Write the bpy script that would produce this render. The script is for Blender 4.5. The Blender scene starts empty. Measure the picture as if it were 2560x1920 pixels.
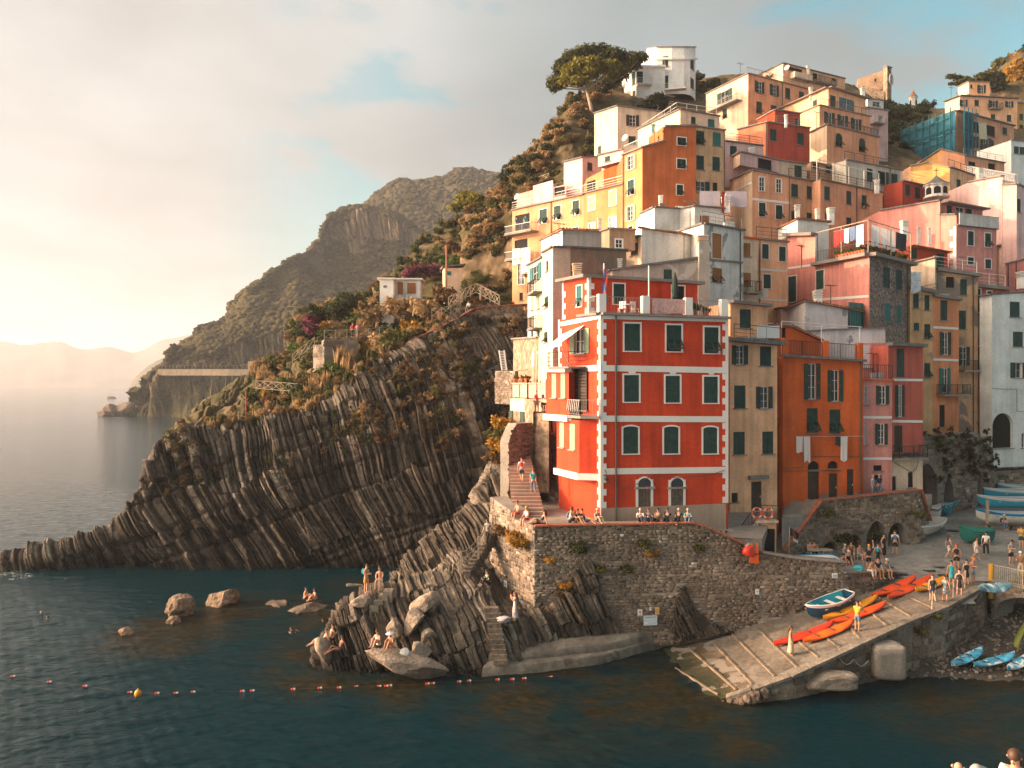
import bpy,math,random
import numpy as np
from mathutils import Vector,Matrix
S=bpy.context.scene
COL=S.collection
rng=np.random.default_rng(7)
random.seed(7)
# ---------------------------------------------------------------- camera
F,CX,CY,CAMH=2000.0,1280.0,962.0,17.0 # metres from photograph measurements (2560 px wide)
cam=bpy.data.cameras.new('camera');co=bpy.data.objects.new('camera',cam);COL.objects.link(co)
cam.sensor_width=36;cam.lens=36*F/2560;cam.shift_y=(CY-960)/2560
cam.clip_start=.5;cam.clip_end=20000
co.location=(0,0,CAMH);co.rotation_euler=(math.pi/2,0,0)
S.camera=co
# ---------------------------------------------------------------- sun and sky
SUN=Vector((-.957,.02,.26)).normalized() # towards the low western sun, left of the frame
sun=bpy.data.lights.new('sun','SUN');so=bpy.data.objects.new('sun',sun);COL.objects.link(so)
sun.energy=3.25;sun.angle=math.radians(.6);sun.color=(1,.66,.40)
so.rotation_euler=SUN.to_track_quat('Z','Y').to_euler()
S.view_settings.view_transform='Standard';S.view_settings.look='None'
S.view_settings.gamma=1;S.view_settings.use_curve_mapping=False
S.view_settings.exposure=1.47
S.render.engine='CYCLES'
cy=S.cycles
cy.use_denoising=True;cy.max_bounces=6;cy.diffuse_bounces=3;cy.glossy_bounces=3
cy.transparent_max_bounces=8;cy.volume_bounces=0;cy.caustics_reflective=False;cy.caustics_refractive=False
try:cy.denoiser='OPENIMAGEDENOISE';cy.denoising_input_passes='RGB_ALBEDO_NORMAL'
except Exception:pass
world=bpy.data.worlds.new('World');S.world=world;world.use_nodes=True
def world_nodes():
    nt=world.node_tree;nt.nodes.clear();N=nt.nodes.new;L=nt.links.new
    def math_(op,a,b=None,clamp=False):
        n=N('ShaderNodeMath');n.operation=op;n.use_clamp=clamp
        for i,v in enumerate((a,b)):
            if v is None:continue
            if isinstance(v,(int,float)):n.inputs[i].default_value=v
            else:L(v,n.inputs[i])
        return n.outputs[0]
    out=N('ShaderNodeOutputWorld')
    sky=N('ShaderNodeTexSky');sky.sky_type='NISHITA';sky.sun_disc=False
    sky.sun_elevation=math.asin(SUN.z);sky.sun_rotation=math.atan2(SUN.x,SUN.y)
    sky.air_density=1.0;sky.dust_density=2.0;sky.ozone_density=2.0
    b1=N('ShaderNodeBackground');b1.inputs[1].default_value=.12
    tn=N('ShaderNodeMixRGB');tn.blend_type='MULTIPLY';tn.inputs[0].default_value=1;tn.inputs[2].default_value=(.30,.78,.64,1)
    L(sky.outputs[0],tn.inputs[1]);L(tn.outputs[0],b1.inputs[0])
    tc=N('ShaderNodeTexCoord');sp=N('ShaderNodeSeparateXYZ');L(tc.outputs['Generated'],sp.inputs[0])
    # cloud deck: direction projected on a high flat layer
    zc=math_('MAXIMUM',sp.outputs[2],0.0);zz=math_('ADD',zc,.16)
    px=math_('DIVIDE',sp.outputs[0],zz);py=math_('DIVIDE',sp.outputs[1],zz)
    cb=N('ShaderNodeCombineXYZ');L(px,cb.inputs[0]);L(py,cb.inputs[1]);cb.inputs[2].default_value=9.3
    nz=N('ShaderNodeTexNoise');nz.inputs['Scale'].default_value=1.0;nz.inputs['Detail'].default_value=7
    nz.inputs['Roughness'].default_value=.55;nz.inputs['Distortion'].default_value=.5;L(cb.outputs[0],nz.inputs['Vector'])
    cover=N('ShaderNodeMapRange');cover.interpolation_type='SMOOTHSTEP'
    cover.inputs[1].default_value=.39;cover.inputs[2].default_value=.52;L(nz.outputs[0],cover.inputs[0])
    # closeness to the sun -> bright, warm veil of haze and thin cloud
    dt=N('ShaderNodeVectorMath');dt.operation='DOT_PRODUCT';dt.inputs[1].default_value=(SUN.x,SUN.y,SUN.z)
    L(tc.outputs['Generated'],dt.inputs[0])
    d=math_('MAXIMUM',dt.outputs['Value'],0.0);g=math_('POWER',d,1.6)
    n2=N('ShaderNodeTexNoise');n2.inputs['Scale'].default_value=1.7;n2.inputs['Detail'].default_value=5;L(cb.outputs[0],n2.inputs['Vector'])
    shade=N('ShaderNodeMapRange');shade.inputs[1].default_value=.3;shade.inputs[2].default_value=.7
    shade.inputs[3].default_value=.86;shade.inputs[4].default_value=1.16;L(n2.outputs[0],shade.inputs[0])
    cr=N('ShaderNodeValToRGB');el=cr.color_ramp.elements
    el[0].position=0;el[0].color=(.10,.126,.134,1);el[1].position=1;el[1].color=(6.5,4.7,3.35,1)
    for p,c in((.10,(.19,.20,.196)),(.26,(.235,.228,.216)),(.45,(.262,.25,.236)),(.72,(2.3,1.95,1.5))):
        e=el.new(p);e.color=c+(1,)
    L(g,cr.inputs[0])
    mu=N('ShaderNodeMixRGB');mu.blend_type='MULTIPLY';mu.inputs[0].default_value=1;L(cr.outputs[0],mu.inputs[1])
    L(shade.outputs[0],mu.inputs[2])
    b2=N('ShaderNodeBackground');b2.inputs[1].default_value=1.0;L(mu.outputs[0],b2.inputs[0])
    veil=math_('MAXIMUM',cover.outputs[0],math_('MULTIPLY',g,4.2,True))
    low=N('ShaderNodeMapRange');low.inputs[1].default_value=.16;low.inputs[2].default_value=.02;L(sp.outputs[2],low.inputs[0])
    mask=math_('MAXIMUM',veil,low.outputs[0])
    mx=N('ShaderNodeMixShader');L(mask,mx.inputs[0]);L(b1.outputs[0],mx.inputs[1]);L(b2.outputs[0],mx.inputs[2])
    L(mx.outputs[0],out.inputs[0])
world_nodes()
# ---------------------------------------------------------------- helpers
def W(px,py,d):return Vector(((px-CX)/F*d,d,CAMH-(py-CY)/F*d))
def DZ(py,z):return F*(CAMH-z)/(py-CY)
def WZ(px,py,z):return W(px,py,DZ(py,z))
K=680/2212
FR={1:(0,0),2:(2212,0),3:(0,1301),4:(2212,1301),5:(0,2602),6:(2212,2602)}
def G(fr,x,y):
    a,b=FR[fr];return 1200+K*(x+a),80+K*(y+b)
def tag(o,label=None,cat=None,group=None,kind=None):
    if label:o['label']=label
    if cat:o['category']=cat
    if group:o['group']=group
    if kind:o['kind']=kind
    return o
def empty(name,loc=(0,0,0),rz=0):
    o=bpy.data.objects.new(name,None);o.location=loc;o.rotation_euler=(0,0,rz);o.empty_display_size=.3
    COL.objects.link(o);return o
def obj(name,me,mat=None,parent=None,loc=(0,0,0),rot=(0,0,0),sc=(1,1,1),world=False):
    o=bpy.data.objects.new(name,me);COL.objects.link(o)
    if mat is not None:
        if len(me.materials)==0:me.materials.append(mat)
        elif me.materials[0]is not mat:
            o.material_slots[0].link='OBJECT';o.material_slots[0].material=mat
    o.location=loc;o.rotation_euler=rot;o.scale=sc
    if parent is not None:
        o.parent=parent
        if world:o.location=Vector(loc)-parent.location # roots used this way are never rotated
    return o
def mesh(name,v,f,smooth=False):
    me=bpy.data.meshes.new(name);me.from_pydata([tuple(x)for x in v],[],f);me.update()
    if smooth:me.shade_smooth()
    return me
def npmesh(name,V,Q,attr=None,smooth=False):
    """fast mesh from vertex array and an (n,3|4) face array"""
    me=bpy.data.meshes.new(name);V=np.asarray(V,np.float32);Q=np.asarray(Q,np.int32)
    k=Q.shape[1];n=len(Q)
    me.vertices.add(len(V));me.vertices.foreach_set('co',V.ravel())
    me.loops.add(n*k);me.loops.foreach_set('vertex_index',Q.ravel())
    me.polygons.add(n);me.polygons.foreach_set('loop_start',np.arange(0,n*k,k,dtype=np.int32))
    me.polygons.foreach_set('loop_total',np.full(n,k,np.int32))
    if attr is not None:
        for nm,a in attr.items():
            at=me.attributes.new(nm,'FLOAT','POINT');at.data.foreach_set('value',np.asarray(a,np.float32).ravel())
    me.update(calc_edges=True);me.validate()
    if smooth:me.shade_smooth()
    return me
BOXF=[(0,3,2,1),(4,5,6,7),(0,1,5,4),(1,2,6,5),(2,3,7,6),(3,0,4,7)]
class MB:
    def __init__(s):s.v=[];s.f=[]
    def hexa(s,p):
        n=len(s.v);s.v+=[Vector(x)for x in p];s.f+=[tuple(i+n for i in q)for q in BOXF]
    def box(s,c,sz,R=None):
        x,y,z=sz[0]/2,sz[1]/2,sz[2]/2
        P=[Vector(q)for q in((-x,-y,-z),(x,-y,-z),(x,y,-z),(-x,y,-z),(-x,-y,z),(x,-y,z),(x,y,z),(-x,y,z))]
        if R is not None:P=[R@q for q in P]
        s.hexa([Vector(c)+q for q in P])
    def bar(s,a,b,w,h=None,up=Vector((0,0,1))):
        a,b=Vector(a),Vector(b);h=h or w;d=b-a
        if d.length<1e-6:return
        d.normalize();x=d.cross(up)
        if x.length<1e-3:x=Vector((1,0,0))
        x.normalize();y=x.cross(d)
        x*=w/2;y*=h/2
        s.hexa([a-x-y,a+x-y,b+x-y,b-x-y,a-x+y,a+x+y,b+x+y,b-x+y])
    def quad(s,*p):
        n=len(s.v);s.v+=[Vector(x)for x in p];s.f.append(tuple(range(n,n+len(p))))
    def prism(s,base,top):
        n=len(s.v);k=len(base);s.v+=[Vector(x)for x in base]+[Vector(x)for x in top]
        s.f.append(tuple(range(n+k-1,n-1,-1)));s.f.append(tuple(range(n+k,n+2*k)))
        for i in range(k):j=(i+1)%k;s.f.append((n+i,n+j,n+k+j,n+k+i))
    def tube(s,pts,r,n=6,caps=True):
        pts=[Vector(p)for p in pts];R=r if hasattr(r,'__len__')else[r]*len(pts);o=len(s.v)
        for i,p in enumerate(pts):
            d=(pts[min(i+1,len(pts)-1)]-pts[max(i-1,0)])
            d=d.normalized()if d.length>1e-6 else Vector((0,0,1))
            x=d.cross(Vector((0,0,1))if abs(d.z)<.9 else Vector((1,0,0))).normalized();y=d.cross(x)
            for k in range(n):
                a=2*math.pi*k/n;s.v.append(p+(x*math.cos(a)+y*math.sin(a))*R[i])
        for i in range(len(pts)-1):
            for k in range(n):
                j=(k+1)%n;s.f.append((o+i*n+k,o+i*n+j,o+i*n+n+j,o+i*n+n+k))
        if caps:
            s.f.append(tuple(o+n-1-k for k in range(n)));m=o+(len(pts)-1)*n;s.f.append(tuple(m+k for k in range(n)))
    def lathe(s,c,prof,n=12):
        c=Vector(c);o=len(s.v)
        for r,z in prof:
            for k in range(n):a=2*math.pi*k/n;s.v.append(c+Vector((r*math.cos(a),r*math.sin(a),z)))
        for i in range(len(prof)-1):
            for k in range(n):j=(k+1)%n;s.f.append((o+i*n+k,o+i*n+j,o+i*n+n+j,o+i*n+n+k))
        s.f.append(tuple(o+n-1-k for k in range(n)));m=o+(len(prof)-1)*n;s.f.append(tuple(m+k for k in range(n)))
    def mesh(s,name,smooth=False):return mesh(name,s.v,s.f,smooth)
    def build(s,name,mat,parent=None,smooth=False):
        """vertices are in world coordinates"""
        me=s.mesh(name,smooth)
        return obj(name,me,mat,parent,world=parent is not None)
    def local(s,name,mat,parent=None,smooth=False,**k):
        return obj(name,s.mesh(name,smooth),mat,parent,**k)
# ---- numpy noise
def _hash(ix,iy,iz,seed):
    h=(ix.astype(np.int64)*374761393+iy.astype(np.int64)*668265263+iz.astype(np.int64)*1274126177+seed*974711)&0x7fffffff
    h=((h^(h>>13))*1274126177)&0x7fffffff
    return((h^(h>>16))&0xffff)/65535.0
def vnoise(P,seed=0):
    P=np.asarray(P,float);i=np.floor(P).astype(np.int64);f=P-i;f=f*f*(3-2*f)
    r=0
    for dx in(0,1):
        for dy in(0,1):
            for dz in(0,1):
                w=(f[...,0]if dx else 1-f[...,0])*(f[...,1]if dy else 1-f[...,1])*(f[...,2]if dz else 1-f[...,2])
                r=r+w*_hash(i[...,0]+dx,i[...,1]+dy,i[...,2]+dz,seed)
    return r
def fbm(P,o=4,seed=0):
    P=np.asarray(P,float);r=0;a=.5;t=0
    for k in range(o):r=r+a*vnoise(P*2**k,seed+k);t+=a;a*=.5
    return r/t
# ---------------------------------------------------------------- materials
MATS={}
def M(name,col,rough=.85,var=.12,vs=.5,fine=.08,fs=7.,bump=.1,bs=22.,streak=0.,patch=None,pt=.62,ps=.6,
      metal=0.,spec=.3,attr=None,attr_cols=None,trans=0.,wood=None):
    if name in MATS:return MATS[name]
    m=bpy.data.materials.new(name);m.use_nodes=True;nt=m.node_tree;N=nt.nodes.new;L=nt.links.new
    b=nt.nodes['Principled BSDF'];b.inputs['Roughness'].default_value=rough;b.inputs['Metallic'].default_value=metal
    b.inputs['Specular IOR Level'].default_value=spec
    g=N('ShaderNodeNewGeometry')
    def noise(sc,det=4,vec=None,dist=0.):
        n=N('ShaderNodeTexNoise');n.inputs['Scale'].default_value=sc;n.inputs['Detail'].default_value=det
        n.inputs['Distortion'].default_value=dist;L(vec or g.outputs['Position'],n.inputs['Vector']);return n.outputs[0]
    def ramp(x,a,c,lo=0.,hi=1.):
        n=N('ShaderNodeMapRange');n.inputs[1].default_value=a;n.inputs[2].default_value=c
        n.inputs[3].default_value=lo;n.inputs[4].default_value=hi;L(x,n.inputs[0]);return n.outputs[0]
    def mix(fac,a,c,mode='MIX'):
        n=N('ShaderNodeMixRGB');n.blend_type=mode
        for i,v in((0,fac),(1,a),(2,c)):
            if isinstance(v,(int,float)):n.inputs[i].default_value=v
            elif isinstance(v,tuple):n.inputs[i].default_value=v+(1,)
            else:L(v,n.inputs[i])
        return n.outputs[0]
    c=tuple(col)
    if attr:
        at=N('ShaderNodeAttribute');at.attribute_name=attr
        cr=N('ShaderNodeValToRGB');e=cr.color_ramp.elements
        e[0].position=attr_cols[0][0];e[0].color=attr_cols[0][1]+(1,);e[1].position=attr_cols[-1][0];e[1].color=attr_cols[-1][1]+(1,)
        for p,cc in attr_cols[1:-1]:q=e.new(p);q.color=cc+(1,)
        L(at.outputs['Fac'],cr.inputs[0]);c=cr.outputs[0]
    if wood:
        mp=N('ShaderNodeMapping');mp.inputs['Scale'].default_value=wood;L(g.outputs['Position'],mp.inputs[0])
        c=mix(ramp(noise(1.,3,mp.outputs[0]),.35,.65),c,tuple(.6*x for x in col))
    if var:c=mix(1.,c,ramp(noise(vs),.3,.7,1-var,1+var),'MULTIPLY')
    if fine:c=mix(1.,c,ramp(noise(fs,3),.3,.7,1-fine,1+fine),'MULTIPLY')
    if streak:
        mp=N('ShaderNodeMapping');mp.inputs['Scale'].default_value=(2.2,2.2,.16);L(g.outputs['Position'],mp.inputs[0])
        c=mix(1.,c,ramp(noise(1.,4,mp.outputs[0]),.45,.78,1.,1-streak),'MULTIPLY')
    if patch:
        c=mix(ramp(noise(ps,6,None,.4),pt,pt+.03),c,tuple(patch))
    L(c,b.inputs['Base Color'])if not isinstance(c,tuple)else setattr(b.inputs['Base Color'],'default_value',c+(1,))
    if bump:
        bm=N('ShaderNodeBump');bm.inputs['Strength'].default_value=1.;bm.inputs['Distance'].default_value=bump*.12
        L(noise(bs,4),bm.inputs['Height']);L(bm.outputs[0],b.inputs['Normal'])
    if trans:
        t=N('ShaderNodeBsdfTranslucent');L(c,t.inputs[0])if not isinstance(c,tuple)else setattr(t.inputs[0],'default_value',c+(1,))
        mx=N('ShaderNodeMixShader');mx.inputs[0].default_value=trans;L(b.outputs[0],mx.inputs[1]);L(t.outputs[0],mx.inputs[2])
        L(mx.outputs[0],nt.nodes['Material Output'].inputs[0])
    MATS[name]=m;return m
def paint(name,col,**k):return M(name,col,var=k.pop('var',.05),fine=0,bump=k.pop('bump',0),**k)
def plaster(name,col,**k):
    k.setdefault('streak',.32);k.setdefault('var',.18);k.setdefault('fine',.11);return M('plaster_'+name,col,**k)
WHITE=plaster('white',(.74,.70,.64),streak=.12,patch=(.42,.38,.34),pt=.70)
TRIM=M('white_trim',(.66,.61,.56),var=.05,fine=.04,bump=.05)
STONE=M('stone',(.20,.165,.13),var=.35,vs=1.6,fine=.3,fs=6,bump=.5,bs=14)
MORTAR=M('mortar',(.21,.18,.15),var=.25,fine=.2,bump=.4,bs=18)
CONC=M('concrete',(.235,.205,.175),var=.25,vs=.7,fine=.15,bump=.25,bs=16,streak=.2)
COPE=M('coping',(.20,.17,.15),var=.2,fine=.15,bump=.2)
TILE=M('roof_tile',(.28,.13,.075),var=.3,vs=2,fine=.2,bump=.6,bs=9)
SLATE=M('slate',(.13,.125,.12),var=.3,vs=2,fine=.2,bump=.4,bs=8)
RAILS=paint('rail_steel',(.22,.19,.17),rough=.5)
IRON=paint('dark_iron',(.035,.033,.032),rough=.6)
STEEL=paint('pale_steel',(.55,.53,.5),rough=.4)
PIPE=paint('drain_pipe',(.09,.075,.065),rough=.6)
GREEN=paint('shutter_green',(.017,.045,.036),rough=.7,var=.25,vs=3)
TEAL=paint('shutter_teal',(.02,.13,.115),rough=.7,var=.2)
GREEN_LIT=paint('shutter_green_lit',(.22,.29,.2),rough=.7,var=.15)  # green shutters on sunlit faces, the sunlight put into the paint colour
BROWN=paint('shutter_brown',(.30,.115,.035),rough=.7,var=.2)
DARKB=paint('door_brown',(.045,.028,.02),rough=.7,var=.3,vs=3)
OLDW=M('weathered_wood',(.13,.10,.075),var=.3,vs=3,fine=.2,bump=.3,wood=(14,14,1.5))
BEAM=M('pale_timber',(.36,.29,.21),var=.25,vs=2,fine=.2,bump=.3)
GLASS=paint('window_glass',(.02,.025,.03),rough=.12,spec=.6,var=0)
CURT=paint('white_blind',(.6,.58,.54),rough=.8)
DARK=paint('dark_interior',(.012,.011,.01),rough=.9,var=0)
CLOTH=paint('white_cloth',(.72,.70,.68),rough=.9,trans=.25)
TERRA=M('terracotta',(.38,.13,.06),var=.15)
RUST=M('rust_red_brick',(.33,.10,.055),var=.3,vs=4,fine=.2,bump=.4)
# ---------------------------------------------------------------- buildings
_UNIT={}
def shutter_unit(n):
    """louvred leaf: x -.5...5, z -1..0, hung from its top edge"""
    if n in _UNIT:return _UNIT[n]
    m=MB()
    for x in(-.455,.455):m.box((x,0,-.5),(.09,.045,1))
    for z in(-.03,-.5,-.97):m.box((0,0,z),(.82,.04,.06))
    for i in range(n):
        z=-.07-(i+.5)*.86/n
        if abs(z+.5)<.035:continue
        h=.86/n*.62
        m.quad((-.41,.012,z+h),(.41,.012,z+h),(.41,-.016,z-h),(-.41,-.016,z-h))
    _UNIT[n]=m.mesh('shutter_leaf');return _UNIT[n]
def frame_mesh(w,h,b,y0,y1,arch=False):
    m=MB();t=(y1-y0)
    for sx in(-1,1):m.box((sx*(w/2+b/2),(y0+y1)/2,0),(b,t,h))
    if not arch:m.box((0,(y0+y1)/2,h/2+b/2),(w+2*b,t,b))
    else:
        n=10;r=w/2;rise=arch
        for i in range(n):
            a0,a1=math.pi*(1-i/n),math.pi*(1-(i+1)/n)
            p=lambda a,e:Vector((math.cos(a)*(r+e),0,h/2-rise+math.sin(a)*(rise+e)))
            q=[p(a0,0),p(a1,0),p(a1,b),p(a0,b)]
            m.hexa([Vector((v.x,y1,v.z))for v in(q[0],q[1],q[2],q[3])][::1]+[Vector((v.x,y0,v.z))for v in q])
    m.box((0,(y0+y1)/2-.03,-h/2-b*.3),(w+2*b,t+.06,b*.6))
    return m
def muntins(w,h,nx,nz,b=.03):
    m=MB();fb=.045
    for sx in(-1,1):m.box((sx*(w/2-fb/2),0,0),(fb,.05,h))
    for sz in(-1,1):m.box((0,0,sz*(h/2-fb/2)),(w-2*fb,.05,fb))
    for i in range(1,nx):m.box((-w/2+i*w/nx,0,0),(b*1.6 if i*2==nx else b,.045,h-2*fb))
    for j in range(1,nz):m.box((0,0,-h/2+j*h/nz),(w-2*fb,.04,b))
    return m
WINCOL={'g':GREEN,'t':TEAL,'s':GREEN_LIT,'b':BROWN,'d':DARKB}
def window(root,R,loc,w,h,st,rd,col=GREEN,leafw=None):
    """st letters: c closed shutters, p propped flap, o open leaves, w casement, k dark opening, d door, f white surround, a arched"""
    loc=loc-root.location
    isdoor='d' in st
    pane=MB();pane.quad((-w/2,0,-h/2),(w/2,0,-h/2),(w/2,0,h/2),(-w/2,0,h/2))
    wn=obj('door' if isdoor else 'window',pane.mesh('opening'),DARK if('k' in st or 'a' in st)else CURT if 'x' in st else GLASS,root)
    wn.matrix_local=Matrix.Translation(loc)@R
    n=20 if h>1.7 and rd>.1 else 12
    su=shutter_unit(n)
    def leaf(x,z,lw,lh,y,ang=0.,mat=col):
        o=obj('shutter',su,mat,wn,loc=(x,y,z),sc=(lw,1,lh));o.rotation_euler=(ang,0,0);return o
    y=-rd-.01
    if 'c' in st:
        for s in(-1,1):leaf(s*w/4,h/2,w/2*.985,h,y+.03)
    elif 'p' in st:
        for s in(-1,1):
            leaf(s*w/4,h/2,w/2*.985,h*.56,y+.03)
            leaf(s*w/4*1.0,h/2-h*.56,w/2*.96,h*.44,y-.02,-math.radians(38 if s>0 else 34))
    if 'o' in st:
        lw=leafw or w*.5
        for s in(-1,1):leaf(s*(w/2+lw/2),h/2,lw*.97,h,y-.04)
    if 'o' in st or 'w' in st:
        if 'k' not in st:muntins(w,h,2,3 if h>1.6*w else 2).local('casement',TRIM,wn,loc=(0,-.05,0))
    if isdoor:
        m=MB();m.box((0,-.05,0),(w*.98,.06,h*.995))
        for j in range(5):m.box((-w*.4+j*w*.2,-.085,0),(w*.17,.02,h*.94))
        m.local('door_leaf',col,wn)
        m=MB();m.box((w*.36,-.12,-.05),(.04,.06,.14));m.local('handle',STEEL,wn)
    if 'f' in st:
        frame_mesh(w,h,.09 if rd<.11 else.11,-rd-.03,-rd+.01,(.14*w if 'c' in st else.5*w)if 'a' in st else False).local('window_frame',TRIM,wn)
    elif not isdoor and 'n' not in st:
        m=MB();m.box((0,-rd-.04,-h/2-.04),(w+.25,.16,.07));m.local('sill',CONC,wn)
    return wn
class Vol:pass
def volume(root,fr,chain,base,mats,wins=(),top='cope',deep=6.,zb=None,col=GREEN,rd=.10,over=.22,th=.14,topm=None,name='wall',pipes=(),back=None):
    """chain: visible plan corners left to right as (zoom x, depth or None for a level top, zoom y of the top)."""
    v=Vol();v.root=root;pts=[]
    pp=[G(fr,x,y)for x,d,y in chain];ds=[c[1]for c in chain]
    ref=next(i for i,d in enumerate(ds)if d is not None)
    for i,(p,d)in enumerate(zip(pp,ds)):
        if d is None:
            r=min((j for j in range(len(ds))if ds[j]is not None),key=lambda j:abs(j-i))
            d=ds[r]*(CY-pp[r][1])/(CY-p[1])
        pts.append(W(p[0],p[1],d))
    if zb is None:zb=CAMH-(G(fr,0,base)[1]-CY)/F*pts[ref].y
    v.pts=pts;v.zb=zb
    if root is None:return v
    if not isinstance(mats,(list,tuple)):mats=[mats]*(len(pts)-1)
    n=len(pts)
    # windows -> per face
    per=[[]for _ in pts];f=fr
    v.win=[]
    v.frames=[]
    for i in range(n-1):
        a,b=pts[i],pts[i+1];u=Vector((b.x-a.x,b.y-a.y,0));Ln=max(u.length,1e-4);u/=Ln
        nn=Vector((u.y,-u.x,0));v.frames.append((a,b,u,nn,Ln))
    def onface(i,px,py):
        a,b,u,nn,Ln=v.frames[i];k=(px-CX)/F
        den=(b.x-a.x)-k*(b.y-a.y);t=(k*a.y-a.x)/den if abs(den)>1e-6 else.5
        d=a.y+t*(b.y-a.y);return t*Ln,d,CAMH-(py-CY)/F*d
    v.onface=onface
    def pt(i,fr_,zx,zy,out=0.):
        u_,d_,z_=onface(i,*G(fr_,zx,zy));a,b,u,nn,Ln=v.frames[i]
        q=a+u*u_+nn*out;return Vector((q.x,q.y,z_))
    v.pt=pt
    for w in wins:
        if isinstance(w,int):f=w;continue
        i,zx,zy,zw,zh,st=w[:6];c=WINCOL[w[6]]if len(w)>6 else col
        px,py=G(f,zx,zy);u0,d0,_=onface(i,px-K*zw/2,py);u1,d1,_=onface(i,px+K*zw/2,py);um,dm,z=onface(i,px,py)
        h=K*zh/F*dm;Ln=v.frames[i][4]
        lim=.06
        u0,u1=max(u0,lim),min(u1,Ln-lim)
        if u1-u0<.15:continue
        a,b=pts[i],pts[i+1];tz=lambda u:a.z+(b.z-a.z)*u/Ln
        z0,z1=max(z-h/2,zb+.02),min(z+h/2,min(tz(u0),tz(u1))-.08)
        if z1-z0<.2:continue
        per[i].append([u0,u1,z0,z1,st,c])
    # polygon closing at the back
    if back is not None:bk=[Vector(q)for q in back]
    elif n==3:bk=[pts[0]+pts[2]-pts[1]]
    elif n==2:
        fn=v.frames[0][3];bk=[pts[1]-fn*deep,pts[0]-fn*deep]
    else:bk=[p+Vector((0,deep,0))for p in reversed(pts)]
    v.poly=pts+bk
    walls={}
    for i in range(n-1):
        a,b,u,nn,Ln=v.frames[i];m=walls.setdefault(mats[i].name,(MB(),mats[i]))[0]
        tz=lambda x:a.z+(b.z-a.z)*x/Ln
        def P(x,z,dn=0.):q=a+u*x-nn*dn;return Vector((q.x,q.y,z))
        # drop overlapping openings
        ws=[]
        for w in per[i]:
            if all(w[1]<q[0]+.0 or w[0]>q[1]or w[3]<q[2]or w[2]>q[3]for q in ws):ws.append(w)
        br=sorted({0.,Ln}|{w[0]for w in ws}|{w[1]for w in ws})
        for x0,x1 in zip(br,br[1:]):
            if x1-x0<1e-4:continue
            xm=(x0+x1)/2;hs=sorted((w[2],w[3])for w in ws if w[0]<xm<w[1]);z=zb
            for h0,h1 in hs:
                if h0-z>1e-4:m.quad(P(x0,z),P(x1,z),P(x1,h0),P(x0,h0))
                z=h1
            m.quad(P(x0,z),P(x1,z),P(x1,tz(x1)),P(x0,tz(x0)))
        R=Matrix(((u.x,-nn.x,0,0),(u.y,-nn.y,0,0),(0,0,1,0),(0,0,0,1)))
        for u0,u1,z0,z1,st,c in ws:
            for q in(((u0,z0),(u1,z0)),((u1,z0),(u1,z1)),((u1,z1),(u0,z1)),((u0,z1),(u0,z0))):
                (xa,za),(xb,z_b)=q;m.quad(P(xa,za),P(xa,za,rd),P(xb,z_b,rd),P(xb,z_b))
            if 'a' in st: # round head: fill the two corners of the opening
                r=(u1-u0)/2;rise=.28*r if 'c' in st else min(r,(z1-z0)*.6);um=(u0+u1)/2;N=8
                for s in(-1,1):
                    for k in range(N):
                        t0,t1=math.pi/2*k/N,math.pi/2*(k+1)/N
                        xa,xb=um+s*r*math.cos(t0),um+s*r*math.cos(t1);za,z_b=z1-rise+rise*math.sin(t0),z1-rise+rise*math.sin(t1)
                        q=[P(xa,za),P(xb,z_b),P(xb,z1),P(xa,z1)];m.quad(*(q if s<0 else q[::-1]))
                        m.quad(P(xa,za),P(xa,za,rd),P(xb,z_b,rd),P(xb,z_b))
            v.win.append(window(root,R,P((u0+u1)/2,(z0+z1)/2,rd),u1-u0,z1-z0,st,rd,c))
    m=list(walls.values())[-1][0]
    B=[pts[-1]]+bk+[pts[0]]
    for a,b in zip(B,B[1:]):m.quad(Vector((a.x,a.y,zb)),Vector((b.x,b.y,zb)),b,a)
    if len(bk)==n and n>3:
        for i in range(n-1):
            if v.frames[i][4]>.4:m.quad(pts[i],pts[i+1],bk[n-2-i],bk[n-1-i])
    else:
        for i in range(1,len(v.poly)-1):m.quad(v.poly[0],v.poly[i],v.poly[i+1])
    for mb,mt in walls.values():mb.build(name,mt,root)
    # roof edge
    if top=='cope':
        m=MB();tm=topm or COPE
        for a,b,u,nn,Ln in v.frames:
            if Ln<.5:continue
            m.bar(a-u*.05+nn*(over/2-.12)+Vector((0,0,th/2)),b+u*.05+nn*(over/2-.12)+Vector((0,0,th/2)),over+.24,th)
        m.build('coping',tm,root)
    elif top in('slab','tile'):
        tm=topm or(TILE if top=='tile' else COPE);m=MB();c=sum(v.poly,Vector())/len(v.poly);out=[]
        for p in v.poly:
            d=Vector((p.x-c.x,p.y-c.y,0));out.append(p+d*(over*1.5/max(d.length,.1)))
        m.prism([p+Vector((0,0,.004))for p in out],[p+Vector((0,0,th))for p in out]);rf=m.build('roof',tm,root)
        if top=='tile': # rows of curved tiles running down the slope at the visible edge
            t=MB();hi=max(out,key=lambda p:p.z)
            for a,b in zip(out[:n-1],out[1:n]):
                L_=(b-a).length;k=int(L_/.32)
                for j in range(k):
                    p=a.lerp(b,(j+.5)/k);q=p.lerp(c,.16);t.tube([p+Vector((0,0,th+.01)),Vector((q.x,q.y,p.z+(q.z-p.z)*.6+th+.02))],.085,5,False)
            o=t.build('tile_row',TILE,root);o['kind']='stuff'
    # drain pipes
    for i,fr_,zx in pipes:
        px,_=G(fr_,zx,0);u_,d_,_=onface(i,px,CY);a,b,u,nn,Ln=v.frames[i]
        q=a+u*u_+nn*.09;zt=a.z+(b.z-a.z)*u_/Ln
        m=MB();m.tube([Vector((q.x,q.y,zt)),Vector((q.x,q.y,zb))],.055,6);m.build('drain_pipe',PIPE,root)
    return v
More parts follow.
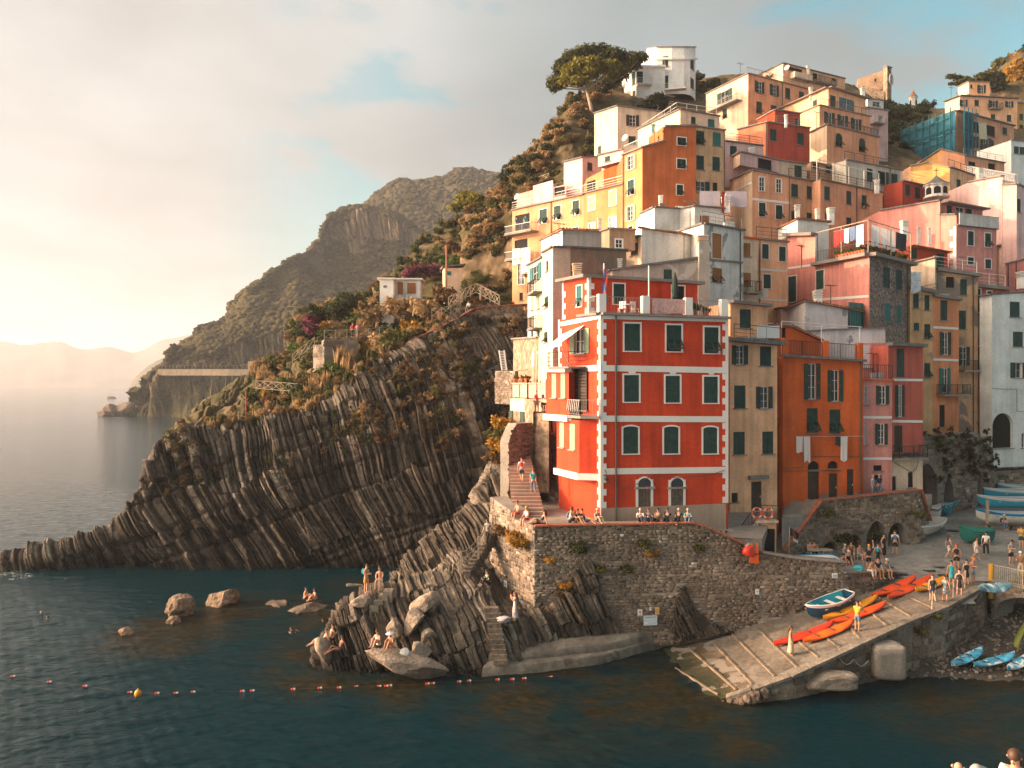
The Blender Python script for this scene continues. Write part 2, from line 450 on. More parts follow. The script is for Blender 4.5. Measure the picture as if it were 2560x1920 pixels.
def house(name,label,fr,chain,base,mats,wins=(),cat='house',group='houses of the hillside village',**k):
    v=volume(None,fr,chain,base,mats,zb=k.get('zb'))
    p=v.pts[0];r=empty(name,(p.x,p.y,v.zb));tag(r,label,cat,group)
    bpy.context.view_layer.update()
    w=volume(r,fr,chain,base,mats,wins,**k);w.root=r;return w
def rail(root,pts,h=.95,mat=IRON,sp=.16,r=.012,post=1.6,name='railing',infill='bars',thing=None):
    m=MB();pts=[Vector(p)for p in pts];up=Vector((0,0,1))
    for a,b in zip(pts,pts[1:]):
        L_=(b-a).length;m.bar(a+up*h,b+up*h,.05,.045);m.bar(a+up*.1,b+up*.1,.03)
        k=max(1,int(L_/sp))if infill=='bars' else 0
        for j in range(1,k):p=a.lerp(b,j/k);m.bar(p+up*.1,p+up*h,r*2)
        if infill=='lines':
            for q in(.38,.66):m.bar(a+up*q*h,b+up*q*h,.025)
        k=max(1,round(L_/post))
        for j in range(k+1):p=a.lerp(b,j/k);m.bar(p,p+up*(h+.02),.045)
    return m.build(name,mat,root)
def xfence(name,label,pts,h=1.0,mat=BEAM,step=1.3,group='timber fences of the cliff path',r=.07):
    """timber parapet: posts, two rails and crossed braces between posts, each a part"""
    pts=[Vector(p)for p in pts];root=empty(name,pts[0]);tag(root,label,'fence',group);up=Vector((0,0,1))
    bpy.context.view_layer.update()
    for a,b in zip(pts,pts[1:]):
        for q in(h,.12):m=MB();m.bar(a+up*q,b+up*q,r*1.2);m.build('rail',mat,root)
        k=max(1,round((b-a).length/step))
        for j in range(k+1):
            p=a.lerp(b,j/k);m=MB();m.bar(p-up*.2,p+up*(h+.08),r*1.6);m.build('post',mat,root)
        for j in range(k):
            p,q=a.lerp(b,j/k),a.lerp(b,(j+1)/k)
            m=MB();m.bar(p+up*.15,q+up*(h-.05),r);m.build('brace',mat,root)
            m=MB();m.bar(p+up*(h-.05),q+up*.15,r*.98);m.build('brace',mat,root)
    return root
def balcony(v,i,fr,x0,x1,ys,depth=1.0,mat=IRON,rh=.95,slab=CONC,infill='bars',solid=None,under=None):
    """slab with railing on face i between zoom x0..x1, slab top at zoom y"""
    a=v.pt(i,fr,x0,ys);b=v.pt(i,fr,x1,ys);z=(a.z+b.z)/2;a.z=b.z=z
    nn=v.frames[i][3];c,d=a+nn*depth,b+nn*depth
    m=MB();m.prism([q+Vector((0,0,-.16))for q in(c,d,b,a)],[c,d,b,a]);s=m.build('balcony',slab,v.root)
    ins=.05;c2,d2=a+nn*(depth-ins),b+nn*(depth-ins)
    u=(b-a).normalized();c2+=u*ins;d2-=u*ins
    if solid:
        m=MB()
        for p,q in((a+u*ins,c2),(c2,d2),(d2,b-u*ins)):m.bar(p+Vector((0,0,rh/2)),q+Vector((0,0,rh/2)),.08,rh)
        o=m.build('parapet',solid,v.root)
    else:o=rail(v.root,[a+u*ins,c2,d2,b-u*ins],rh,mat,infill=infill)
    return a,b,c,d
def chimney(root,p,h=1.2,w=.55,mat=None,name='chimney'):
    mat=mat or WHITE;w*=.7;h*=.5;m=MB();p=Vector(p)
    m.box(p+Vector((0,0,h/2-.3)),(w,w,h+.6))
    for k in range(3):m.box(p+Vector((0,0,h+.1+.16*k)),(w*1.15,w*1.15,.07));m.box(p+Vector((0,0,h+.03+.16*k)),(w*.6,w*.6,.14))
    m.box(p+Vector((0,0,h+.55)),(w*1.25,w*1.25,.08));return m.build(name,mat,root)
def dish(root,p,r=.45):
    m=MB();p=Vector(p);m.bar(p,p+Vector((0,0,.7)),.05);c=p+Vector((0,0,.8))
    ax=Vector((-.75,-.6,.35)).normalized();x=ax.cross(Vector((0,0,1))).normalized();y=ax.cross(x);o=len(m.v);n=14
    for j,(rr,dd)in enumerate(((.02,0),(.55,.04),(1,.14))):
        for k in range(n):t=2*math.pi*k/n;m.v.append(c+(x*math.cos(t)+y*math.sin(t))*r*rr+ax*r*dd*1.6)
    for j in range(2):
        for k in range(n):q=(k+1)%n;m.f.append((o+j*n+k,o+j*n+q,o+j*n+n+q,o+j*n+n+k))
    m.bar(c,c+ax*r*1.2,.03);return m.build('satellite_dish',STEEL,root)
def band(v,i,fr,x0,x1,y0,y1,h=.22,mat=TRIM,out=.03,name='string_course'):
    """painted-plaster band on face i"""
    a=v.pt(i,fr,x0,y0,out/2);b=v.pt(i,fr,x1,y1,out/2)
    m=MB();m.bar(a,b,out*1.7,h);return m.build(name,mat,v.root)
def quoins(v,i,end,z0,z1,step=.42,wl=(.40,.28),mat=TRIM,strip=.19,out=.035):
    """alternating corner stones running up one end of face i; every stone is a part"""
    a,b,u,nn,Ln=v.frames[i];P,s=(a,1)if end==0 else(b,-1);k=int((z1-z0)/step)
    me={}
    R=Matrix(((u.x,-nn.x,0),(u.y,-nn.y,0),(0,0,1)))
    m=MB();q=P+u*s*strip/2+nn*out/2;m.box(Vector((q.x,q.y,(z0+z1)/2)),(strip,out*1.2,z1-z0),R);m.build('corner_strip',mat,v.root)
    for j in range(k):
        if j%2:continue
        w=wl[0]-strip
        if w not in me:t=MB();t.box((0,0,0),(w,out*1.2,step*.98));me[w]=t.mesh('quoin')
        q=P+u*s*(strip+w/2)+nn*out/2
        o=obj('quoin',me[w],mat,v.root);o.matrix_local=Matrix.Translation(Vector((q.x,q.y,z0+(j+.5)*step))-v.root.location)@R.to_4x4()
def awning(name,label,a,b,out,drop,mat=CLOTH,val=.18):
    """sloping cloth with a scalloped valance from wall line a-b, reaching out along vector out"""
    a,b,out=Vector(a),Vector(b),Vector(out);n=10;m=MB();k=5
    g=[[a.lerp(b,i/n)+out*(j/k)-Vector((0,0,drop*j/k+.06*math.sin(math.pi*j/k)+.02*math.sin(i*2.1)*j/k))for i in range(n+1)]for j in range(k+1)]
    g.append([p-Vector((0,0,val*(1 if i%2 else.75)))for i,p in enumerate(g[-1])])
    for r0,r1 in zip(g,g[1:]):
        for i in range(n):m.quad(r0[i],r0[i+1],r1[i+1],r1[i])
    root=empty(name,a);tag(root,label,'awning');bpy.context.view_layer.update()
    m.build('canopy',mat,root)
    m=MB();m.bar(g[-2][0],g[-2][-1],.05);m.bar(a,b,.07);m.build('bar',STEEL,root)
    return root,g[-2][0],g[-2][-1]
def laundry(name,label,a,b,items,group='laundry hung out to dry',sag=.1):
    """line from a to b with hanging pieces: items (t0,t1,drop,material)"""
    a,b=Vector(a),Vector(b);L_=(b-a).length
    P=lambda t:a.lerp(b,t)-Vector((0,0,sag*4*t*(1-t)))
    r=empty(name+'_line',a);tag(r,'washing line carrying the '+label,'washing line','washing lines');bpy.context.view_layer.update()
    m=MB();m.tube([P(t/8)for t in range(9)],.012,4);m.build('cord',STEEL,r)
    nrm=(b-a).cross(Vector((0,0,1))).normalized()
    for q,(t0,t1,drop,mt,lb)in enumerate(items):
        m=MB();n=6;k=4;ph=q*1.7
        g=[[P(t0+(t1-t0)*i/n)+nrm*(.05*math.sin(i*1.9+ph)*j/k+.02)-Vector((0,0,.01+drop*j/k*(1+.05*math.sin(i+ph))))for i in range(n+1)]for j in range(k+1)]
        for r0,r1 in zip(g,g[1:]):
            for i in range(n):m.quad(r0[i],r0[i+1],r1[i+1],r1[i])
        o=m.build(name,mt,None,True);tag(o,lb,'laundry',group)
# ---------------------------------------------------------------- landforms
def crom(x,X,Y):
    """Catmull-Rom (monotone-limited) interpolation of rows Y at X"""
    X=np.asarray(X,float);Y=np.asarray(Y,float);x=np.clip(x,X[0],X[-1])
    i=np.clip(np.searchsorted(X,x)-1,0,len(X)-2);h=X[i+1]-X[i];t=((x-X[i])/h)
    t=t.reshape(t.shape+(1,)*(Y.ndim-1));hh=h.reshape(t.shape)
    m=np.zeros_like(Y);s=(Y[1:]-Y[:-1])/(X[1:]-X[:-1]).reshape((-1,)+(1,)*(Y.ndim-1))
    m[1:-1]=np.where(s[1:]*s[:-1]>0,2*s[1:]*s[:-1]/np.where(np.abs(s[1:]+s[:-1])<1e-9,1,s[1:]+s[:-1]),0);m[0]=s[0];m[-1]=s[-1]
    t2,t3=t*t,t*t*t
    return(2*t3-3*t2+1)*Y[i]+(t3-2*t2+t)*hh*m[i]+(-2*t3+3*t2)*Y[i+1]+(t3-t2)*hh*m[i+1]
def loft(cols,nu,segs,zbot=None):
    """cols: (px, [(py, depth) from foot to top and over to the back]); segs: rows between the given points"""
    X=[c[0]for c in cols];Y=np.array([[tuple(W(c[0],py,d))for py,d in c[1]]for c in cols])
    x=np.linspace(X[0],X[-1],nu);P=crom(x,X,Y) # (nu, K, 3)
    rows=[]
    Kn=P.shape[1];T=np.arange(Kn,dtype=float);tt=[]
    for k,s in enumerate(segs):tt+=list(k+np.arange(s)/s)
    tt.append(Kn-1.0);tt=np.array(tt)
    Q=crom(tt,T,P.transpose(1,0,2)) # (nv, nu, 3)
    return Q
def normals(Q):
    a=np.gradient(Q,axis=1);b=np.gradient(Q,axis=0);n=np.cross(a,b)
    return n/np.maximum(np.linalg.norm(n,axis=2,keepdims=True),1e-9)
def blurred(N,k=6):
    for _ in range(k):
        P=np.pad(N,((1,1),(1,1),(0,0)),'edge');N=(P[1:-1,1:-1]*2+P[:-2,1:-1]+P[2:,1:-1]+P[1:-1,:-2]+P[1:-1,2:])/6
    return N/np.maximum(np.linalg.norm(N,axis=2,keepdims=True),1e-9)
def grid(name,Q,mat,attr=None,smooth=False,kind='structure',label=None,cat=None):
    nv,nu=Q.shape[:2];i=np.arange(nv*nu).reshape(nv,nu)
    q=np.stack([i[:-1,:-1],i[:-1,1:],i[1:,1:],i[1:,:-1]],-1).reshape(-1,4)
    me=npmesh(name,Q.reshape(-1,3),q,attr,smooth);o=obj(name,me,mat)
    if kind:o['kind']=kind
    return o
def layers(s,t,seed,th,blk,groove=.12):
    """bedded rock: random beds along s, each broken into blocks along t -> (height 0..1, tone 0..1)"""
    r=np.random.default_rng(seed);lo,hi=s.min()-1,s.max()+1;n=int((hi-lo)/th*1.6)+8
    b=lo+np.cumsum(th*r.lognormal(-.15,.6,n));i=np.clip(np.searchsorted(b,s),1,n-1)
    h=r.random(n);tone=r.random(n);bl=blk*(.5+r.random(n)*1.3);off=r.random(n)*50
    j=np.floor(t/bl[i]+off[i]).astype(np.int64);hb=_hash(i,j,i*0,seed)
    e=np.minimum(s-b[i-1],b[i]-s)/th
    g=np.clip(1-e/groove,0,1)
    return.55*h[i]+.45*hb-.45*g,np.clip(.65*tone[i]+.35*_hash(i,j,i*0+3,seed),0,1)
ROCKC=[(0,(.010,.008,.007)),(.28,(.026,.020,.015)),(.5,(.058,.045,.034)),(.72,(.125,.098,.075)),(.9,(.21,.175,.14)),(1,(.31,.265,.215))]
ROCK=M('bedded_rock',(.1,.08,.06),attr='tone',attr_cols=ROCKC,var=.3,vs=.25,fine=.35,fs=3.,bump=.9,bs=5.,rough=.9,spec=.2)
HILLC=[(0,(.025,.025,.010)),(.35,(.055,.047,.019)),(.55,(.105,.074,.04)),(.75,(.17,.118,.072)),(1,(.25,.18,.115))]
HILL=M('hillside_earth',(.1,.08,.06),attr='tone',attr_cols=HILLC,var=.25,vs=.08,fine=.3,fs=.8,bump=1.5,bs=1.2,rough=.95,spec=.1)
LEAFM=M('far_scrub',(.046,.036,.014),var=.5,vs=.05,fine=.3,fs=.4,bump=0,rough=.95,spec=.1)
def back(px,d,z):return(CY-(z-CAMH)*F/d,d)
# --- distant ridges across the bay
def ridge(name,pl,d,foot,thick,mat,seed):
    X=np.array([p[0]for p in pl]);x=np.linspace(X[0],X[-1],220);y=crom(x,X,np.array([p[1]for p in pl],float)[:,None])[:,0]
    rows=[]
    for t,dd in((0,d-thick*.5),(.35,d-thick*.3),(.7,d-thick*.12),(1,d),(.5,d+thick*.4),(-.1,d+thick)):
        z=(CY-y)/F*d+CAMH;zz=z*t if t>=0 else z*0-4
        zz=zz+fbm(np.stack([x*.03,x*0+dd*.01,x*0],-1),4,seed)*z*.08*(t not in(0,))
        rows.append(np.stack([(x-CX)/F*dd,x*0+dd,zz],-1))
    Q=np.stack(rows);tt=np.linspace(0,5,50);Q=crom(tt,np.arange(6.),Q)
    tone=fbm(Q*.006,4,seed+1);return grid(name,Q,mat,{'tone':tone},True)
ridge('distant_mountains',[(-500,850),(-120,866),(0,858),(60,866),(150,856),(205,876),(265,872),(330,884),(420,850),(520,838),(640,834),(800,834)],5300,0,1500,HILL,11)
ridge('far_headland',[(318,975),(345,938),(384,908),(420,892),(500,868),(640,820),(800,800)],2800,0,700,HILL,12)
# --- big hill with the cliff walk
hc=[]
RDG=[(335,1005),(370,948),(400,922),(417,915),(434,882),(476,850),(517,816),(563,795),(575,766),(613,729),(667,691),(696,666),(742,641),(792,604),(804,575),(829,537),(900,512),(971,529),(1062,587),(1150,640),(1300,700)]
for px,ry in RDG:
    f=min(1,max(0,(px-417)/150));g=min(1,max(0,(px-640)/200));base=432-45*min(1,max(0,(px-420)/160))
    cl=ry+(935-ry)*.28 if px<700 else 690+(px-700)*.01;cl=max(cl,ry+6)if px<880 else cl
    wk=1010 if px<400 else 925
    wk=max(wk,ry+14);r=480+130*g+25*f
    mid=(wk+cl)/2-8
    hc.append((px,[back(px,base-3,-2),(wk,436),(wk-3,442),(mid,450),(cl,r-38),((cl+ry)/2-2*g,r-16),(ry,r),back(px,r+60,max(2,(CY-ry)/F*r+CAMH-25)),back(px,r+260,-2)]))
Q=loft(hc,640,[80,4,60,56,40,44,8,6]);N0=blurred(normals(Q),8)
z=Q[...,2];cliff=np.clip((.62-N0[...,2])/.3,0,1);cliff=np.clip(cliff*1.1+.15*(vnoise(Q*.03,3)-.5),0,1)
cliff[:84]=np.maximum(cliff[:84],.75);s=Q[...,0]+.22*z+8*fbm(Q*.02,3,5);h1,t1=layers(s,z,21,6.,22.);h2,t2=layers(s,z,22,1.7,8.)
gul=fbm(np.stack([Q[...,0]*.045+2*fbm(Q*.01,2,9),Q[...,1]*.01,z*.006],-1),4,31)
h3,t3=layers(s*.9+.3*z,z,23,.8,3.)
D=cliff*(6.5*(h1-.5)+3.4*(h2-.5)+1.3*(h3-.5)+30*(gul-.5))+(1-cliff)*5.*(fbm(Q*.04,4,6)-.5)
edge=np.minimum(1,np.linspace(0,8,Q.shape[0]))[:,None]
Q=Q+N0*(D*edge)[...,None]
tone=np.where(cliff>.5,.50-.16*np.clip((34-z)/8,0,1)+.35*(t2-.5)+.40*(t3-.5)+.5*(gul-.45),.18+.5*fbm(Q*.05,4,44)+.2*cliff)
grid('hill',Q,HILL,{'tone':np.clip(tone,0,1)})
HQ,HCL=Q,cliff
R2=[(780,620),(860,560),(925,512),(962,487),(1012,456),(1062,458),(1108,446),(1150,423),(1191,429),(1240,437),(1279,446),(1340,430),(1500,430)]
Q=loft([(px,[back(px,600,30),((ry+720)/2,700),(ry,830),back(px,1000,60)])for px,ry in R2],300,[20,60,10]);N0=blurred(normals(Q),5)
Q=Q+N0*(16*(fbm(Q*.02,5,8)-.5))[...,None]
grid('hill',Q,HILL,{'tone':np.clip(.1+.45*fbm(Q*.03,4,9),0,1)});HQ2=Q
# scrub that reads as one mass: thousands of small rounded bushes over the two hills
def ico():
    import bmesh
    bm=bmesh.new();bmesh.ops.create_icosphere(bm,subdivisions=1,radius=1);bm.verts.ensure_lookup_table()
    v=np.array([tuple(x.co)for x in bm.verts]);f=np.array([[a.index for a in q.verts]for q in bm.faces]);bm.free();return v,f
IV,IF=ico()
def blobs(name,pts,size,mat,seed,squash=.7):
    r=np.random.default_rng(seed);n=len(pts)
    sz=np.asarray(size)[:,None,None]*r.uniform(.7,1.3,(n,1,3))*np.array([1,1,squash])
    V=IV[None]*(1+r.uniform(-.28,.28,(n,len(IV),1)))*sz+pts[:,None,:]
    Fc=IF[None]+(np.arange(n)*len(IV))[:,None,None]
    o=obj(name,npmesh(name,V.reshape(-1,3),Fc.reshape(-1,3)),mat);o['kind']='stuff';return o
def pick(Q,mask,n,seed):
    r=np.random.default_rng(seed);idx=np.argwhere(mask);idx=idx[r.integers(0,len(idx),n)]
    return Q[idx[:,0],idx[:,1]]+r.normal(0,.3,(n,3))
m=(HCL<.5)&(HQ[...,2]>20);m[-12:]=False;m&=vnoise(HQ*.05,55)>.25
p=pick(HQ,m,8500,3);o=blobs('scrub',p,np.random.default_rng(1).uniform(.7,2.9,len(p)),LEAFM,2)
m=HQ2[...,2]>60;m[-8:]=False
p=pick(HQ2,m,4200,4);blobs('scrub',p,np.random.default_rng(2).uniform(1.6,4.4,len(p)),LEAFM,5)
m=(HCL>=.45)&(HQ[...,2]>30)&(vnoise(HQ*.06,77)>.58);m[-14:]=False
p=pick(HQ,m,700,6);blobs('scrub',p,np.random.default_rng(3).uniform(1.,2.6,len(p)),LEAFM,7)
# --- headland: upturned beds falling into the inlet
HD=[(-260,1408,76),(-60,1396,75.6),(0,1390,75.5),(100,1358,76),(160,1350,76),(230,1338,76),(285,1305,76.4),(312,1265,76.8),(350,1205,77.5),(382,1112,78.5),(450,1078,80),(560,1052,82),(700,1040,83),
      (800,1006,84),(850,965,85),(895,922,86),(950,905,87),(1000,885,88.5),(1030,848,90),(1070,820,91.5),(1115,796,93),(1170,772,95),(1320,764,97),(1450,764,99)]
cols=[]
for px,ty,td in HD:
    by=1424 if px<1010 else 1424;bd=73.6-.9*math.sin((px+100)*.011);zt=CAMH-(ty-CY)/F*td
    f=min(1,max(0,(px-300)/300))
    if px>1050:bd+=(px-1050)*.012
    r1=(zt*.36-.4,bd+(td-bd)*.22);r2=(zt*.72,bd+(td-bd)*.52)
    bk=(td+4+8*f,zt*.9-1.2 if px<420 else zt-.6);bk2=(td+9+26*f,-2 if px<560 else zt*.75)
    cols.append((px,[back(px,bd,-1.2),back(px,r1[1],r1[0]),back(px,r2[1],r2[0]),(ty,td),back(px,bk[0],bk[1]),back(px,bk2[0],bk2[1])]))
Q=loft(cols,1250,[90,110,110,14,8]);N0=blurred(normals(Q),12)
x,y,z=Q[...,0],Q[...,1],Q[...,2]
ang=np.interp(x,[-50,-30,-12,5,20],[.62,.52,.30,.2,.12]);bend=.45*np.sin((z-2)*.28)*np.exp(-((x+22)/16)**2)
flt=_hash(np.floor((x+.5*z)/5.5+vnoise(Q*.2,6)).astype(np.int64),np.floor((z-.25*x)/4.2+vnoise(Q*.3,7)).astype(np.int64),np.zeros(x.shape,np.int64),9)
s=x+z*(ang+.12*(flt-.5))+bend*2.2+1.6*(fbm(Q*.10,3,1)-.5)+.25*y+1.2*flt
h0,t0=layers(s,z+.2*x,40,3.4,7.);h1,t1=layers(s,z+.3*x,41,.85,2.6);h2,t2=layers(s+.07*(fbm(Q*1.2,2,4)-.5),z,42,.27,1.4)
up=np.clip((z-13)/8,0,1)*np.clip((x+18)/12,0,1)
big=fbm(Q*.16,4,15)-.5
hx,tx=layers(z-.35*x+.6*(fbm(Q*.3,2,8)-.5),s*.8,43,3.2,4.)
D=(.9*(h0-.45)+1.05*(h1-.45)+.50*(h2-.45))*(1-.55*up)+.6*(hx-.45)+.45*(flt-.5)+2.6*big*(.4+.6*up)
top=np.clip((Q[...,1]*0+np.arange(Q.shape[0])[:,None]-305)/12.,0,1);D=D*(1-.75*top)
Q=Q+N0*D[...,None]
ris=.5+.5*(h1-.45)
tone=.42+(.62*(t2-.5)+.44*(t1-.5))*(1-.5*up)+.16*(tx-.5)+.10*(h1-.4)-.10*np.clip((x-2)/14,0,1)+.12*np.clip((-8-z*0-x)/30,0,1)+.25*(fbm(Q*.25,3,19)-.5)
wet=np.clip((1.1-z)/.8,0,1);tone=np.where(wet>0,tone*(1-.55*wet),tone)
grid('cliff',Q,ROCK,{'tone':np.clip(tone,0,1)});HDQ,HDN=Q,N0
# --- planted terraces between the headland and the village
mc=[(405,[back(405,84,-2),(1118,90),(1105,100),back(405,112,2),back(405,130,-3)]),
      (470,[back(470,84,6),(1076,92),(1052,104),(1040,112),back(470,135,-3)]),
      (540,[(1080,86),(1038,96),(1012,108),(995,118),back(540,140,-2)]),
      (620,[(1070,86),(1008,97),(968,110),(948,122),back(620,150,2)]),
      (700,[(1056,87),(985,97),(925,110),(905,122),back(700,150,10)]),
      (780,[(1030,88),(930,98),(850,110),(790,124),back(780,150,18)]),
      (850,[(985,90),(885,100),(805,112),(765,126),back(850,150,20)]),
      (950,[(925,91),(845,102),(765,116),(718,130),back(950,155,24)]),
      (1050,[(865,94),(785,106),(695,122),(620,142),back(1050,165,30)]),
      (1150,[(805,97),(722,112),(625,130),(562,148),back(1150,170,34)]),
      (1230,[(775,98),(685,115),(585,135),(520,152),back(1230,170,36)]),
      (1330,[(772,99),(665,116),(565,135),(500,152),back(1330,170,36)])]
Q=loft(mc,420,[50,50,50,16]);N0=blurred(normals(Q),5)
s=Q[...,0]+.5*Q[...,2];h1,t1=layers(s,Q[...,2],51,1.2,3.)
rocky=np.clip((-14-Q[...,0])/6,0,1)
Q=Q+N0*(rocky*1.5*(h1-.4)+2.2*(fbm(Q*.18,4,2)-.5)+.7*(fbm(Q*.7,3,4)-.5))[...,None]
tone=np.where(rocky>.4,.45+.5*(t1-.5),.42+.55*(fbm(Q*.2,4,12)-.45))
grid('hillside',Q,HILL,{'tone':np.clip(tone,0,1)});MQ=Q
# --- slope under and above the houses
def vc(px,ty,td,mid):
    f=min(1,max(0,(px-1750)/300));mid=(mid[0]+28*f,mid[1]+4*f)
    g=min(1,max(0,(1345-px)/70));e=lambda a,b:a+(b-a)*g
    return(px,[back(px,e(57+30*f,99),e(2,18)),back(px,e(74+20*f,103),e(13-6*f,23)),back(px,e(92+9*f,107),e(26-6*f,29))]+[mid,(ty,td),back(px,td+60,(CY-ty)/F*td+CAMH-8)])
hv=[(1150,566,126,(660,112)),(1190,540,124,(630,112)),(1228,512,122,(600,112)),(1262,482,124,(560,112)),(1305,424,128,(505,112)),(1347,381,131,(470,112)),(1397,316,136,(430,112)),(1425,282,139,(400,113)),(1464,262,143,(380,116)),
      (1544,236,166,(360,120)),(1700,236,172,(355,125)),(1900,214,175,(330,128)),(2100,240,190,(350,128)),(2250,318,200,(380,128)),(2360,300,205,(385,130)),(2450,240,215,(380,132)),(2560,160,225,(380,135)),(2750,120,230,(380,135))]
Q=loft([vc(*c)for c in hv],520,[20,20,20,90,12]);N0=blurred(normals(Q),5)
Q=Q+N0*(3.2*(fbm(Q*.12,4,22)-.5)+1.2*(fbm(Q*.5,3,23)-.5))[...,None]
grid('hillside',Q,HILL,{'tone':np.clip(.52+.6*(fbm(Q*.15,4,24)-.45),0,1)});VQ=Q
# --- foreground outcrop of tilted slabs
def outcrop(cols,nu,segs,ang,seed,amp=1.,smooth_top=0,ydip=.2):
    Q=loft(cols,nu,segs);N0=blurred(normals(Q),10);z=Q[...,2]
    flt=_hash(np.floor(Q[...,0]/2.2+.4*z+vnoise(Q*.5,seed)).astype(np.int64),np.floor((z-.3*Q[...,0])/1.6+vnoise(Q*.6,seed+1)).astype(np.int64),np.zeros(z.shape,np.int64),seed)
    s=Q[...,0]*math.cos(ang)+z*math.sin(ang)*(1+.5*(flt-.5))+ydip*Q[...,1]+.5*(fbm(Q*.35,3,seed)-.5)+.7*flt;t=-Q[...,0]*math.sin(ang)+z*math.cos(ang)
    h0,t0=layers(s,t,seed+1,1.25,4.5);h1,t1=layers(s,t,seed+2,.42,2.2);h2,t2=layers(s,t,seed+3,.14,1.1)
    Q=Q+N0*(amp*(.8*(h0-.5)+.35*(flt-.5)+.52*(h1-.45)+.14*(h2-.45)+.5*(fbm(Q*.6,3,seed+5)-.5)))[...,None]
    tone=.56+.46*(t1-.5)+.42*(t2-.5)+.16*(h0-.5);wet=np.clip((.7-z)/.6,0,1)
    return Q,np.clip(tone*(1-.5*wet),0,1)
oc=[(778,[back(778,48.5,-1),(1652,49),(1640,50),(1650,51),back(778,53,-1)]),
      (800,[back(800,47.6,-1),(1630,48.6),(1590,50),(1600,52),back(800,55,-1)]),
      (860,[back(860,47.2,-1),(1590,48.5),(1506,50),(1490,51.5),back(860,57,-1)]),
      (930,[back(930,47.1,-1),(1590,48.2),(1500,49.6),(1466,51.6),back(930,58,-1)]),
      (1000,[back(1000,47,-1),(1600,48.1),(1500,49.9),(1448,52.6),back(1000,60,-1)]),
      (1040,[back(1040,46.9,-1),(1600,48.0),(1520,49.7),(1442,52.8),back(1040,62,.5)]),
      (1075,[back(1075,46.8,-1),(1600,47.6),(1525,49.0),(1442,52.8),back(1075,62,2)]),
      (1120,[back(1120,46.7,-1),(1600,47.6),(1530,49.0),(1440,53),back(1120,62,4)]),
      (1200,[back(1200,46.8,-1),(1610,47.7),(1545,48.6),(1452,53),back(1200,62,5)]),
      (1260,[back(1260,47.2,-1),(1610,48),(1555,48.6),(1500,51.5),back(1260,60,4)]),
      (1320,[back(1320,47.6,-1),(1622,48.4),(1556,49.2),(1525,50.4),back(1320,55,2.5)]),
      (1400,[back(1400,48.3,-1),(1625,49),(1555,49.7),(1490,50.6),back(1400,54,3)]),
      (1440,[back(1440,48.7,-1),(1625,49.3),(1540,49.9),(1426,50.8),back(1440,53,4)]),
      (1474,[back(1474,49,-1),(1625,49.6),(1530,50.1),(1394,50.9),back(1474,53,5)]),
      (1512,[back(1512,49.4,-1),(1625,50),(1550,50.4),(1452,51.1),back(1512,53,3)]),
      (1570,[back(1570,50,-1),(1625,50.4),(1604,50.9),(1590,51.4),back(1570,53,0)])]
Q,tone=outcrop(oc,760,[70,90,80,24],math.radians(22),60)
grid('rock',Q,ROCK,{'tone':tone});OQ=Q
ac=[(972,[(1450,59),(1442,60.5),(1440,62),back(972,64,-1)]),(1021,[(1452,58),(1412,60),(1386,62.5),back(1021,68,-1)]),
      (1092,[(1452,57.6),(1376,60.2),(1312,63.5),back(1092,70,2)]),(1147,[(1446,57.2),(1352,60),(1279,64),back(1147,72,4)]),
      (1200,[(1440,56.5),(1330,60),(1212,65),back(1200,74,8)]),(1224,[(1430,56),(1310,60),(1158,66),back(1224,74,10)]),
      (1262,[(1420,55.5),(1310,60),(1170,66),back(1262,74,10)]),(1330,[(1400,54),(1310,57.8),(1240,65),back(1330,74,10)])]
Q,tone=outcrop(ac,420,[70,90,14],math.radians(24),80,1.15)
grid('rock',Q,ROCK,{'tone':tone});AQ=Q
wc=[(px,[(1608+(px-1690)*-.2,d-.25),(t,d+.1),(t+6,d+1)])for px,d,t in((1678,51.0,1606),(1690,51.0,1500),(1712,51.0,1470),(1745,51.1,1520),(1790,51.2,1560),(1825,51.3,1580),(1836,51.4,1596))]
Q,tone=outcrop(wc,160,[60,8],math.radians(28),90,.45);grid('rock',Q,ROCK,{'tone':tone*.8})
def boulder(name,label,c,r,seed,mat,rot=(0,0,0),cat='boulder',group=None,cuts=7,det=4,kind=None,rough=.10,sq=1.):
    """angular block: sphere shaved by random planes, roughened"""
    import bmesh
    bm=bmesh.new();bmesh.ops.create_icosphere(bm,subdivisions=det,radius=1);V=np.array([tuple(v.co)for v in bm.verts]);g=np.random.default_rng(seed);V=np.sign(V)*np.abs(V)**sq
    for _ in range(cuts):
        n=g.normal(size=3);n/=np.linalg.norm(n);d=g.uniform(.55,.85);t=V@n;V=V-np.outer(np.maximum(t-d,0)*.92,n)
    V=V*(1+rough*(fbm(V*2.2+seed,5,seed)[:,None]-.5)*2)
    for v,q in zip(bm.verts,V):v.co=q
    me=bpy.data.meshes.new(name);bm.to_mesh(me);bm.free()
    tone=np.clip(.6+.5*(fbm(V*2+seed,3,seed)-.5),0,1);at=me.attributes.new('tone','FLOAT','POINT');at.data.foreach_set('value',tone.astype(np.float32))
    o=obj(name,me,mat,loc=c,rot=rot,sc=r);tag(o,label,cat,group,kind);return o
BOULD=M('boulder_rock',(.24,.185,.14),var=.35,vs=.8,fine=.25,fs=5,bump=.8,bs=7)
BOULD2=M('sea_rock',(.13,.095,.07),var=.45,vs=1.2,fine=.3,fs=5,bump=.9,bs=6)
def bz(px,py,d):return W(px,py,d)
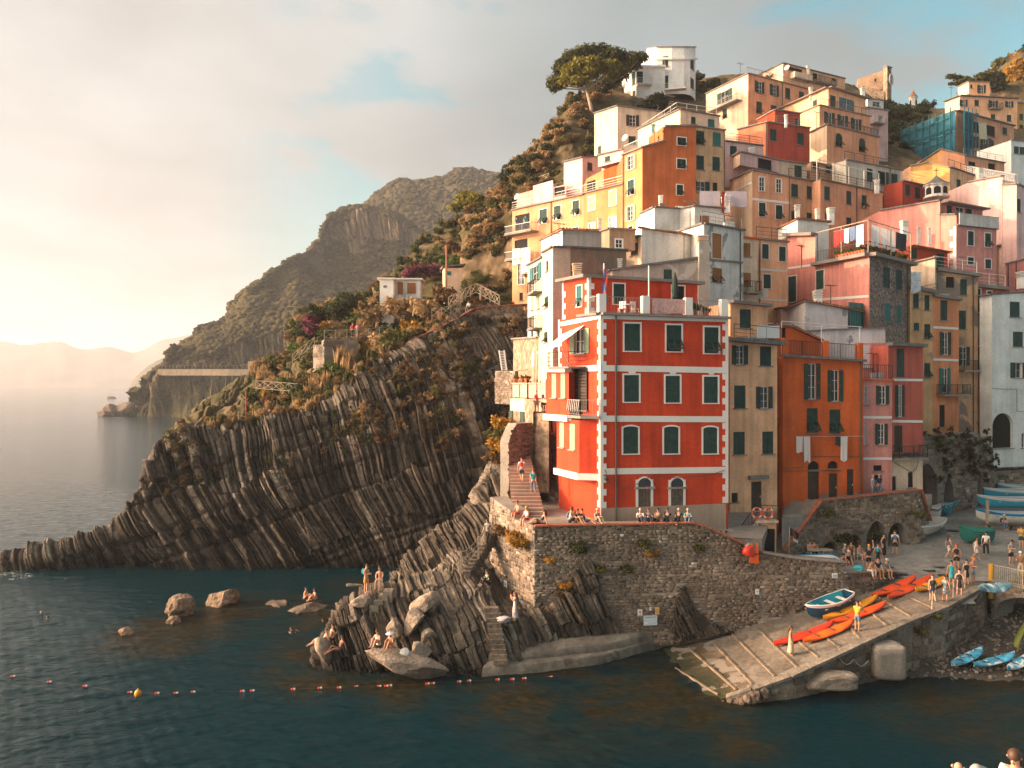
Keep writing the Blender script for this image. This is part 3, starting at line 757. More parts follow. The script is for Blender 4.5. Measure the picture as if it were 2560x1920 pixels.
# --- sea
def sea():
    a=np.linspace(-1.15,1.15,900);y=[28.]
    while y[-1]<7000:y.append(y[-1]+max(.11,(y[-1]-28)*.0075*(1 if y[-1]<140 else 2.2)))
    y=np.array(y);A,Y=np.meshgrid(a,y);X=A*Y*np.clip(1,0,1);P=np.stack([X,Y,X*0],-1)
    fade=np.clip((150-Y)/110,0,1);h=0
    g=np.random.default_rng(5);cx=fbm(np.stack([X*.05,Y*.05,X*0],-1),2,3)
    for wl,am,sp in((4.2,.016,.6),(2.6,.022,.8),(1.6,.024,1.),(1.05,.020,1.3),(.7,.014,1.6)):
        for k in range(3):
            th=-1.25+g.normal()*sp*.5;kx,ky=math.cos(th)*2*math.pi/wl,math.sin(th)*2*math.pi/wl
            h=h+am*.6*np.sin(kx*X+ky*Y+g.random()*6.28+3*cx)
    h=h+.05*(fbm(np.stack([X*.9,Y*1.5,X*0],-1),3,8)-.5)
    calm=np.clip((X-4)/14,0,1)*np.clip((70-Y)/10,0,1);h=h*(1-.72*calm)
    P[...,2]=h*fade
    m=bpy.data.materials.new('sea_water');m.use_nodes=True;nt=m.node_tree;Nn=nt.nodes.new;L=nt.links.new
    b=nt.nodes['Principled BSDF'];b.inputs['Roughness'].default_value=.07;b.inputs['IOR'].default_value=1.33;b.inputs['Specular IOR Level'].default_value=.07
    at=Nn('ShaderNodeAttribute');at.attribute_name='shallow'
    ge=Nn('ShaderNodeNewGeometry');nz=Nn('ShaderNodeTexNoise');nz.inputs['Scale'].default_value=.5;nz.inputs['Detail'].default_value=6;L(ge.outputs['Position'],nz.inputs['Vector'])
    n3=Nn('ShaderNodeTexNoise');n3.inputs['Scale'].default_value=2.2;n3.inputs['Detail'].default_value=5;L(ge.outputs['Position'],n3.inputs['Vector'])
    mr=Nn('ShaderNodeMapRange');mr.inputs[1].default_value=.35;mr.inputs[2].default_value=.65;mr.inputs[3].default_value=.5;mr.inputs[4].default_value=1.5;L(nz.outputs[0],mr.inputs[0])
    mm=Nn('ShaderNodeMath');mm.operation='MULTIPLY';mm.use_clamp=True;L(at.outputs['Fac'],mm.inputs[0]);L(mr.outputs[0],mm.inputs[1])
    bed=Nn('ShaderNodeValToRGB');e=bed.color_ramp.elements;e[0].color=(.006,.009,.006,1);e[0].position=.3;e[1].color=(.030,.021,.009,1);e[1].position=.75;L(n3.outputs[0],bed.inputs[0])
    mx=Nn('ShaderNodeMixRGB');mx.inputs[1].default_value=(.0005,.0145,.020,1);L(bed.outputs[0],mx.inputs[2]);L(mm.outputs[0],mx.inputs[0])
    # white water clinging to the rocks
    fo=Nn('ShaderNodeAttribute');fo.attribute_name='foam';n4=Nn('ShaderNodeTexNoise');n4.inputs['Scale'].default_value=3.2;n4.inputs['Detail'].default_value=8;n4.inputs['Distortion'].default_value=1.5;L(ge.outputs['Position'],n4.inputs['Vector'])
    f2=Nn('ShaderNodeMath');f2.operation='MULTIPLY';L(fo.outputs['Fac'],f2.inputs[0]);L(n4.outputs[0],f2.inputs[1])
    f3=Nn('ShaderNodeMapRange');f3.inputs[1].default_value=.56;f3.inputs[2].default_value=.70;L(f2.outputs[0],f3.inputs[0])
    m2=Nn('ShaderNodeMixRGB');L(f3.outputs[0],m2.inputs[0]);L(mx.outputs[0],m2.inputs[1]);m2.inputs[2].default_value=(.6,.6,.58,1);L(m2.outputs[0],b.inputs['Base Color'])
    r2=Nn('ShaderNodeMapRange');r2.inputs[3].default_value=.06;r2.inputs[4].default_value=.7;L(f3.outputs[0],r2.inputs[0]);L(r2.outputs[0],b.inputs['Roughness'])
    mp=Nn('ShaderNodeMapping');mp.inputs['Scale'].default_value=(.8,1.5,1);L(ge.outputs['Position'],mp.inputs[0])
    n5=Nn('ShaderNodeTexNoise');n5.inputs['Scale'].default_value=.8;n5.inputs['Detail'].default_value=6;n5.inputs['Roughness'].default_value=.6;L(mp.outputs[0],n5.inputs['Vector'])
    bp=Nn('ShaderNodeBump');bp.inputs['Strength'].default_value=1;bp.inputs['Distance'].default_value=.20;L(n5.outputs[0],bp.inputs['Height']);L(bp.outputs[0],b.inputs['Normal'])
    def near(px,py,r):
        c=WZ(px,py,0);return np.clip(1.25-np.hypot(X-c.x,(Y-c.y)*.8)/r,0,1)
    sh=np.zeros_like(X)
    for px,py,r in((470,1560,5),(560,1530,4.5),(660,1530,4.2),(760,1530,4.5),(420,1590,4),(330,1590,3),(730,1640,3.2),(800,1690,3),(880,1462,2.5),(1000,1720,2.6),(1320,1740,4.5),(1500,1750,6),(1640,1730,6.5),(1740,1800,4),(1450,1700,4),(2450,1750,7)):
        sh=np.maximum(sh,near(px,py,r))
    nn=fbm(np.stack([X*.35,Y*.35,X*0],-1),4,71);sh=np.clip(sh*1.25*(nn*1.9-.35),0,1)
    fm=np.zeros_like(X)
    for px,py,r in((60,1438,3.2),(20,1434,3),(175,1445,1.2)):
        fm=np.maximum(fm,near(px,py,r))
    for px,py,r in((290,1044,14),(500,1052,14),(265,1037,6),(420,1046,7)):fm=np.maximum(fm,near(px,py,r)*1.05)
    grid('sea',P,m,{'shallow':sh,'foam':fm},True)
sea()
# ---------------------------------------------------------------- the red house on the quay
P_=plaster
RED=P_('red',(.52,.046,.012),var=.17,streak=.32);REDL=RED
ORANGE=P_('orange',(.58,.105,.02));YELLOW=P_('yellow',(.78,.42,.235));PEACH=P_('peach',(.68,.32,.18));PEACH2=P_('tan_peach',(.56,.30,.17),patch=(.30,.22,.16),pt=.68)
PINK=P_('pink',(.60,.23,.19));PPINK=P_('pale_pink',(.64,.42,.39));CREAM=P_('cream',(.70,.50,.35));OCHRE=P_('ochre',(.54,.29,.10));BRICKO=P_('burnt_orange',(.50,.12,.035))
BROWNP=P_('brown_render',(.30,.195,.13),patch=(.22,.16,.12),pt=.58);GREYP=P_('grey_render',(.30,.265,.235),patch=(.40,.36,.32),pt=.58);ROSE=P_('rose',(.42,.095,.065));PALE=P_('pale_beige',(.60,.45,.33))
GOLD=P_('gold_yellow',(.56,.272,.14));AMBER=P_('amber',(.56,.215,.085));WHITEP=P_('worn_white',(.66,.61,.56),patch=(.30,.27,.25),pt=.60,ps=.5);COOLW=P_('cool_white',(.60,.60,.57),streak=.2)
DKRED=P_('deep_red',(.40,.06,.035));MIXED=P_('patched_yellow',(.58,.35,.20),patch=(.24,.18,.14),pt=.54,ps=.35);LILAC=P_('lilac_white',(.62,.54,.53),patch=(.26,.25,.26),pt=.66,ps=.8)
RUBBLE=M('rubble_wall',(.21,.145,.115),var=.25,vs=1,fine=.75,fs=4.5,bump=1.2,bs=5)
OLDST=M('old_stone',(.24,.17,.115),var=.3,vs=.6,fine=.5,fs=2.5,bump=1.2,bs=3)
def red_house():
    ch=[(640,57.8,1040),(980,52.5,1003),(2018,54.6,1040)]
    v=house('red_house','tall red corner house with white quoins, bands and window frames on the quay terrace',3,ch,0,RED,[
        3,(1,1238,1182,128,222,'cf'),(1,1577,1190,122,214,'pf'),(1,1882,1206,116,212,'pf'),
        5,(1,1232,297,122,218,'cf'),(1,1567,303,118,218,'cf'),(1,1877,308,114,214,'cf'),
        (1,1225,716,122,222,'cfa'),(1,1555,716,118,220,'cfa'),(1,1872,718,114,216,'cfa'),
        (1,1337,1235,104,215,'kn'),(1,1602,1235,104,215,'kn'),
        3,(0,812,1215,78,200,'o','s')],zb=6.4,col=GREEN,rd=.13,top='none',pipes=[(1,3,1102)])
    r=v.root;zb=8.05;a,b,c=v.pts
    # grey plinth and doors with fanlights
    m=MB();q0,q1=v.pt(1,5,985,1375,.03),v.pt(1,5,1998,1345,.03)
    m.bar(Vector((q0.x,q0.y,7.7)),Vector((q1.x,q1.y,7.7)),.05,2.4);m.build('plinth',M('plinth_render',(.36,.26,.20),streak=.2),r)
    for x in(1337,1602):
        p=v.pt(1,5,x,1105,.05);fr=v.frames[1];u=fr[2]
        m=MB();m.bar(p-u*.72,p+u*.72,.2,.12);m.build('lintel',CONC,r)
        p=v.pt(1,5,x,1215,-.06);m=MB();m.bar(p-u*.45,p+u*.45,.08,2.75)
        for k in range(3):m.bar(p+u*(-.4+k*.28)+fr[3]*.05,p+u*(-.16+k*.28)+fr[3]*.05,.03,2.5)
        m.build('door_leaf',OLDW,r)
        p=v.pt(1,5,x,1100,.035);m=MB();N=14 # white arch over the fanlight
        for k in range(N):
            t0,t1=math.pi*k/N,math.pi*(k+1)/N;e0=p+u*math.cos(t0)*.58+Vector((0,0,.05+math.sin(t0)*.62));e1=p+u*math.cos(t1)*.58+Vector((0,0,.05+math.sin(t1)*.62));m.bar(e0,e1,.07,.1)
        m.build('arch_trim',TRIM,r)
        m=MB();q=p-fr[3]*.02;m.quad(*[q+u*math.cos(t_)*.54+Vector((0,0,.06+max(0,math.sin(t_))*.58))for t_ in[math.pi*k/14 for k in range(15)]]);m.build('fanlight',GLASS,r)
        m=MB();q=v.pt(1,5,x,1215,.02)
        for s in(-1,1):m.bar(q+u*.53*s-Vector((0,0,1.5)),q+u*.53*s+Vector((0,0,1.45)),.16,.06,up=fr[3])
        m.build('door_jamb',TRIM,r)
    # bands, keystones, quoins
    for i,x0,y0,x1,y1,f,h in((1,1000,1018,2010,1043,3,.24),(1,1000,1432,2005,1450,3,.40),(1,1000,542,1998,548,5,.40),(1,1000,972,1995,958,5,.40),(0,660,1075,985,1010,3,.30),(0,648,1446,985,1430,3,.40)):
        band(v,i,f,x0,x1,y0,y1,h)
    for x in(1236,1567,1880):
        p=v.pt(1,3,x,1462,.02);u=v.frames[1][2];m=MB()
        m.prism([p-u*.34+Vector((0,0,.12)),p-u*.16-Vector((0,0,.2)),p+u*.16-Vector((0,0,.2)),p+u*.34+Vector((0,0,.12))],[q+v.frames[1][3]*.03 for q in(p-u*.34+Vector((0,0,.12)),p-u*.16-Vector((0,0,.2)),p+u*.16-Vector((0,0,.2)),p+u*.34+Vector((0,0,.12)))])
        m.build('keystone',TRIM,r)
    quoins(v,1,0,zb,b.z);quoins(v,1,1,zb+.9,c.z,wl=(.42,.2),strip=.2);quoins(v,0,1,zb+.9,b.z,wl=(.36,.2),strip=.16);quoins(v,0,0,zb+5,a.z,wl=(.5,.3))
    # cornice
    m=MB();m.bar(b+v.frames[1][3]*.15+Vector((0,0,.1)),c+v.frames[1][3]*.15+Vector((0,0,.1)),.7,.16);m.bar(b+v.frames[0][3]*.1+Vector((0,0,.1)),a.lerp(b,.55)+v.frames[0][3]*.1+Vector((0,0,.1)),.5,.16);m.build('cornice',COPE,r)
    # projecting wing on the seaward side (two storeys), carried on a white band
    w=volume(r,5,[(540,57.2,130),(722,54.6,130),(740,55.2,128)],530,RED,[(0,600,275,36,196,'c','s'),(0,672,275,36,200,'c','s')],top='none',rd=.06,deep=2.2,name='wing_wall',back=[W(*G(5,870,128),56.0),W(*G(5,640,128),59)])
    w2=volume(r,5,[(625,56.6,545),(808,53.2,555),(980,52.9,555)],970,RED,[(0,663,673,36,205,'c','s'),(0,749,690,42,210,'c','s')],top='none',rd=.06,deep=2,name='wing_wall',back=[W(*G(5,980,555),55),W(*G(5,760,555),58)])
    for vv,y in((w,515),(w2,940)):
        for i in(0,1):
            aa,bb,u,nn,Ln=vv.frames[i];m=MB();z=vv.zb+.02;m.bar(Vector((aa.x,aa.y,z))+nn*.05-u*.1,Vector((bb.x,bb.y,z))+nn*.05+u*.1,.34,.42);m.build('string_course',TRIM,r)
    aa,bb,u,nn,Ln=w.frames[0];m=MB();m.bar(aa+nn*.1-Vector((0,0,.12)),bb+nn*.1-Vector((0,0,.12)),.5,.34);m.build('string_course',TRIM,r)
    v.wing=w
    door=window(r,Matrix(((v.frames[0][2].x,-v.frames[0][3].x,0,0),(v.frames[0][2].y,-v.frames[0][3].y,0,0),(0,0,1,0),(0,0,0,1))),v.pt(0,5,822,300,.12),2.0,2.9,'c',.02,DARKB)
    # balconies on the seaward side
    p=[W(*G(3,555,1415),56.0),W(*G(3,720,1415),53.8),W(*G(3,880,1412),54.2)];z=w.pts[0].z+.05
    p=[Vector((q.x,q.y,z))for q in p];back_=[Vector((q.x+.2,q.y+2.0,z))for q in p]
    m=MB();m.prism([q-Vector((0,0,.14))for q in p+back_[::-1]],p+back_[::-1]);m.build('balcony',COPE,r);rail(r,[back_[0]]+p,1.0,IRON,infill='lines')
    q=[W(*G(5,712,515),54.4),W(*G(5,815,520),52.6),W(*G(5,970,520),52.3)];z=sum(t.z for t in q)/3;q=[Vector((t.x,t.y,z))for t in q];bk=[Vector((t.x+.3,t.y+1.6,z))for t in q]
    m=MB();m.prism([t-Vector((0,0,.18))for t in q+bk[::-1]],q+bk[::-1]);m.build('balcony',COPE,r);rail(r,[bk[0]]+q,1.05,RAILS,sp=.18,r=.014)
    m=MB()
    for k in range(7):t=q[0].lerp(q[1],(k+.5)/7)+Vector((-.02,-.05,.1));m.tube([t,t+Vector((-.1,-.16,.25)),t+Vector((-.06,-.1,.6)),t+Vector((0,0,.95))],.016,4)
    m.build('bowed_bars',STEEL,r)
    # set-back top storey and roof terrace
    t=volume(r,3,[(672,57.6,735),(885,54.9,695),(1770,57.4,752)],1050,[RED,RED],[(0,808,848,40,170,'pf','t'),(1,1130,830,90,165,'cf'),(1,1612,850,100,170,'kf')],top='none',rd=.1,name='top_storey_wall')
    for i in(0,1):quoins(t,i,0 if i else 1,t.zb+.3,t.pts[1].z,wl=(.4,.2),strip=.16)
    quoins(t,0,0,t.zb,t.pts[0].z,wl=(.4,.2),strip=.14)
    m=MB();e=[Vector((q.x,q.y,q.z))for q in t.poly];c_=sum(e,Vector())/len(e);o_=[q+Vector((q.x-c_.x,q.y-c_.y,0)).normalized()*.55 for q in e]
    m.prism([q+Vector((0,0,.01))for q in o_],[q+Vector((0,0,.22))for q in o_]);m.build('roof',COPE,r)
    k=MB()
    n1=v.frames[1][3];u1=v.frames[1][2];A=b+Vector((0,0,.18))+u1*.1;C=c+Vector((0,0,.18))-u1*.15
    L_=(C-A).length
    for f,w_ in((.0,.5),(.345,.45),(.69,.45),(.985,.4)):
        p_=A.lerp(C,f);m=MB();m.bar(p_-n1*.12+Vector((0,0,.02)),p_-n1*.12+Vector((0,0,1.22)),.5,w_,up=n1);m.build('parapet_pier',TRIM,r)
    for f0,f1 in((.03,.32),(.37,.665),(.715,.965)):rail(r,[A.lerp(C,f0)-n1*.1,A.lerp(C,f1)-n1*.1],1.08,RAILS,sp=.2,r=.014)
    rail(r,[a.lerp(b,.68)+Vector((0,0,.18))+v.frames[0][3]*0,A-u1*.35-n1*.1],1.08,RAILS,sp=.2,r=.014)
    v.terr=(A,C,n1,u1);v.top=t
    for f in(.03,.385):
        p_=A.lerp(C,f);m=MB();m.tube([p_-n1*.35,p_-n1*.35+Vector((0,0,3.3))],.045,6);m.build('awning_pole',TRIM,r)
    chimney(r,W(*G(3,790,700),57.5),.9,.8,CREAM)
    return v
RH=red_house()
def put(v,i,fr,zx,zy,out):return v.pt(i,fr,zx,zy,out)
# ---------------------------------------------------------------- quay row
yh=house('yellow_house','narrow yellow house squeezed between the red and the orange house, green shutters',3,[(2030,57.2,1218),(2417,58.8,1250)],0,YELLOW,[
    3,(0,2112,1325,64,155,'o'),4,(0,110,1335,90,158,'c'),5,(0,2113,365,92,185,'c'),6,(0,98,370,66,176,'o'),5,(0,2107,742,92,184,'c'),6,(0,128,738,88,182,'c'),
    (0,36,1172,84,235,'d','d'),(0,38,1055,84,30,'k'),5,(0,2072,1185,50,75,'k')],zb=3.6,deep=7,rd=.12,col=GREEN,topm=SLATE,over=.9,th=.3)
p=put(yh,0,6,45,1018,.12);u=yh.frames[0][2];m=MB();m.bar(p-u*.85,p+u*.85,.3,.28);m.build('stone_lintel',CONC,yh.root)
p=put(yh,0,5,2072,1185,.03);m=MB()
for k in(-1,0,1):m.bar(p+u*k*.14-Vector((0,0,.36)),p+u*k*.14+Vector((0,0,.36)),.03);m.bar(p-u*.24+Vector((0,0,k*.2)),p+u*.24+Vector((0,0,k*.2)),.03)
m.build('window_grille',IRON,yh.root)
volume(yh.root,3,[(2035,60.2,905),(2340,61.5,935)],1225,YELLOW,[(0,2157,1030,90,152,'c')],deep=5,name='upper_storey_wall',over=.5,th=.2)
q=yh.pts;n_=yh.frames[0][3];rail(yh.root,[q[0]+n_*.5+Vector((0,0,.3)),q[1]+n_*.5+Vector((0,0,.3))],.95,IRON,infill='lines')
m=MB();a_=put(yh,0,4,5,1225,.5);b_=put(yh,0,4,185,1225,.5);m.bar(a_+Vector((0,0,.75)),b_+Vector((0,0,.75)),.04,.9);m.build('rail_screen',CLOTH,yh.root)
oh=house('orange_house','bright orange house above the stone arches with open green balcony doors',4,[(215,60.6,1338),(250,60.2,1340),(905,61.4,1382)],0,ORANGE,[
    6,(1,487,240,66,290,'o'),(1,676,275,62,255,'o'),(1,490,556,90,198,'p'),(1,674,565,88,194,'p'),
    (1,500,1055,92,335,'ak'),(1,658,918,84,62,'ka'),(1,660,1098,70,222,'d','d'),(1,800,1075,55,245,'d','d')],zb=3.4,deep=7,rd=.16,topm=SLATE,over=.4,th=.18,pipes=[(1,6,880)])
p=put(oh,1,6,498,1100,-.1);u=oh.frames[1][2];m=MB();m.bar(p-u*.42,p+u*.42,.07,2.3);m.build('door_leaf',DARKB,oh.root)
p=put(oh,1,6,505,965,-.02);m=MB();m.bar(p-u*.5,p+u*.5,.15,.14);m.build('lintel',CONC,oh.root)
for x0,x1,y0,y1 in((560,622,1185,1185),(700,770,1190,1190),(830,890,1175,1175)):
    a_,b_=put(oh,1,6,x0,y0,.03),put(oh,1,6,x1,y1,.03);m=MB();m.bar(a_,b_,.05,.55);m.build('plinth',CONC,oh.root)
for x,f in((240,.0),(895,0)):
    pass
A=oh.pts[1]+Vector((0,0,.18));C=oh.pts[2]+Vector((0,0,.18));n_=oh.frames[1][3];u=oh.frames[1][2]
for f in(.0,.5,.93):
    pp_=A.lerp(C,f)+u*.25-n_*.2;m=MB();m.bar(pp_,pp_+Vector((0,0,1.25)),.42,.42,up=n_);m.build('parapet_pier',ORANGE,oh.root)
rail(oh.root,[A-n_*.1,A.lerp(C,.49)-n_*.1],1.1,IRON,sp=.13);rail(oh.root,[A.lerp(C,.53)-n_*.1,A.lerp(C,.92)-n_*.1],1.1,IRON,sp=.13)
for f in(.0,.49,.97):
    m=MB();pp_=A.lerp(C,f)-n_*.15;m.tube([pp_,pp_+Vector((0,0,2.5))],.03,5);m.build('pergola_post',STEEL,oh.root)
m=MB();m.tube([A-n_*.15+Vector((0,0,2.5)),C-n_*.15+Vector((0,0,2.5))],.03,5);m.tube([A-n_*3+Vector((0,0,2.6)),C-n_*3+Vector((0,0,2.6))],.03,5);m.build('pergola_bar',STEEL,oh.root)
volume(oh.root,4,[(180,62.4,1085),(340,63,1100),(342,63,1110),(560,63.8,1215)],1345,ORANGE,[(0,258,1165,35,120,'k')],deep=4,top='tile',name='attic_wall',over=.15)
ph=house('pink_house','pink house right of the orange one with a red wing and cream ground floor',6,[(900,62.4,232),(1140,62.8,236)],0,PINK,[
    (0,930,350,30,152,'w'),(0,1060,350,52,152,'o'),(0,915,672,30,165,'w'),(0,1050,668,50,170,'o'),(0,1023,945,70,46,'k'),(0,1020,1055,70,110,'k'),(0,908,1095,18,190,'d','d')],zb=8.2,deep=6,topm=ORANGE,rd=.1)
for y in(532,868):band(ph,0,6,902,1136,y,y,.2)
r2=volume(ph.root,4,[(1108,63.3,1250),(1390,64.4,1262)],2125,ROSE,[(0,1207,1390,62,232,'c'),6,(0,1200,398,36,258,'o'),(0,1190,715,66,235,'c','d')],deep=6,topm=SLATE,over=.5,th=.25,name='wing_wall')
for y in(226,563):band(r2,0,6,1140,1386,y,y+3,.2)
r3=volume(ph.root,6,[(1118,63.15,862),(1388,64.25,862)],1230,CREAM,[(0,1148,1095,50,165,'k'),(0,1292,1040,46,126,'k')],deep=5,top='none',name='ground_floor_wall')
balcony(r2,0,6,1128,1362,855,.9)
balcony(ph,0,6,905,1112,208,.5)if False else rail(ph.root,[ph.pts[0]+Vector((0,0,.14)),ph.pts[1]+Vector((0,0,.14))],1.1,IRON)
volume(ph.root,4,[(865,64.8,1228),(1112,65.2,1228)],1545,PINK,[(0,930,1335,56,190,'k')],deep=3,name='terrace_wall',top='none')
# ---------------------------------------------------------------- behind the quay row
lw=house('low_plaster_house','low pinkish-white peeling house with a teal roller door above the orange house',4,[(255,None,965),(430,66.5,892),(775,67.5,955),(968,None,1000)],0,[LILAC,LILAC,PPINK],[(2,868,1050,172,108,'n')],zb=14,top='tile',over=.25,th=.12)
v2=volume(lw.root,4,[(340,64.6,1140),(600,64.4,1122),(1085,65.2,1106)],1250,LILAC,[],zb=13,deep=2,name='terrace_wall',th=.06)
p0,p1=put(lw,2,4,782,1050,.06),put(lw,2,4,954,1055,.06);m=MB();k=9
for j in range(k):a_=p0.lerp(p1,(j+.08)/k);b_=p0.lerp(p1,(j+.92)/k);m.bar(a_,b_,.06,3.2)
m.build('roller_door',TEAL,lw.root)
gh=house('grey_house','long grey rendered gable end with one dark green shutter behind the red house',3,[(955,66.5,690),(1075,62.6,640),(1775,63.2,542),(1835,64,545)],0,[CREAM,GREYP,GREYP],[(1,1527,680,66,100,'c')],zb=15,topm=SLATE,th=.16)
m=MB();c_=gh.pts[2];m.box((c_.x+.35,c_.y-.15,c_.z-3.4),(.8,.7,9.5));m.build('chimney_stack',GREYP,gh.root);chimney(gh.root,c_+Vector((.3,0,.9)),.6,1.0,CREAM)
chimney(gh.root,W(*G(3,1138,640),63),.7,.45,STEEL)
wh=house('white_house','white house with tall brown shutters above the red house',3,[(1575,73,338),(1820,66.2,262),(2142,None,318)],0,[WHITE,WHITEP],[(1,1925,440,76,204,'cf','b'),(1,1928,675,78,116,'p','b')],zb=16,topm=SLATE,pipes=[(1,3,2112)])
band(wh,1,3,1825,2130,548,575,.14,COPE,.12)
wm=house('worn_white_house','small white house with sunlit side, tiled eave and peeling grey patch',3,[(1315,None,300),(1555,69.5,348),(1845,70.5,388)],0,[WHITE,WHITEP],[(0,1427,430,42,122,'c','s'),(1,1763,446,42,86,'c')],zb=17,top='tile',over=.3,th=.12)
volume(wm.root,3,[(1180,76,412),(1312,73.5,362)],640,CREAM,[(0,1255,465,60,100,'k')],deep=3,name='loggia_wall',topm=TEAL,over=.5)
wt=house('white_terrace_house','white flat-topped house below the tall orange one, parasol and washing on its roof',3,[(1315,None,178),(1420,78,128),(1625,79.5,142),(1745,78.5,118),(1985,None,140)],0,[WHITE,COOLW,WHITE,COOLW],[(3,1825,235,76,82,'c','b')],zb=22,topm=SLATE)  # left faces in a sunlit white, the others in a shaded cool white
chimney(wt.root,wt.pts[1].lerp(wt.pts[2],.45)+Vector((0,2,0)),.7,.7,BROWNP);chimney(wt.root,W(*G(3,2000,125),80),1.0,.9,WHITE)
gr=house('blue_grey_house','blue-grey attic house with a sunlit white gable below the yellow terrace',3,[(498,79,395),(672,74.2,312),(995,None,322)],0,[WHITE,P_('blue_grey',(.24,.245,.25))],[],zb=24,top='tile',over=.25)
volume(gr.root,3,[(988,73.6,322),(1052,72.6,302),(1262,None,314)],480,BROWNP,[(1,1130,420,56,70,'wf')],deep=4,name='annexe_wall')
bh=house('brown_house','brown rendered house with a tall narrow sunlit cream flank left of the red house',3,[(508,66.5,500),(592,61.6,455),(735,62.2,456),(1190,65.6,478)],0,[CREAM,PALE,BROWNP],[(0,547,600,18,86,'c'),(0,540,895,30,90,'p'),(0,535,1180,30,85,'p')],zb=9,rd=.08,topm=SLATE)  # cream and pale beige: sunlit and shaded tones painted on one pale flank
be=house('beige_house','narrow beige house with several small balconies beside the cliff',3,[(388,73,602),(512,66.8,535)],0,PALE,[(0,412,680,16,105,'c'),(0,455,660,44,128,'o','t'),(0,424,905,16,112,'c','s'),(0,475,895,22,112,'c','s'),(0,425,1135,18,84,'c'),(0,475,1140,20,70,'c')],zb=9,deep=8,topm=SLATE)
for y in(820,1110):balcony(be,0,3,452,508,y,.8,IRON,infill='bars',slab=SLATE)
st=house('stone_house','stone-walled house base with an arched window beside the cliff',3,[(270,77,1200),(395,71.5,1192),(470,68.5,1188)],0,[OLDST,OLDST],[(0,345,1380,76,122,'ka')],zb=10,deep=6,group='stone buildings')
lh=house('lower_stone_house','stone and plaster house base with a green shutter below the cafe terrace',5,[(245,66,380),(362,62.6,380),(432,60.8,385)],1160,[PALE,OLDST],[(0,300,535,62,112,'o')],zb=3.2,deep=4,group='stone buildings',top='none',rd=.1)
# yellow row along the cliff edge
yr=house('yellow_row_house','golden yellow house at the cliff edge with two balconies of washing',1,[(262,None,1452),(840,91,1325)],0,GOLD,[(0,515,1500,62,118,'pf'),(0,630,1470,56,115,'pf'),(0,780,1430,54,118,'pf'),(0,345,1545,118,125,'k'),3,(0,335,425,105,78,'k'),(0,335,668,54,172,'wf'),(0,335,850,28,64,'k'),(0,770,300,60,20,'pf')],zb=26.5,deep=7,rd=.1,pipes=[(0,1,580)])
balcony(yr,0,3,255,475,338,1.3,STEEL);balcony(yr,0,3,252,410,552,1.2,STEEL)
ar=house('amber_row_house','amber orange middle house of the cliff row with a covered roof terrace',1,[(840,91,1318),(1166,86.7,1238)],0,AMBER,[(0,910,1395,50,115,'cf','s'),(0,1080,1350,54,125,'cf','s'),(0,910,1602,52,95,'xwf'),(0,1080,1555,56,100,'xwf')],zb=27,deep=7,pipes=[])
volume(ar.root,1,[(865,95,1195),(1006,92.5,1120),(1010,92.5,1120),(1160,91.5,1065)],1320,[AMBER,ORANGE,ORANGE],[(0,905,1255,70,90,'k')],deep=3,name='terrace_wall',top='none')
rail(ar.root,[ar.pts[0]+Vector((0,.3,.1)),ar.pts[1]+Vector((0,.3,.1))],.95,STEEL,infill='lines')
rail(yr.root,[yr.pts[0]+Vector((0,.3,.1)),yr.pts[1]+Vector((0,.3,.1))],.95,STEEL,infill='lines')
tp=house('pink_terrace_house','pale pink house behind the cliff row roof terrace, small brown shutter',1,[(682,None,1060),(832,100,1022),(990,102,1018)],0,[PPINK,PPINK],[(1,893,1095,40,66,'c','d')],zb=38,deep=5,topm=SLATE)
volume(tp.root,1,[(960,99,1005),(1165,96,958)],1100,PPINK,[(0,1037,1032,42,44,'c')],deep=4,name='annexe_wall')
volume(tp.root,1,[(300,106,1322),(430,103,1285),(432,103,1250),(592,101,1205),(600,101,1262),(700,100,1240)],1440,[PINK,PINK,PPINK,PPINK,PPINK],[(4,645,1290,90,75,'k')],deep=3,name='terrace_wall',top='none')
ot=house('tall_orange_house','tall burnt-orange house with small white-framed windows, highest of the cliff row',1,[(1160,86.7,1005),(1320,84,943),(1500,84.7,888),(1504,84.7,772),(1756,85.7,766)],0,[AMBER,BRICKO,BRICKO,BRICKO],[
    (3,1640,890,70,64,'pf'),(3,1638,1072,72,78,'pf'),(3,1625,1285,52,84,'pf'),(3,1630,1440,70,34,'cf'),(0,1226,1062,42,112,'of','s'),(0,1228,1265,52,125,'pf'),(0,1224,1475,42,118,'of','s'),(0,1224,1600,34,40,'kf')],zb=30,deep=8,pipes=[(0,1,1168)],th=.16)  # amber left face: the orange wall with sunlight put into its colour
rail(ot.root,[ot.pts[0]+Vector((.2,.2,.1)),ot.pts[1]+Vector((0,.3,.1))],1.0,STEEL,infill='bars')
volume(ot.root,1,[(1372,90,858),(1490,86.2,770),(1520,86.3,770)],960,BRICKO,[(0,1452,860,12,30,'k')],deep=3,name='attic_wall',top='none')
bg=house('cream_gable_house','cream house with teal shutters and roof terrace railing behind the tall orange one',1,[(1285,None,795),(1628,97,632),(1948,None,690)],0,[CREAM,CREAM],[(0,1408,785,28,72,'c','t'),(1,1735,720,36,60,'c'),(1,1880,745,54,70,'c','t')],zb=38,topm=SLATE)
rail(bg.root,[bg.pts[0]+Vector((1,3,.1)),bg.pts[1]+Vector((0,2,.1)),bg.pts[2]+Vector((0,1.5,.1))],1.5,STEEL,infill='lines')
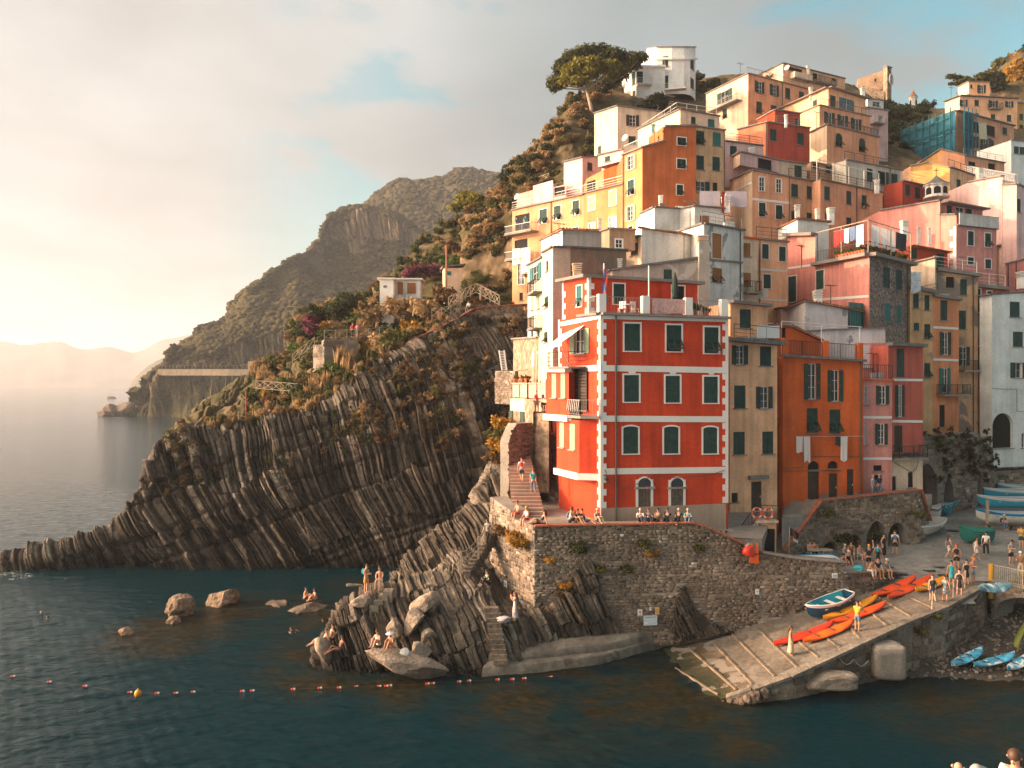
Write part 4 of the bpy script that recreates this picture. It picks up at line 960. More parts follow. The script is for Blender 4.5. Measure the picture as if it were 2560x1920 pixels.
bx=house('patched_house','tan house with teal shutters and fallen plaster next to the tall orange one',1,[(1754,87,772),(1992,None,805)],0,P_('patched_tan',(.60,.36,.20),patch=(.33,.28,.24),pt=.62,ps=.5),[(0,1790,858,66,110,'p'),(0,1925,872,66,110,'c','t'),(0,1790,1062,62,114,'c'),(0,1920,1072,60,112,'c'),(0,1795,1260,70,92,'o'),(0,1912,1272,40,95,'k')],zb=33,deep=6,pipes=[(0,1,1984)])
ps=house('little_pink_house','small pink house with a roof terrace and striped awning in the upper village',1,[(1990,93,890),(2300,None,930)],0,PPINK,[(0,2060,965,54,76,'c'),(0,2200,975,40,60,'c')],zb=40,deep=5,topm=SLATE)
rail(ps.root,[ps.pts[0]+Vector((0,.3,.14)),ps.pts[1]+Vector((0,.3,.14))],1.0,IRON,infill='lines')
pb=house('plain_box_house','plain cream box of a house below the white villa, one brown-shuttered window',1,[(930,None,665),(1118,108,603),(1490,109,655)],0,[CREAM,PALE],[(1,1240,720,52,90,'o','d'),(1,1237,882,58,70,'c'),(0,972,965,26,76,'c')],zb=38,topm=SLATE)
# white villa at the top
WV=P_('villa_white',(.76,.74,.70),streak=.08)
vl=house('white_villa','white round-cornered villa with a tower at the top of the village',1,[(1120,150,300),(1175,144,292),(1235,140.5,290),(1270,139.5,289),(1505,139.5,290)],0,WV,[(3,1300,375,50,108,'c'),(2,1250,375,26,110,'c'),(2,1252,520,26,86,'c')],zb=47,deep=9,topm=WV,over=.5,th=.3,cat='villa')
balcony(vl,3,1,1272,1390,438,1.4,STEEL,infill='lines',slab=WV)
rail(vl.root,[q+Vector((0,.3,.3))for q in vl.pts[1:]],1.0,STEEL,infill='lines')
tw=volume(vl.root,1,[(1362,149,135),(1440,140.5,125),(1560,139.8,125),(1660,139.8,125),(1710,140.4,125),(1740,141.8,125),(1752,144,125)],650,WV,[(1,1507,240,48,85,'c'),(1,1512,405,38,102,'c'),(1,1530,570,46,88,'o'),(4,1724,262,30,84,'c'),(4,1724,418,30,84,'c'),(4,1724,550,28,50,'c')],deep=9,name='tower_wall',topm=CONC,over=.25,th=.12)
balcony(tw,1,1,1500,1680,476,1.3,STEEL,infill='lines',slab=WV);balcony(tw,1,1,1505,1580,632,1.3,STEEL,infill='lines',slab=WV)
m=MB()
for a,b,u,nn,Ln in tw.frames:m.bar(a-Vector((0,0,4.15))+Vector((0,0,2.1))+nn*.12-u*.1,b-Vector((0,0,2.05))+nn*.12+u*.1,.5,.35)
m.build('cornice',WV,vl.root)
# upper right village
uy=house('pale_yellow_block','long pale peach block with pairs of open dark shutters near the top',1,[(1838,133.6,505),(2180,125,340),(2760,None,492)],0,[CREAM,PEACH],[(0,1990,525,60,92,'o'),(0,1990,665,36,76,'p'),2,(1,60,450,38,95,'o'),(1,180,475,36,90,'o'),(1,290,500,40,90,'c'),(1,402,518,40,66,'c'),(1,58,615,45,96,'p'),(1,175,620,44,46,'c')],zb=46,topm=COPE,pipes=[(1,2,245)])
balcony(uy,0,1,1895,2130,605,1.2,STEEL,infill='lines')
yt=house('rooftop_house','yellow house with a long sloping roof and solid white balcony on the skyline',2,[(88,None,335),(252,138,256),(757,None,382)],0,[CREAM,YELLOW],[(1,355,308,108,30,'k'),(1,515,362,34,52,'k'),(1,665,385,34,20,'k')],zb=56,topm=SLATE)
balcony(yt,1,2,305,450,398,1.2,solid=CREAM);balcony(yt,1,2,452,650,425,1.2,IRON)
tr=house('terraced_yellow_house','three-stepped yellow house with a glazed top floor and long balconies',2,[(455,None,828),(608,108,755),(1032,None,858)],0,[CREAM,PEACH],[(1,707,878,54,108,'pa'),(1,895,920,50,112,'pa')],zb=38,topm=COPE)
t2=volume(tr.root,2,[(393,None,662),(548,113,598),(962,None,690)],830,[YELLOW,PEACH],[(1,628,700,42,92,'o'),(1,735,722,42,90,'o'),(1,845,750,42,90,'o')],name='middle_storey_wall')
t3=volume(tr.root,2,[(235,None,630),(620,118,455),(925,None,548)],680,[YELLOW,YELLOW],[(1,658,566,44,98,'c'),(1,770,590,124,100,'w'),(0,512,578,34,50,'c')],name='top_storey_wall',over=.6)
for q in(t2,tr):rail(tr.root,[q.pts[1]+Vector((.2,.2,.14)),q.pts[2]+Vector((0,.2,.14))],1.0,IRON,infill='bars',sp=.3)
rh2=house('dark_red_house','dark red two-part house in the upper village with slim green shutters',2,[(-115,None,795),(125,100,735),(470,None,785)],0,[P_('salmon',(.60,.20,.11)),DKRED],[(1,172,838,54,100,'c'),(1,395,870,52,100,'c')],zb=36,pipes=[(0,2,118)])  # salmon left face: the red wall with sunlight put into its colour
volume(rh2.root,2,[(48,None,715),(187,106,636),(392,None,668)],780,[RED,DKRED],[(1,275,715,44,50,'k'),(1,370,732,36,60,'c')],name='upper_storey_wall')  # left face in a brighter red, sunlight painted in here too
ws=house('small_white_house','small pinkish-white house below the clock tower with a balustraded top',2,[(912,132,612),(1106,None,642)],0,PPINK,[(0,1045,705,36,48,'c')],zb=44,deep=5)
volume(ws.root,2,[(940,135,545),(1070,None,560)],640,COOLW,[(0,1010,585,60,40,'w')],deep=4,name='attic_wall')
balcony(ws,0,2,955,1045,752,1.2,STEEL)
yu=house('upper_yellow_house','yellow house with dark open shutters beneath the trees at top right',2,[(1570,None,568),(1690,150,522),(2158,None,545)],0,[CREAM,YELLOW],[(1,1718,578,32,54,'o'),(1,1827,577,35,50,'c'),(1,1960,592,38,70,'o'),(1,2090,588,34,50,'o'),(1,1960,692,35,46,'c'),(1,2090,700,35,52,'c'),(1,1828,675,32,30,'c')],zb=48,over=.5,topm=SLATE)
volume(yu.root,2,[(1675,None,448),(1762,156,405),(1932,None,412)],530,[CREAM,YELLOW],[(1,1865,465,34,66,'o'),(1,1785,442,20,30,'k')],name='roof_storey_wall')
balcony(yu,1,2,1915,2015,630,1.0,IRON)
NET=M('scaffold_net',(.025,.15,.21),var=.45,vs=.7,fine=0,bump=0,trans=.35)
sc=house('scaffolded_house','peach house wrapped in blue scaffold netting on its sunlit side',2,[(1258,None,795),(1660,131,642),(2130,None,768)],0,[PEACH,PEACH],[(1,1880,790,195,88,'k'),(1,2055,806,36,60,'c'),(1,1800,890,40,92,'o'),(1,1900,912,44,110,'o'),(1,2055,956,36,92,'o'),(1,1955,930,24,100,'c')],zb=38,over=.4)
balcony(sc,1,2,1850,1985,985,1.0,IRON)
for i,x0,x1 in((0,1262,1692),(1,1662,1756)):
    n=14
    for lv in range(3):
        m=MB();a_,b_=sc.pt(i,2,x0,640),sc.pt(i,2,x1,640);nn=sc.frames[i][3]
        zt0=sc.pts[0].z+(sc.pts[1].z-sc.pts[0].z)*0;z1=sc.pts[1].z-.2-lv*3.6;g=[]
        for k in range(n+1):
            q=a_.lerp(b_,k/n)+nn*(1.1+.12*math.sin(k*1.7+lv));top_=min(z1,(sc.pts[0].z+(sc.pts[1].z-sc.pts[0].z)*k/n if i==0 else z1)+.3)if lv==0 else z1
            g.append((Vector((q.x,q.y,top_)),Vector((q.x,q.y,z1-3.4))))
        for(p0,p1),(q0,q1)in zip(g,g[1:]):m.quad(p1,q1,q0,p0)
        m.build('scaffold_net',NET,sc.root)
        m=MB();m.bar(g[0][1],g[-1][1],.12,.16);m.build('scaffold_tube',paint('scaffold_blue',(.03,.28,.36)),sc.root)
TUBE=paint('scaffold_pole',(.02,.12,.16))
for i,x0,x1,n in((0,1262,1664,7),(1,1662,1756,3)):
    for k in range(n+1):
        p_=sc.pt(i,2,x0+(x1-x0)*k/n,700,1.35);zt=sc.pts[i].z+(sc.pts[i+1].z-sc.pts[i].z)*k/n*(1 if i==0 else 0)+.4;m=MB();m.bar(Vector((p_.x,p_.y,sc.pts[1].z-11)),Vector((p_.x,p_.y,zt)),.13);m.build('scaffold_pole',TUBE,sc.root)
    for lv in range(6):p_,q_=sc.pt(i,2,x0,700,1.36),sc.pt(i,2,x1,700,1.36);m=MB();z_=sc.pts[1].z-1.2-1.8*lv;m.bar(Vector((p_.x,p_.y,z_)),Vector((q_.x,q_.y,z_)),.1);m.build('scaffold_pole',TUBE,sc.root)
m=MB();a_,b_=sc.pt(1,2,1840,805,.12),sc.pt(1,2,1902,812,.12);m.bar(a_,b_,.04,2.7);bn=m.build('sign_banner',M('banner',(.62,.52,.34)),None);tag(bn,'cream banner hung in the loggia of the scaffolded house','banner')
og=house('ochre_gable_house','ochre gabled house with a white balustraded terrace below the netting',2,[(1372,118,1064),(1537,113,955),(1730,112,1008),(2052,None,1068)],0,[OCHRE,PEACH,PEACH],[(2,1790,1085,60,60,'k'),(2,1950,1100,60,60,'k')],zb=34)
m=MB();a_,b_=W(*G(2,1735,1145),109),W(*G(2,2140,1215),106);m.bar(a_+Vector((0,0,.9)),b_+Vector((0,0,.9)),.3,.2);m.bar(a_,b_,.3,.25)
for k in range(26):q=a_.lerp(b_,(k+.5)/26);m.bar(q,q+Vector((0,0,.85)),.18)
m.build('balustrade',TRIM,og.root);volume(og.root,2,[(1735,109.2,1160),(2140,106.2,1228)],1290,PPINK,deep=5,name='terrace_wall',top='none')
ol=house('ochre_house','ochre yellow house with dark ochre panels behind the little chapel turret',2,[(1290,None,1092),(1440,106,1062),(1608,103.5,1102),(1805,None,1168)],0,[OCHRE,OCHRE,YELLOW],[(2,1680,1245,32,92,'c'),(1,1505,1085,120,24,'k')],zb=33)
gw=house('grey_white_house','greyish-white house with tall open shutters in the middle of the village',2,[(765,97,1042),(1224,None,1128)],0,P_('grey_white',(.50,.46,.38)),[(0,957,1162,46,102,'c'),(0,1065,1190,44,106,'ok'),(0,1158,1202,52,98,'c'),(0,1062,1376,30,95,'c'),(0,1167,1386,42,76,'cf')],zb=32,deep=6,pipes=[(0,2,1118)])
sr=house('small_red_house','small red-orange house with two shutters beside the grey-white house',2,[(1222,98,1213),(1418,None,1255)],0,DKRED,[(0,1265,1287,40,92,'c'),(0,1345,1308,40,96,'c')],zb=32,deep=5)
rail(sr.root,[sr.pts[0]+Vector((0,.3,.1)),sr.pts[1]+Vector((0,.3,.1))],1.2,TRIM,infill='lines')
pl=house('peach_house','peach house with white-framed casements left of the long peach row',2,[(-292,97,1268),(2,88.4,1128),(312,90,1182)],0,[CREAM,PEACH],[(1,80,1237,42,112,'wf'),(1,218,1252,42,112,'wf'),(1,83,1445,54,112,'pf'),(1,220,1466,54,114,'pf')],zb=30,pipes=[(1,2,300)])  # cream left wall: peach plaster with sunlight put into its colour
band(pl,1,2,4,308,1358,1392,.25,WHITE);band(pl,0,2,-285,-2,1300+60,1165+60,.25,WHITE)
pu=volume(pl.root,2,[(-290,98,1092),(-97,91.5,980),(215,None,1045)],1200,[CREAM,PPINK],[(1,105,1078,112,90,'k')],name='upper_storey_wall')
tn=house('tan_house','tan house with four green shutters between two peach houses',2,[(308,90,1186),(556,None,1226)],0,PEACH2,[(0,347,1290,54,106,'c'),(0,473,1309,54,106,'c'),(0,345,1500,50,86,'c'),(0,470,1500,50,60,'c')],zb=30,deep=5)
volume(tn.root,2,[(215,95,1046),(445,None,1078)],1210,PALE,[(0,375,1140,60,108,'c')],deep=4,name='upper_storey_wall')
pr=house('long_peach_house','long peach house with six green shutters and a pergola roof terrace',2,[(555,90.6,1202),(1062,None,1308)],0,PEACH,[(0,610,1312,44,112,'c'),(0,787,1348,40,108,'c'),(0,912,1380,40,106,'p'),(0,612,1505,40,72,'c'),(0,787,1540,40,62,'c'),(0,912,1572,38,62,'c')],zb=30,deep=6,pipes=[(0,2,848)])
rail(pr.root,[pr.pts[0]+Vector((0,.2,.14)),pr.pts[1]+Vector((0,.2,.14))],1.0,IRON,infill='lines')
m=MB();P0,P1=pr.pts
for k in range(5):q=P0.lerp(P1,k/4)+Vector((0,1,0));m.tube([q,q+Vector((0,0,2.6))],.05,5)
for dy in(1,3.5):m.tube([P0+Vector((0,dy,2.6)),P1+Vector((0,dy,2.6))],.045,5)
m.build('pergola_frame',TRIM,pr.root)
volume(pr.root,2,[(480,97,1062),(922,None,1152)],1260,P_('dusky',(.36,.21,.13)),[(0,620,1120,40,60,'c'),(0,680,1125,40,60,'w'),(0,520,1095,50,40,'k')],deep=4,name='upper_storey_wall')
# right-hand group
pg=house('pink_quoined_house','large pink house with a blank side wall, white quoins and panelled balcony',4,[(1050,88,152),(1530,82,72),(1534,82,186),(1662,80,186),(1666,80,275),(1988,None,308)],0,PINK,[(4,1778,378,48,118,'cf'),(4,1918,392,48,112,'pf'),(4,1778,560,48,56,'cf'),(4,1920,586,48,76,'cf')],zb=22,deep=7,topm=SLATE)
quoins(pg,2,1,pg.zb+4,pg.pts[4].z,step=.6,wl=(.8,.4),strip=.35)
pu2=volume(pg.root,4,[(1535,85,92),(1875,None,152)],320,PINK,[(0,1605,150,40,80,'c'),(0,1690,160,60,80,'w'),(0,1760,170,50,80,'c')],deep=4,name='upper_storey_wall',over=.9)
m=MB();a_,b_=pg.pts[4],pg.pts[5];u=(b_-a_).normalized();n_=pg.frames[4][3];k=12
for j in range(k):q0,q1=a_.lerp(b_,(j+.05)/k),a_.lerp(b_,(j+.95)/k);m.bar(q0+n_*.25+Vector((0,0,.62)),q1+n_*.25+Vector((0,0,.62)),.06,1.1)
m.bar(a_+n_*.25+Vector((0,0,1.2)),b_+n_*.25+Vector((0,0,1.2)),.09,.08);m.build('balcony_panels',P_('panel_grey',(.50,.47,.43)),pg.root)
pp2=house('pale_pink_house','pale pink house with a big blank wall near the right edge',2,[(1765,98,1222),(2036,92.5,1174),(2040,92.5,1245),(2152,91,1240),(2290,93,1300)],0,PPINK,[(3,2170,1412,28,110,'c')],zb=24,deep=6)
pk=house('pink_stone_house','pink house whose end wall is bare stone, a crowded laundry terrace on top',4,[(285,79.5,362),(514,76.2,356),(518,76.2,604),(955,70,522),(1292,75.8,604)],0,[PINK,PINK,PINK,RUBBLE],[(2,548,716,72,152,'cf'),(0,328,790,64,208,'cf'),(3,1093,697,55,170,'c'),(3,1196,716,50,165,'c'),(3,1103,980,48,145,'c','t'),(3,1197,995,40,142,'c','t')],zb=13,deep=5,over=.6,th=.3,rd=.12,pipes=[(3,4,1258)])
band(pk,0,4,287,512,622,592,.22);band(pk,2,4,522,950,878,848,.24)
P2,P3,P4=pk.pts[2],pk.pts[3],pk.pts[4];up_=Vector((0,0,.3))
rail(pk.root,[P2+up_,P3+up_+Vector((0,.15,0))],1.05,IRON,sp=.2);rail(pk.root,[P3+up_+Vector((0,.15,0)),P4+up_],1.05,IRON,sp=.3)
m=MB()
for q in(P2+Vector((.3,.3,0)),P2.lerp(P3,.5),P3+Vector((0,.2,0)),P3.lerp(P4,.5),P4):m.tube([q,q+Vector((0,0,3.2))],.05,5)
for a_,b_ in((P2,P3),(P3,P4)):m.tube([a_+Vector((0,.2,3.2)),b_+Vector((0,.2,3.2))],.045,5)
m.build('pergola_frame',BEAM,pk.root)
yo=house('mustard_side_house','yellow-orange house with four white-framed shutters left of the pink stone one',4,[(40,73,388),(290,None,412)],0,YELLOW,[(0,108,485,54,120,'cf'),(0,246,505,54,120,'cf'),(0,122,728,60,115,'cf')],zb=14,deep=6,pipes=[(0,4,58)])
band(yo,0,4,60,285,628,645,.18);band(yo,0,4,70,285,872,885,.18)
rail(yo.root,[yo.pts[0]+Vector((0,.2,.14)),yo.pts[1]+Vector((0,.2,.14))],1.1,IRON,infill='lines')
cb=house('cream_strip_house','narrow cream house with brown shutters squeezed beside the white house',3,[(2118,71,372),(2255,71.5,388)],0,CREAM,[(0,2170,470,58,110,'c','b'),(0,2170,710,64,106,'c','b')],zb=14,deep=5,topm=ORANGE)
balcony(cb,0,3,2125,2245,820,.9)
wloft=house('whitewashed_loft','low whitewashed rooftop loft below the long peach house',4,[(212,None,302),(372,80,226),(625,None,248)],0,[WHITE,WHITE],[],zb=22,top='tile',over=.2)
dk=house('maroon_loft','maroon-walled loft with a tin roof behind the laundry terrace',4,[(1282,79.5,442),(1590,79.8,500)],0,[DKRED],[(0,1312,490,60,110,'c'),(0,1530,545,64,130,'c')],zb=22,deep=4,topm=TILE,over=.8,th=.08)
bt=house('beige_terrace_house','beige block with a stepped terrace right of the stone-walled house',4,[(1282,79,585),(1488,77.2,536),(1500,78.2,540)],0,[PALE,PALE],[],zb=23.5,deep=2)
# tall street front at right
sh1=house('worn_peach_house','slim worn peach house just right of the stone end wall',4,[(1285,75.2,788),(1472,76,828)],0,P_('worn_peach',(.58,.33,.16),patch=(.30,.22,.17),pt=.62),[(0,1333,885,46,122,'c'),(0,1423,900,40,122,'c'),(0,1337,1095,44,62,'c'),(0,1425,1135,48,122,'p'),(0,1425,1450,48,118,'p')],zb=9,deep=6,over=.5,th=.3)
sh2=house('salmon_house','salmon house with white bands and a teal-shuttered balcony door',4,[(1468,76,852),(1682,77,886)],0,P_('salmon_orange',(.60,.22,.10)),[(0,1560,962,56,162,'c'),(0,1570,1232,44,185,'o'),6,(0,1566,232,44,200,'o','t'),(0,1548,520,46,178,'k')],zb=9.5,deep=6,over=.4,th=.25)
for f,y0,y1 in((4,1100,1112),(4,1362,1370)):band(sh2,0,f,1474,1676,y0,y1,.22)
balcony(sh2,0,6,1500,1718,345,.9,IRON)
sh3=house('tall_brown_house','tall stained brownish-yellow house behind the salmon one',4,[(1488,78.2,642),(1838,78.9,692)],0,MIXED,[(0,1612,735,68,90,'k'),(0,1720,775,54,128,'c'),(0,1710,1040,58,150,'c'),(0,1718,1335,50,150,'o')],zb=9,deep=7,over=.5,th=.3,pipes=[(0,4,1795)])
balcony(sh3,0,6,1676,1800,150,.9,IRON)
sh4=house('rose_house','rose-red house with peeling window surrounds and a dark archway',4,[(1806,79.3,772),(2070,79.8,800)],0,P_('rose_peel',(.42,.10,.085),patch=(.5,.42,.38),pt=.69),[(0,1838,882,40,188,'cf'),(0,1930,862,34,108,'cf'),(0,1838,1100,40,180,'o'),(0,1925,1085,34,112,'o'),(0,1838,1352,40,190,'cf'),(0,1922,1326,36,120,'cf'),6,(0,1890,350,86,212,'ka')],zb=9,deep=6,over=.4,th=.3,rd=.3)
balcony(sh4,0,6,1835,2000,165,1.0,IRON)
sh5=house('white_street_house','greyish-white house with green shutters and a dark archway at the right edge',4,[(1952,77.2,838),(2330,79,815)],0,COOLW,[(0,2136,955,80,125,'c'),(0,2162,1197,80,122,'c'),(0,2165,1450,66,125,'o'),6,(0,2030,640,186,285,'ka'),(0,2208,720,36,120,'w')],zb=9,deep=1.4,top='tile',topm=SLATE,rd=.3)
sh6=house('far_pink_house','rose pink house with drainpipes at the right edge above the white one',4,[(2062,90,592),(2330,88,515)],0,PINK,[],zb=20,deep=5,pipes=[(0,4,2085),(0,4,2150)])
sh7=house('mustard_house','mustard house half hidden under a planted terrace at the right edge',4,[(1978,93,440),(2330,95,510)],0,OCHRE,[(0,2058,550,40,102,'c'),(0,2130,540,22,52,'k')],zb=22,deep=5,over=.5,pipes=[(0,4,2005)])
sh8=house('right_edge_house','white house with green windows cut by the right edge of the upper village',2,[(2108,118,880),(2330,None,905)],0,COOLW,[(0,2150,960,40,60,'c'),(0,2195,965,40,60,'c')],zb=34,deep=6)
sh9=house('shaded_ochre_house','dark ochre house behind the yellow one at the far right',2,[(2150,152,575),(2340,None,600)],0,OCHRE,[(0,2190,690,30,50,'c'),(0,2190,780,30,50,'c')],zb=44,deep=6)
# castle wall and clock tower, chapel turret, church spire
ca=house('clock_tower','ruined stone castle wall with a clock turret on the skyline',2,[(772,190,470),(862,188,428),(1072,186,480)],660,OLDST,cat='tower',group='towers',top='none',deep=6)
volume(ca.root,2,[(858,193,382),(1066,191,312)],490,M('castle_lit',(.34,.22,.14),var=.3,fine=.4,bump=1,bs=3),[(0,1004,390,14,26,'k'),(0,1012,425,14,50,'k')],deep=3,name='castle_wall',top='none')
t=volume(ca.root,2,[(1068,187,282),(1100,185.5,280),(1134,186.5,292)],670,OLDST,[(1,1112,300,14,24,'ka')],deep=3,name='tower_wall',top='slab',over=.2)
p=t.pt(1,2,1124,388,.15);nn=t.frames[1][3];x_=t.frames[1][2];m=MB();N=24;o_=len(m.v)
for rr,dd in((.85,0),(.85,.15),(.7,.2)):
    for k in range(N):t_=2*math.pi*k/N;m.v.append(p+x_*math.cos(t_)*rr+Vector((0,0,math.sin(t_)*rr*1.6))+nn*dd)
for j in range(2):
    for k in range(N):q=(k+1)%N;m.f.append((j*N+k,j*N+q,j*N+N+q,j*N+N+k))
m.f.append(tuple(2*N+k for k in range(N)));m.build('clock_face',TRIM,ca.root)
m=MB();m.bar(p+nn*.24,p+nn*.24+Vector((0,0,.9)),.1);m.bar(p+nn*.24,p+nn*.24-x_*.2-Vector((0,0,.7)),.1)
for k in range(12):t_=k*math.pi/6;q=p+nn*.24+x_*math.cos(t_)*.58+Vector((0,0,math.sin(t_)*.95));m.box(q,(.09,.08,.16))
m.build('clock_hands',IRON,ca.root)
def turret(name,label,c,r,h,cone,mat,rm,n=8,openings=4,cross=True,cat='turret'):
    root=empty(name,c);tag(root,label,cat,'towers');bpy.context.view_layer.update();c=Vector(c)
    m=MB();m.lathe(c,[(r*1.15,0),(r*1.15,h*.08),(r,h*.1),(r,h*.9),(r*1.15,h*.92),(r*1.15,h)],n);m.build('body',mat,root)
    m=MB();m.lathe(c,[(r*1.2,h+.002),(r*.6,h+cone*.4),(.02,h+cone)],n);m.build('spire',rm,root)
    for k in range(n):
        if k%(n//openings):continue
        a=2*math.pi*(k+.5)/n;d=Vector((math.cos(a),math.sin(a),0));q=c+d*r*math.cos(math.pi/n)*1.0
        m=MB();x=Vector((-d.y,d.x,0));w=r*.28
        pr_=[q+d*.03+x*w*s+Vector((0,0,z))for s,z in((-1,h*.22),(1,h*.22),(1,h*.62),(.7,h*.72),(0,h*.78),(-.7,h*.72),(-1,h*.62))]
        m.quad(*pr_);m.build('opening',DARK,root)
    if cross:m=MB();m.bar(c+Vector((0,0,h+cone)),c+Vector((0,0,h+cone+.9)),.06);m.bar(c+Vector((-.3,0,h+cone+.6)),c+Vector((.3,0,h+cone+.6)),.06);m.build('cross',IRON,root)
    return root
q=W(*G(2,1498,1352),98);turret('chapel_turret','little white bell turret with a slate pyramid roof and cross among the houses',q,1.35,1.6,1.2,WHITEP,SLATE,8,8)
q=W(*G(2,1310,640),195);turret('church_spire','slim white church turret with a pointed roof on the skyline',q,.95,3.2,1.9,WHITEP,TILE,8,4,False,'spire')
m=MB();a_,b_=W(*G(2,1205,668),190),W(*G(2,1420,668),188);m.bar(a_,b_,1.0,1.8);m.bar(a_+Vector((0,0,1.1)),b_+Vector((0,0,1.1)),1.4,.35);o=m.build('white_wall',WHITEP);tag(o,'low white churchyard wall beneath the slim spire','wall','walls')
# ---------------------------------------------------------------- quay walls, slipway, square
STC=[(0,(.07,.052,.04)),(.35,(.15,.11,.08)),(.6,(.21,.155,.113)),(.85,(.28,.215,.16)),(1,(.46,.39,.32))]
STV=M('wall_stones',(.2,.16,.12),attr='tone',attr_cols=STC,var=.3,vs=.5,fine=.25,fs=6,bump=.5,bs=12)
def stone_mesh(l,h,t,tone,seed):
    r=np.random.default_rng(seed);b=np.array([(-l/2,0,-h/2),(l/2,0,-h/2),(l/2,-t,-h/2),(-l/2,-t,-h/2),(-l/2,0,h/2),(l/2,0,h/2),(l/2,-t,h/2),(-l/2,-t,h/2)])
    j=r.uniform(-.12,.12,(8,3))*np.array([h,0,h]);b=b+j;b[[2,3,6,7],0]*=.93;b[[2,3,6,7],2]*=.9;b[[2,3,6,7],1]+=r.uniform(-.02,.02,4)
    return b
SF=np.array([(0,3,7,4),(3,2,6,7),(2,1,5,6),(4,7,6,5),(0,1,2,3)])
def stonewall(root,a,b,tops,bot,seed,rh=(.10,.21),rl=(.18,.6),thick=1.2,indiv=120,arches=(),back=MORTAR,backname='wall_core',cap=None,skip=0.,stname='stone',prot=(.012,.05),bots=None):
    """dry-stone face from a to b (plan points); tops = [(t, z)..]; individual big stones are parts, the small ones one part"""
    a,b=Vector((a[0],a[1],0)),Vector((b[0],b[1],0));u=(b-a);L_=u.length;u.normalize();nn=Vector((u.y,-u.x,0));r=np.random.default_rng(seed)
    T=np.array(tops,float);top=lambda x:float(np.interp(x/L_,T[:,0],T[:,1]))
    Bz=np.array(bots if bots else[(0,bot),(1,bot)],float)
    def low(x):
        z=float(np.interp(x/L_,Bz[:,0],Bz[:,1]))
        for xc,hw,zs,rise in arches:
            if abs(x-xc)<hw:z=max(z,zs+rise*math.sqrt(max(0,1-((x-xc)/hw)**2)))
        return z
    P=lambda x,z,d=0.:a+u*x+nn*d+Vector((0,0,z))
    m=MB();xs=sorted(set(list(np.linspace(0,L_,max(2,int(L_/.25)+1)))+[q for xc,hw,*_ in arches for q in(xc-hw,xc+hw-1e-3,xc-hw+1e-3,xc+hw)]));xs=[x for x in xs if 0<=x<=L_]
    for x0,x1 in zip(xs,xs[1:]):
        m.quad(P(x0,low(x0)),P(x1,low(x1)),P(x1,top(x1)),P(x0,top(x0)))
        m.quad(P(x0,top(x0)),P(x1,top(x1)),P(x1,top(x1),-thick),P(x0,top(x0),-thick))
        m.quad(P(x1,low(x1)),P(x0,low(x0)),P(x0,low(x0),-thick),P(x1,low(x1),-thick))
    for x in(0,L_):m.quad(P(x,low(x)),P(x,top(x)),P(x,top(x),-thick),P(x,low(x),-thick))
    m.build(backname,back,root)
    V=[];Fq=[];tn=[];n=0;big=[]
    for_z=float(Bz[:,1].min())+.02;zmax=T[:,1].max()
    while for_z<zmax:
        h=r.uniform(*rh);x=-r.uniform(0,.3)
        while x<L_:
            l=r.uniform(*rl);xc=x+l/2;zc=for_z+h/2;x+=l+.02
            if xc-l/2<-.15 or xc+l/2>L_+.12 or zc+h/2>top(min(max(xc,0),L_))+.02 or zc-h/2<max(low(min(max(xc-l/2,0),L_)),low(min(max(xc+l/2,0),L_)),low(xc))-.03:continue
            if r.random()<skip:continue
            big.append((l*h,xc,zc,l-.015,h-.015))
        for_z+=h+.012
    big.sort(reverse=True);up={}
    R=Matrix(((u.x,-nn.x,0,0),(u.y,-nn.y,0,0),(0,0,1,0),(0,0,0,1)))
    for q,(ar_,xc,zc,l,h)in enumerate(big):
        tone=float(np.clip(r.normal(.5,.17),0,1));t=r.uniform(*prot)
        if q<indiv:
            k=q%12
            if k not in up:
                s=stone_mesh(1,1,1,0,k);me=npmesh(stname,s,SF,{'tone':np.full(8,float(np.clip(.2+.06*k,0,1)))});up[k]=me
            o=obj(stname,up[k],STV,root);o.matrix_local=Matrix.Translation(P(xc,zc)-root.location)@R@Matrix.Diagonal((l,t,h,1))
        else:
            s=stone_mesh(l,h,t,0,q);w=np.array(P(xc,zc))[None]+s[:,:1]*np.array(u)[None]-s[:,1:2]*np.array(nn)[None]*1+s[:,2:]*np.array((0,0,1))[None]
            V.append(w);Fq.append(SF+n);n+=8;tn+=[tone]*8
    if V:
        o=obj('stone_courses',npmesh('stone_courses',np.concatenate(V),np.concatenate(Fq),{'tone':tn}),STV,root,world=True);o['kind']='stuff'
    if cap:
        m=MB();k=max(1,int(L_/.9))
        for i in range(k):
            x0,x1=L_*i/k+.01,L_*(i+1)/k-.01;m.bar(P(x0,top(x0)+.05,.05),P(x1,top(x1)+.05,.05),.42,.1)
        m.build('cap_stones',cap,root)
    return P,L_
def wallroot(name,label,p,cat='wall',group='stone walls of the harbour'):
    r=empty(name,p);tag(r,label,cat,group);bpy.context.view_layer.update();return r
TZ=8.08
wr=wallroot('quay_wall','long retaining wall of rough stone under the red house terrace, with notices and tufts of plants',W(1340,1315,50.4))
A_=W(1226,1300,56.5);B_=W(1336,1320,50.3);C_=W(1905,1385,51.9);D_=W(2108,1412,52.1)
stonewall(wr,A_,B_,[(0,TZ+1.0),(.5,TZ+.5),(.55,TZ+.03),(1,TZ+.03)],1.5,5,indiv=110,cap=None,rh=(.15,.3),rl=(.25,.6))
Lbc=(C_-B_).length;f1=(W(1745,0,51.4).x-B_.x)/(C_.x-B_.x)
stonewall(wr,B_,C_,[(0,TZ+.03),(f1,TZ+.03),(1,6.1)],.3,6,indiv=150,cap=RUST)
stonewall(wr,C_,D_,[(0,6.1),(.45,5.7),(1,5.45)],1.2,7,indiv=60,cap=CONC)
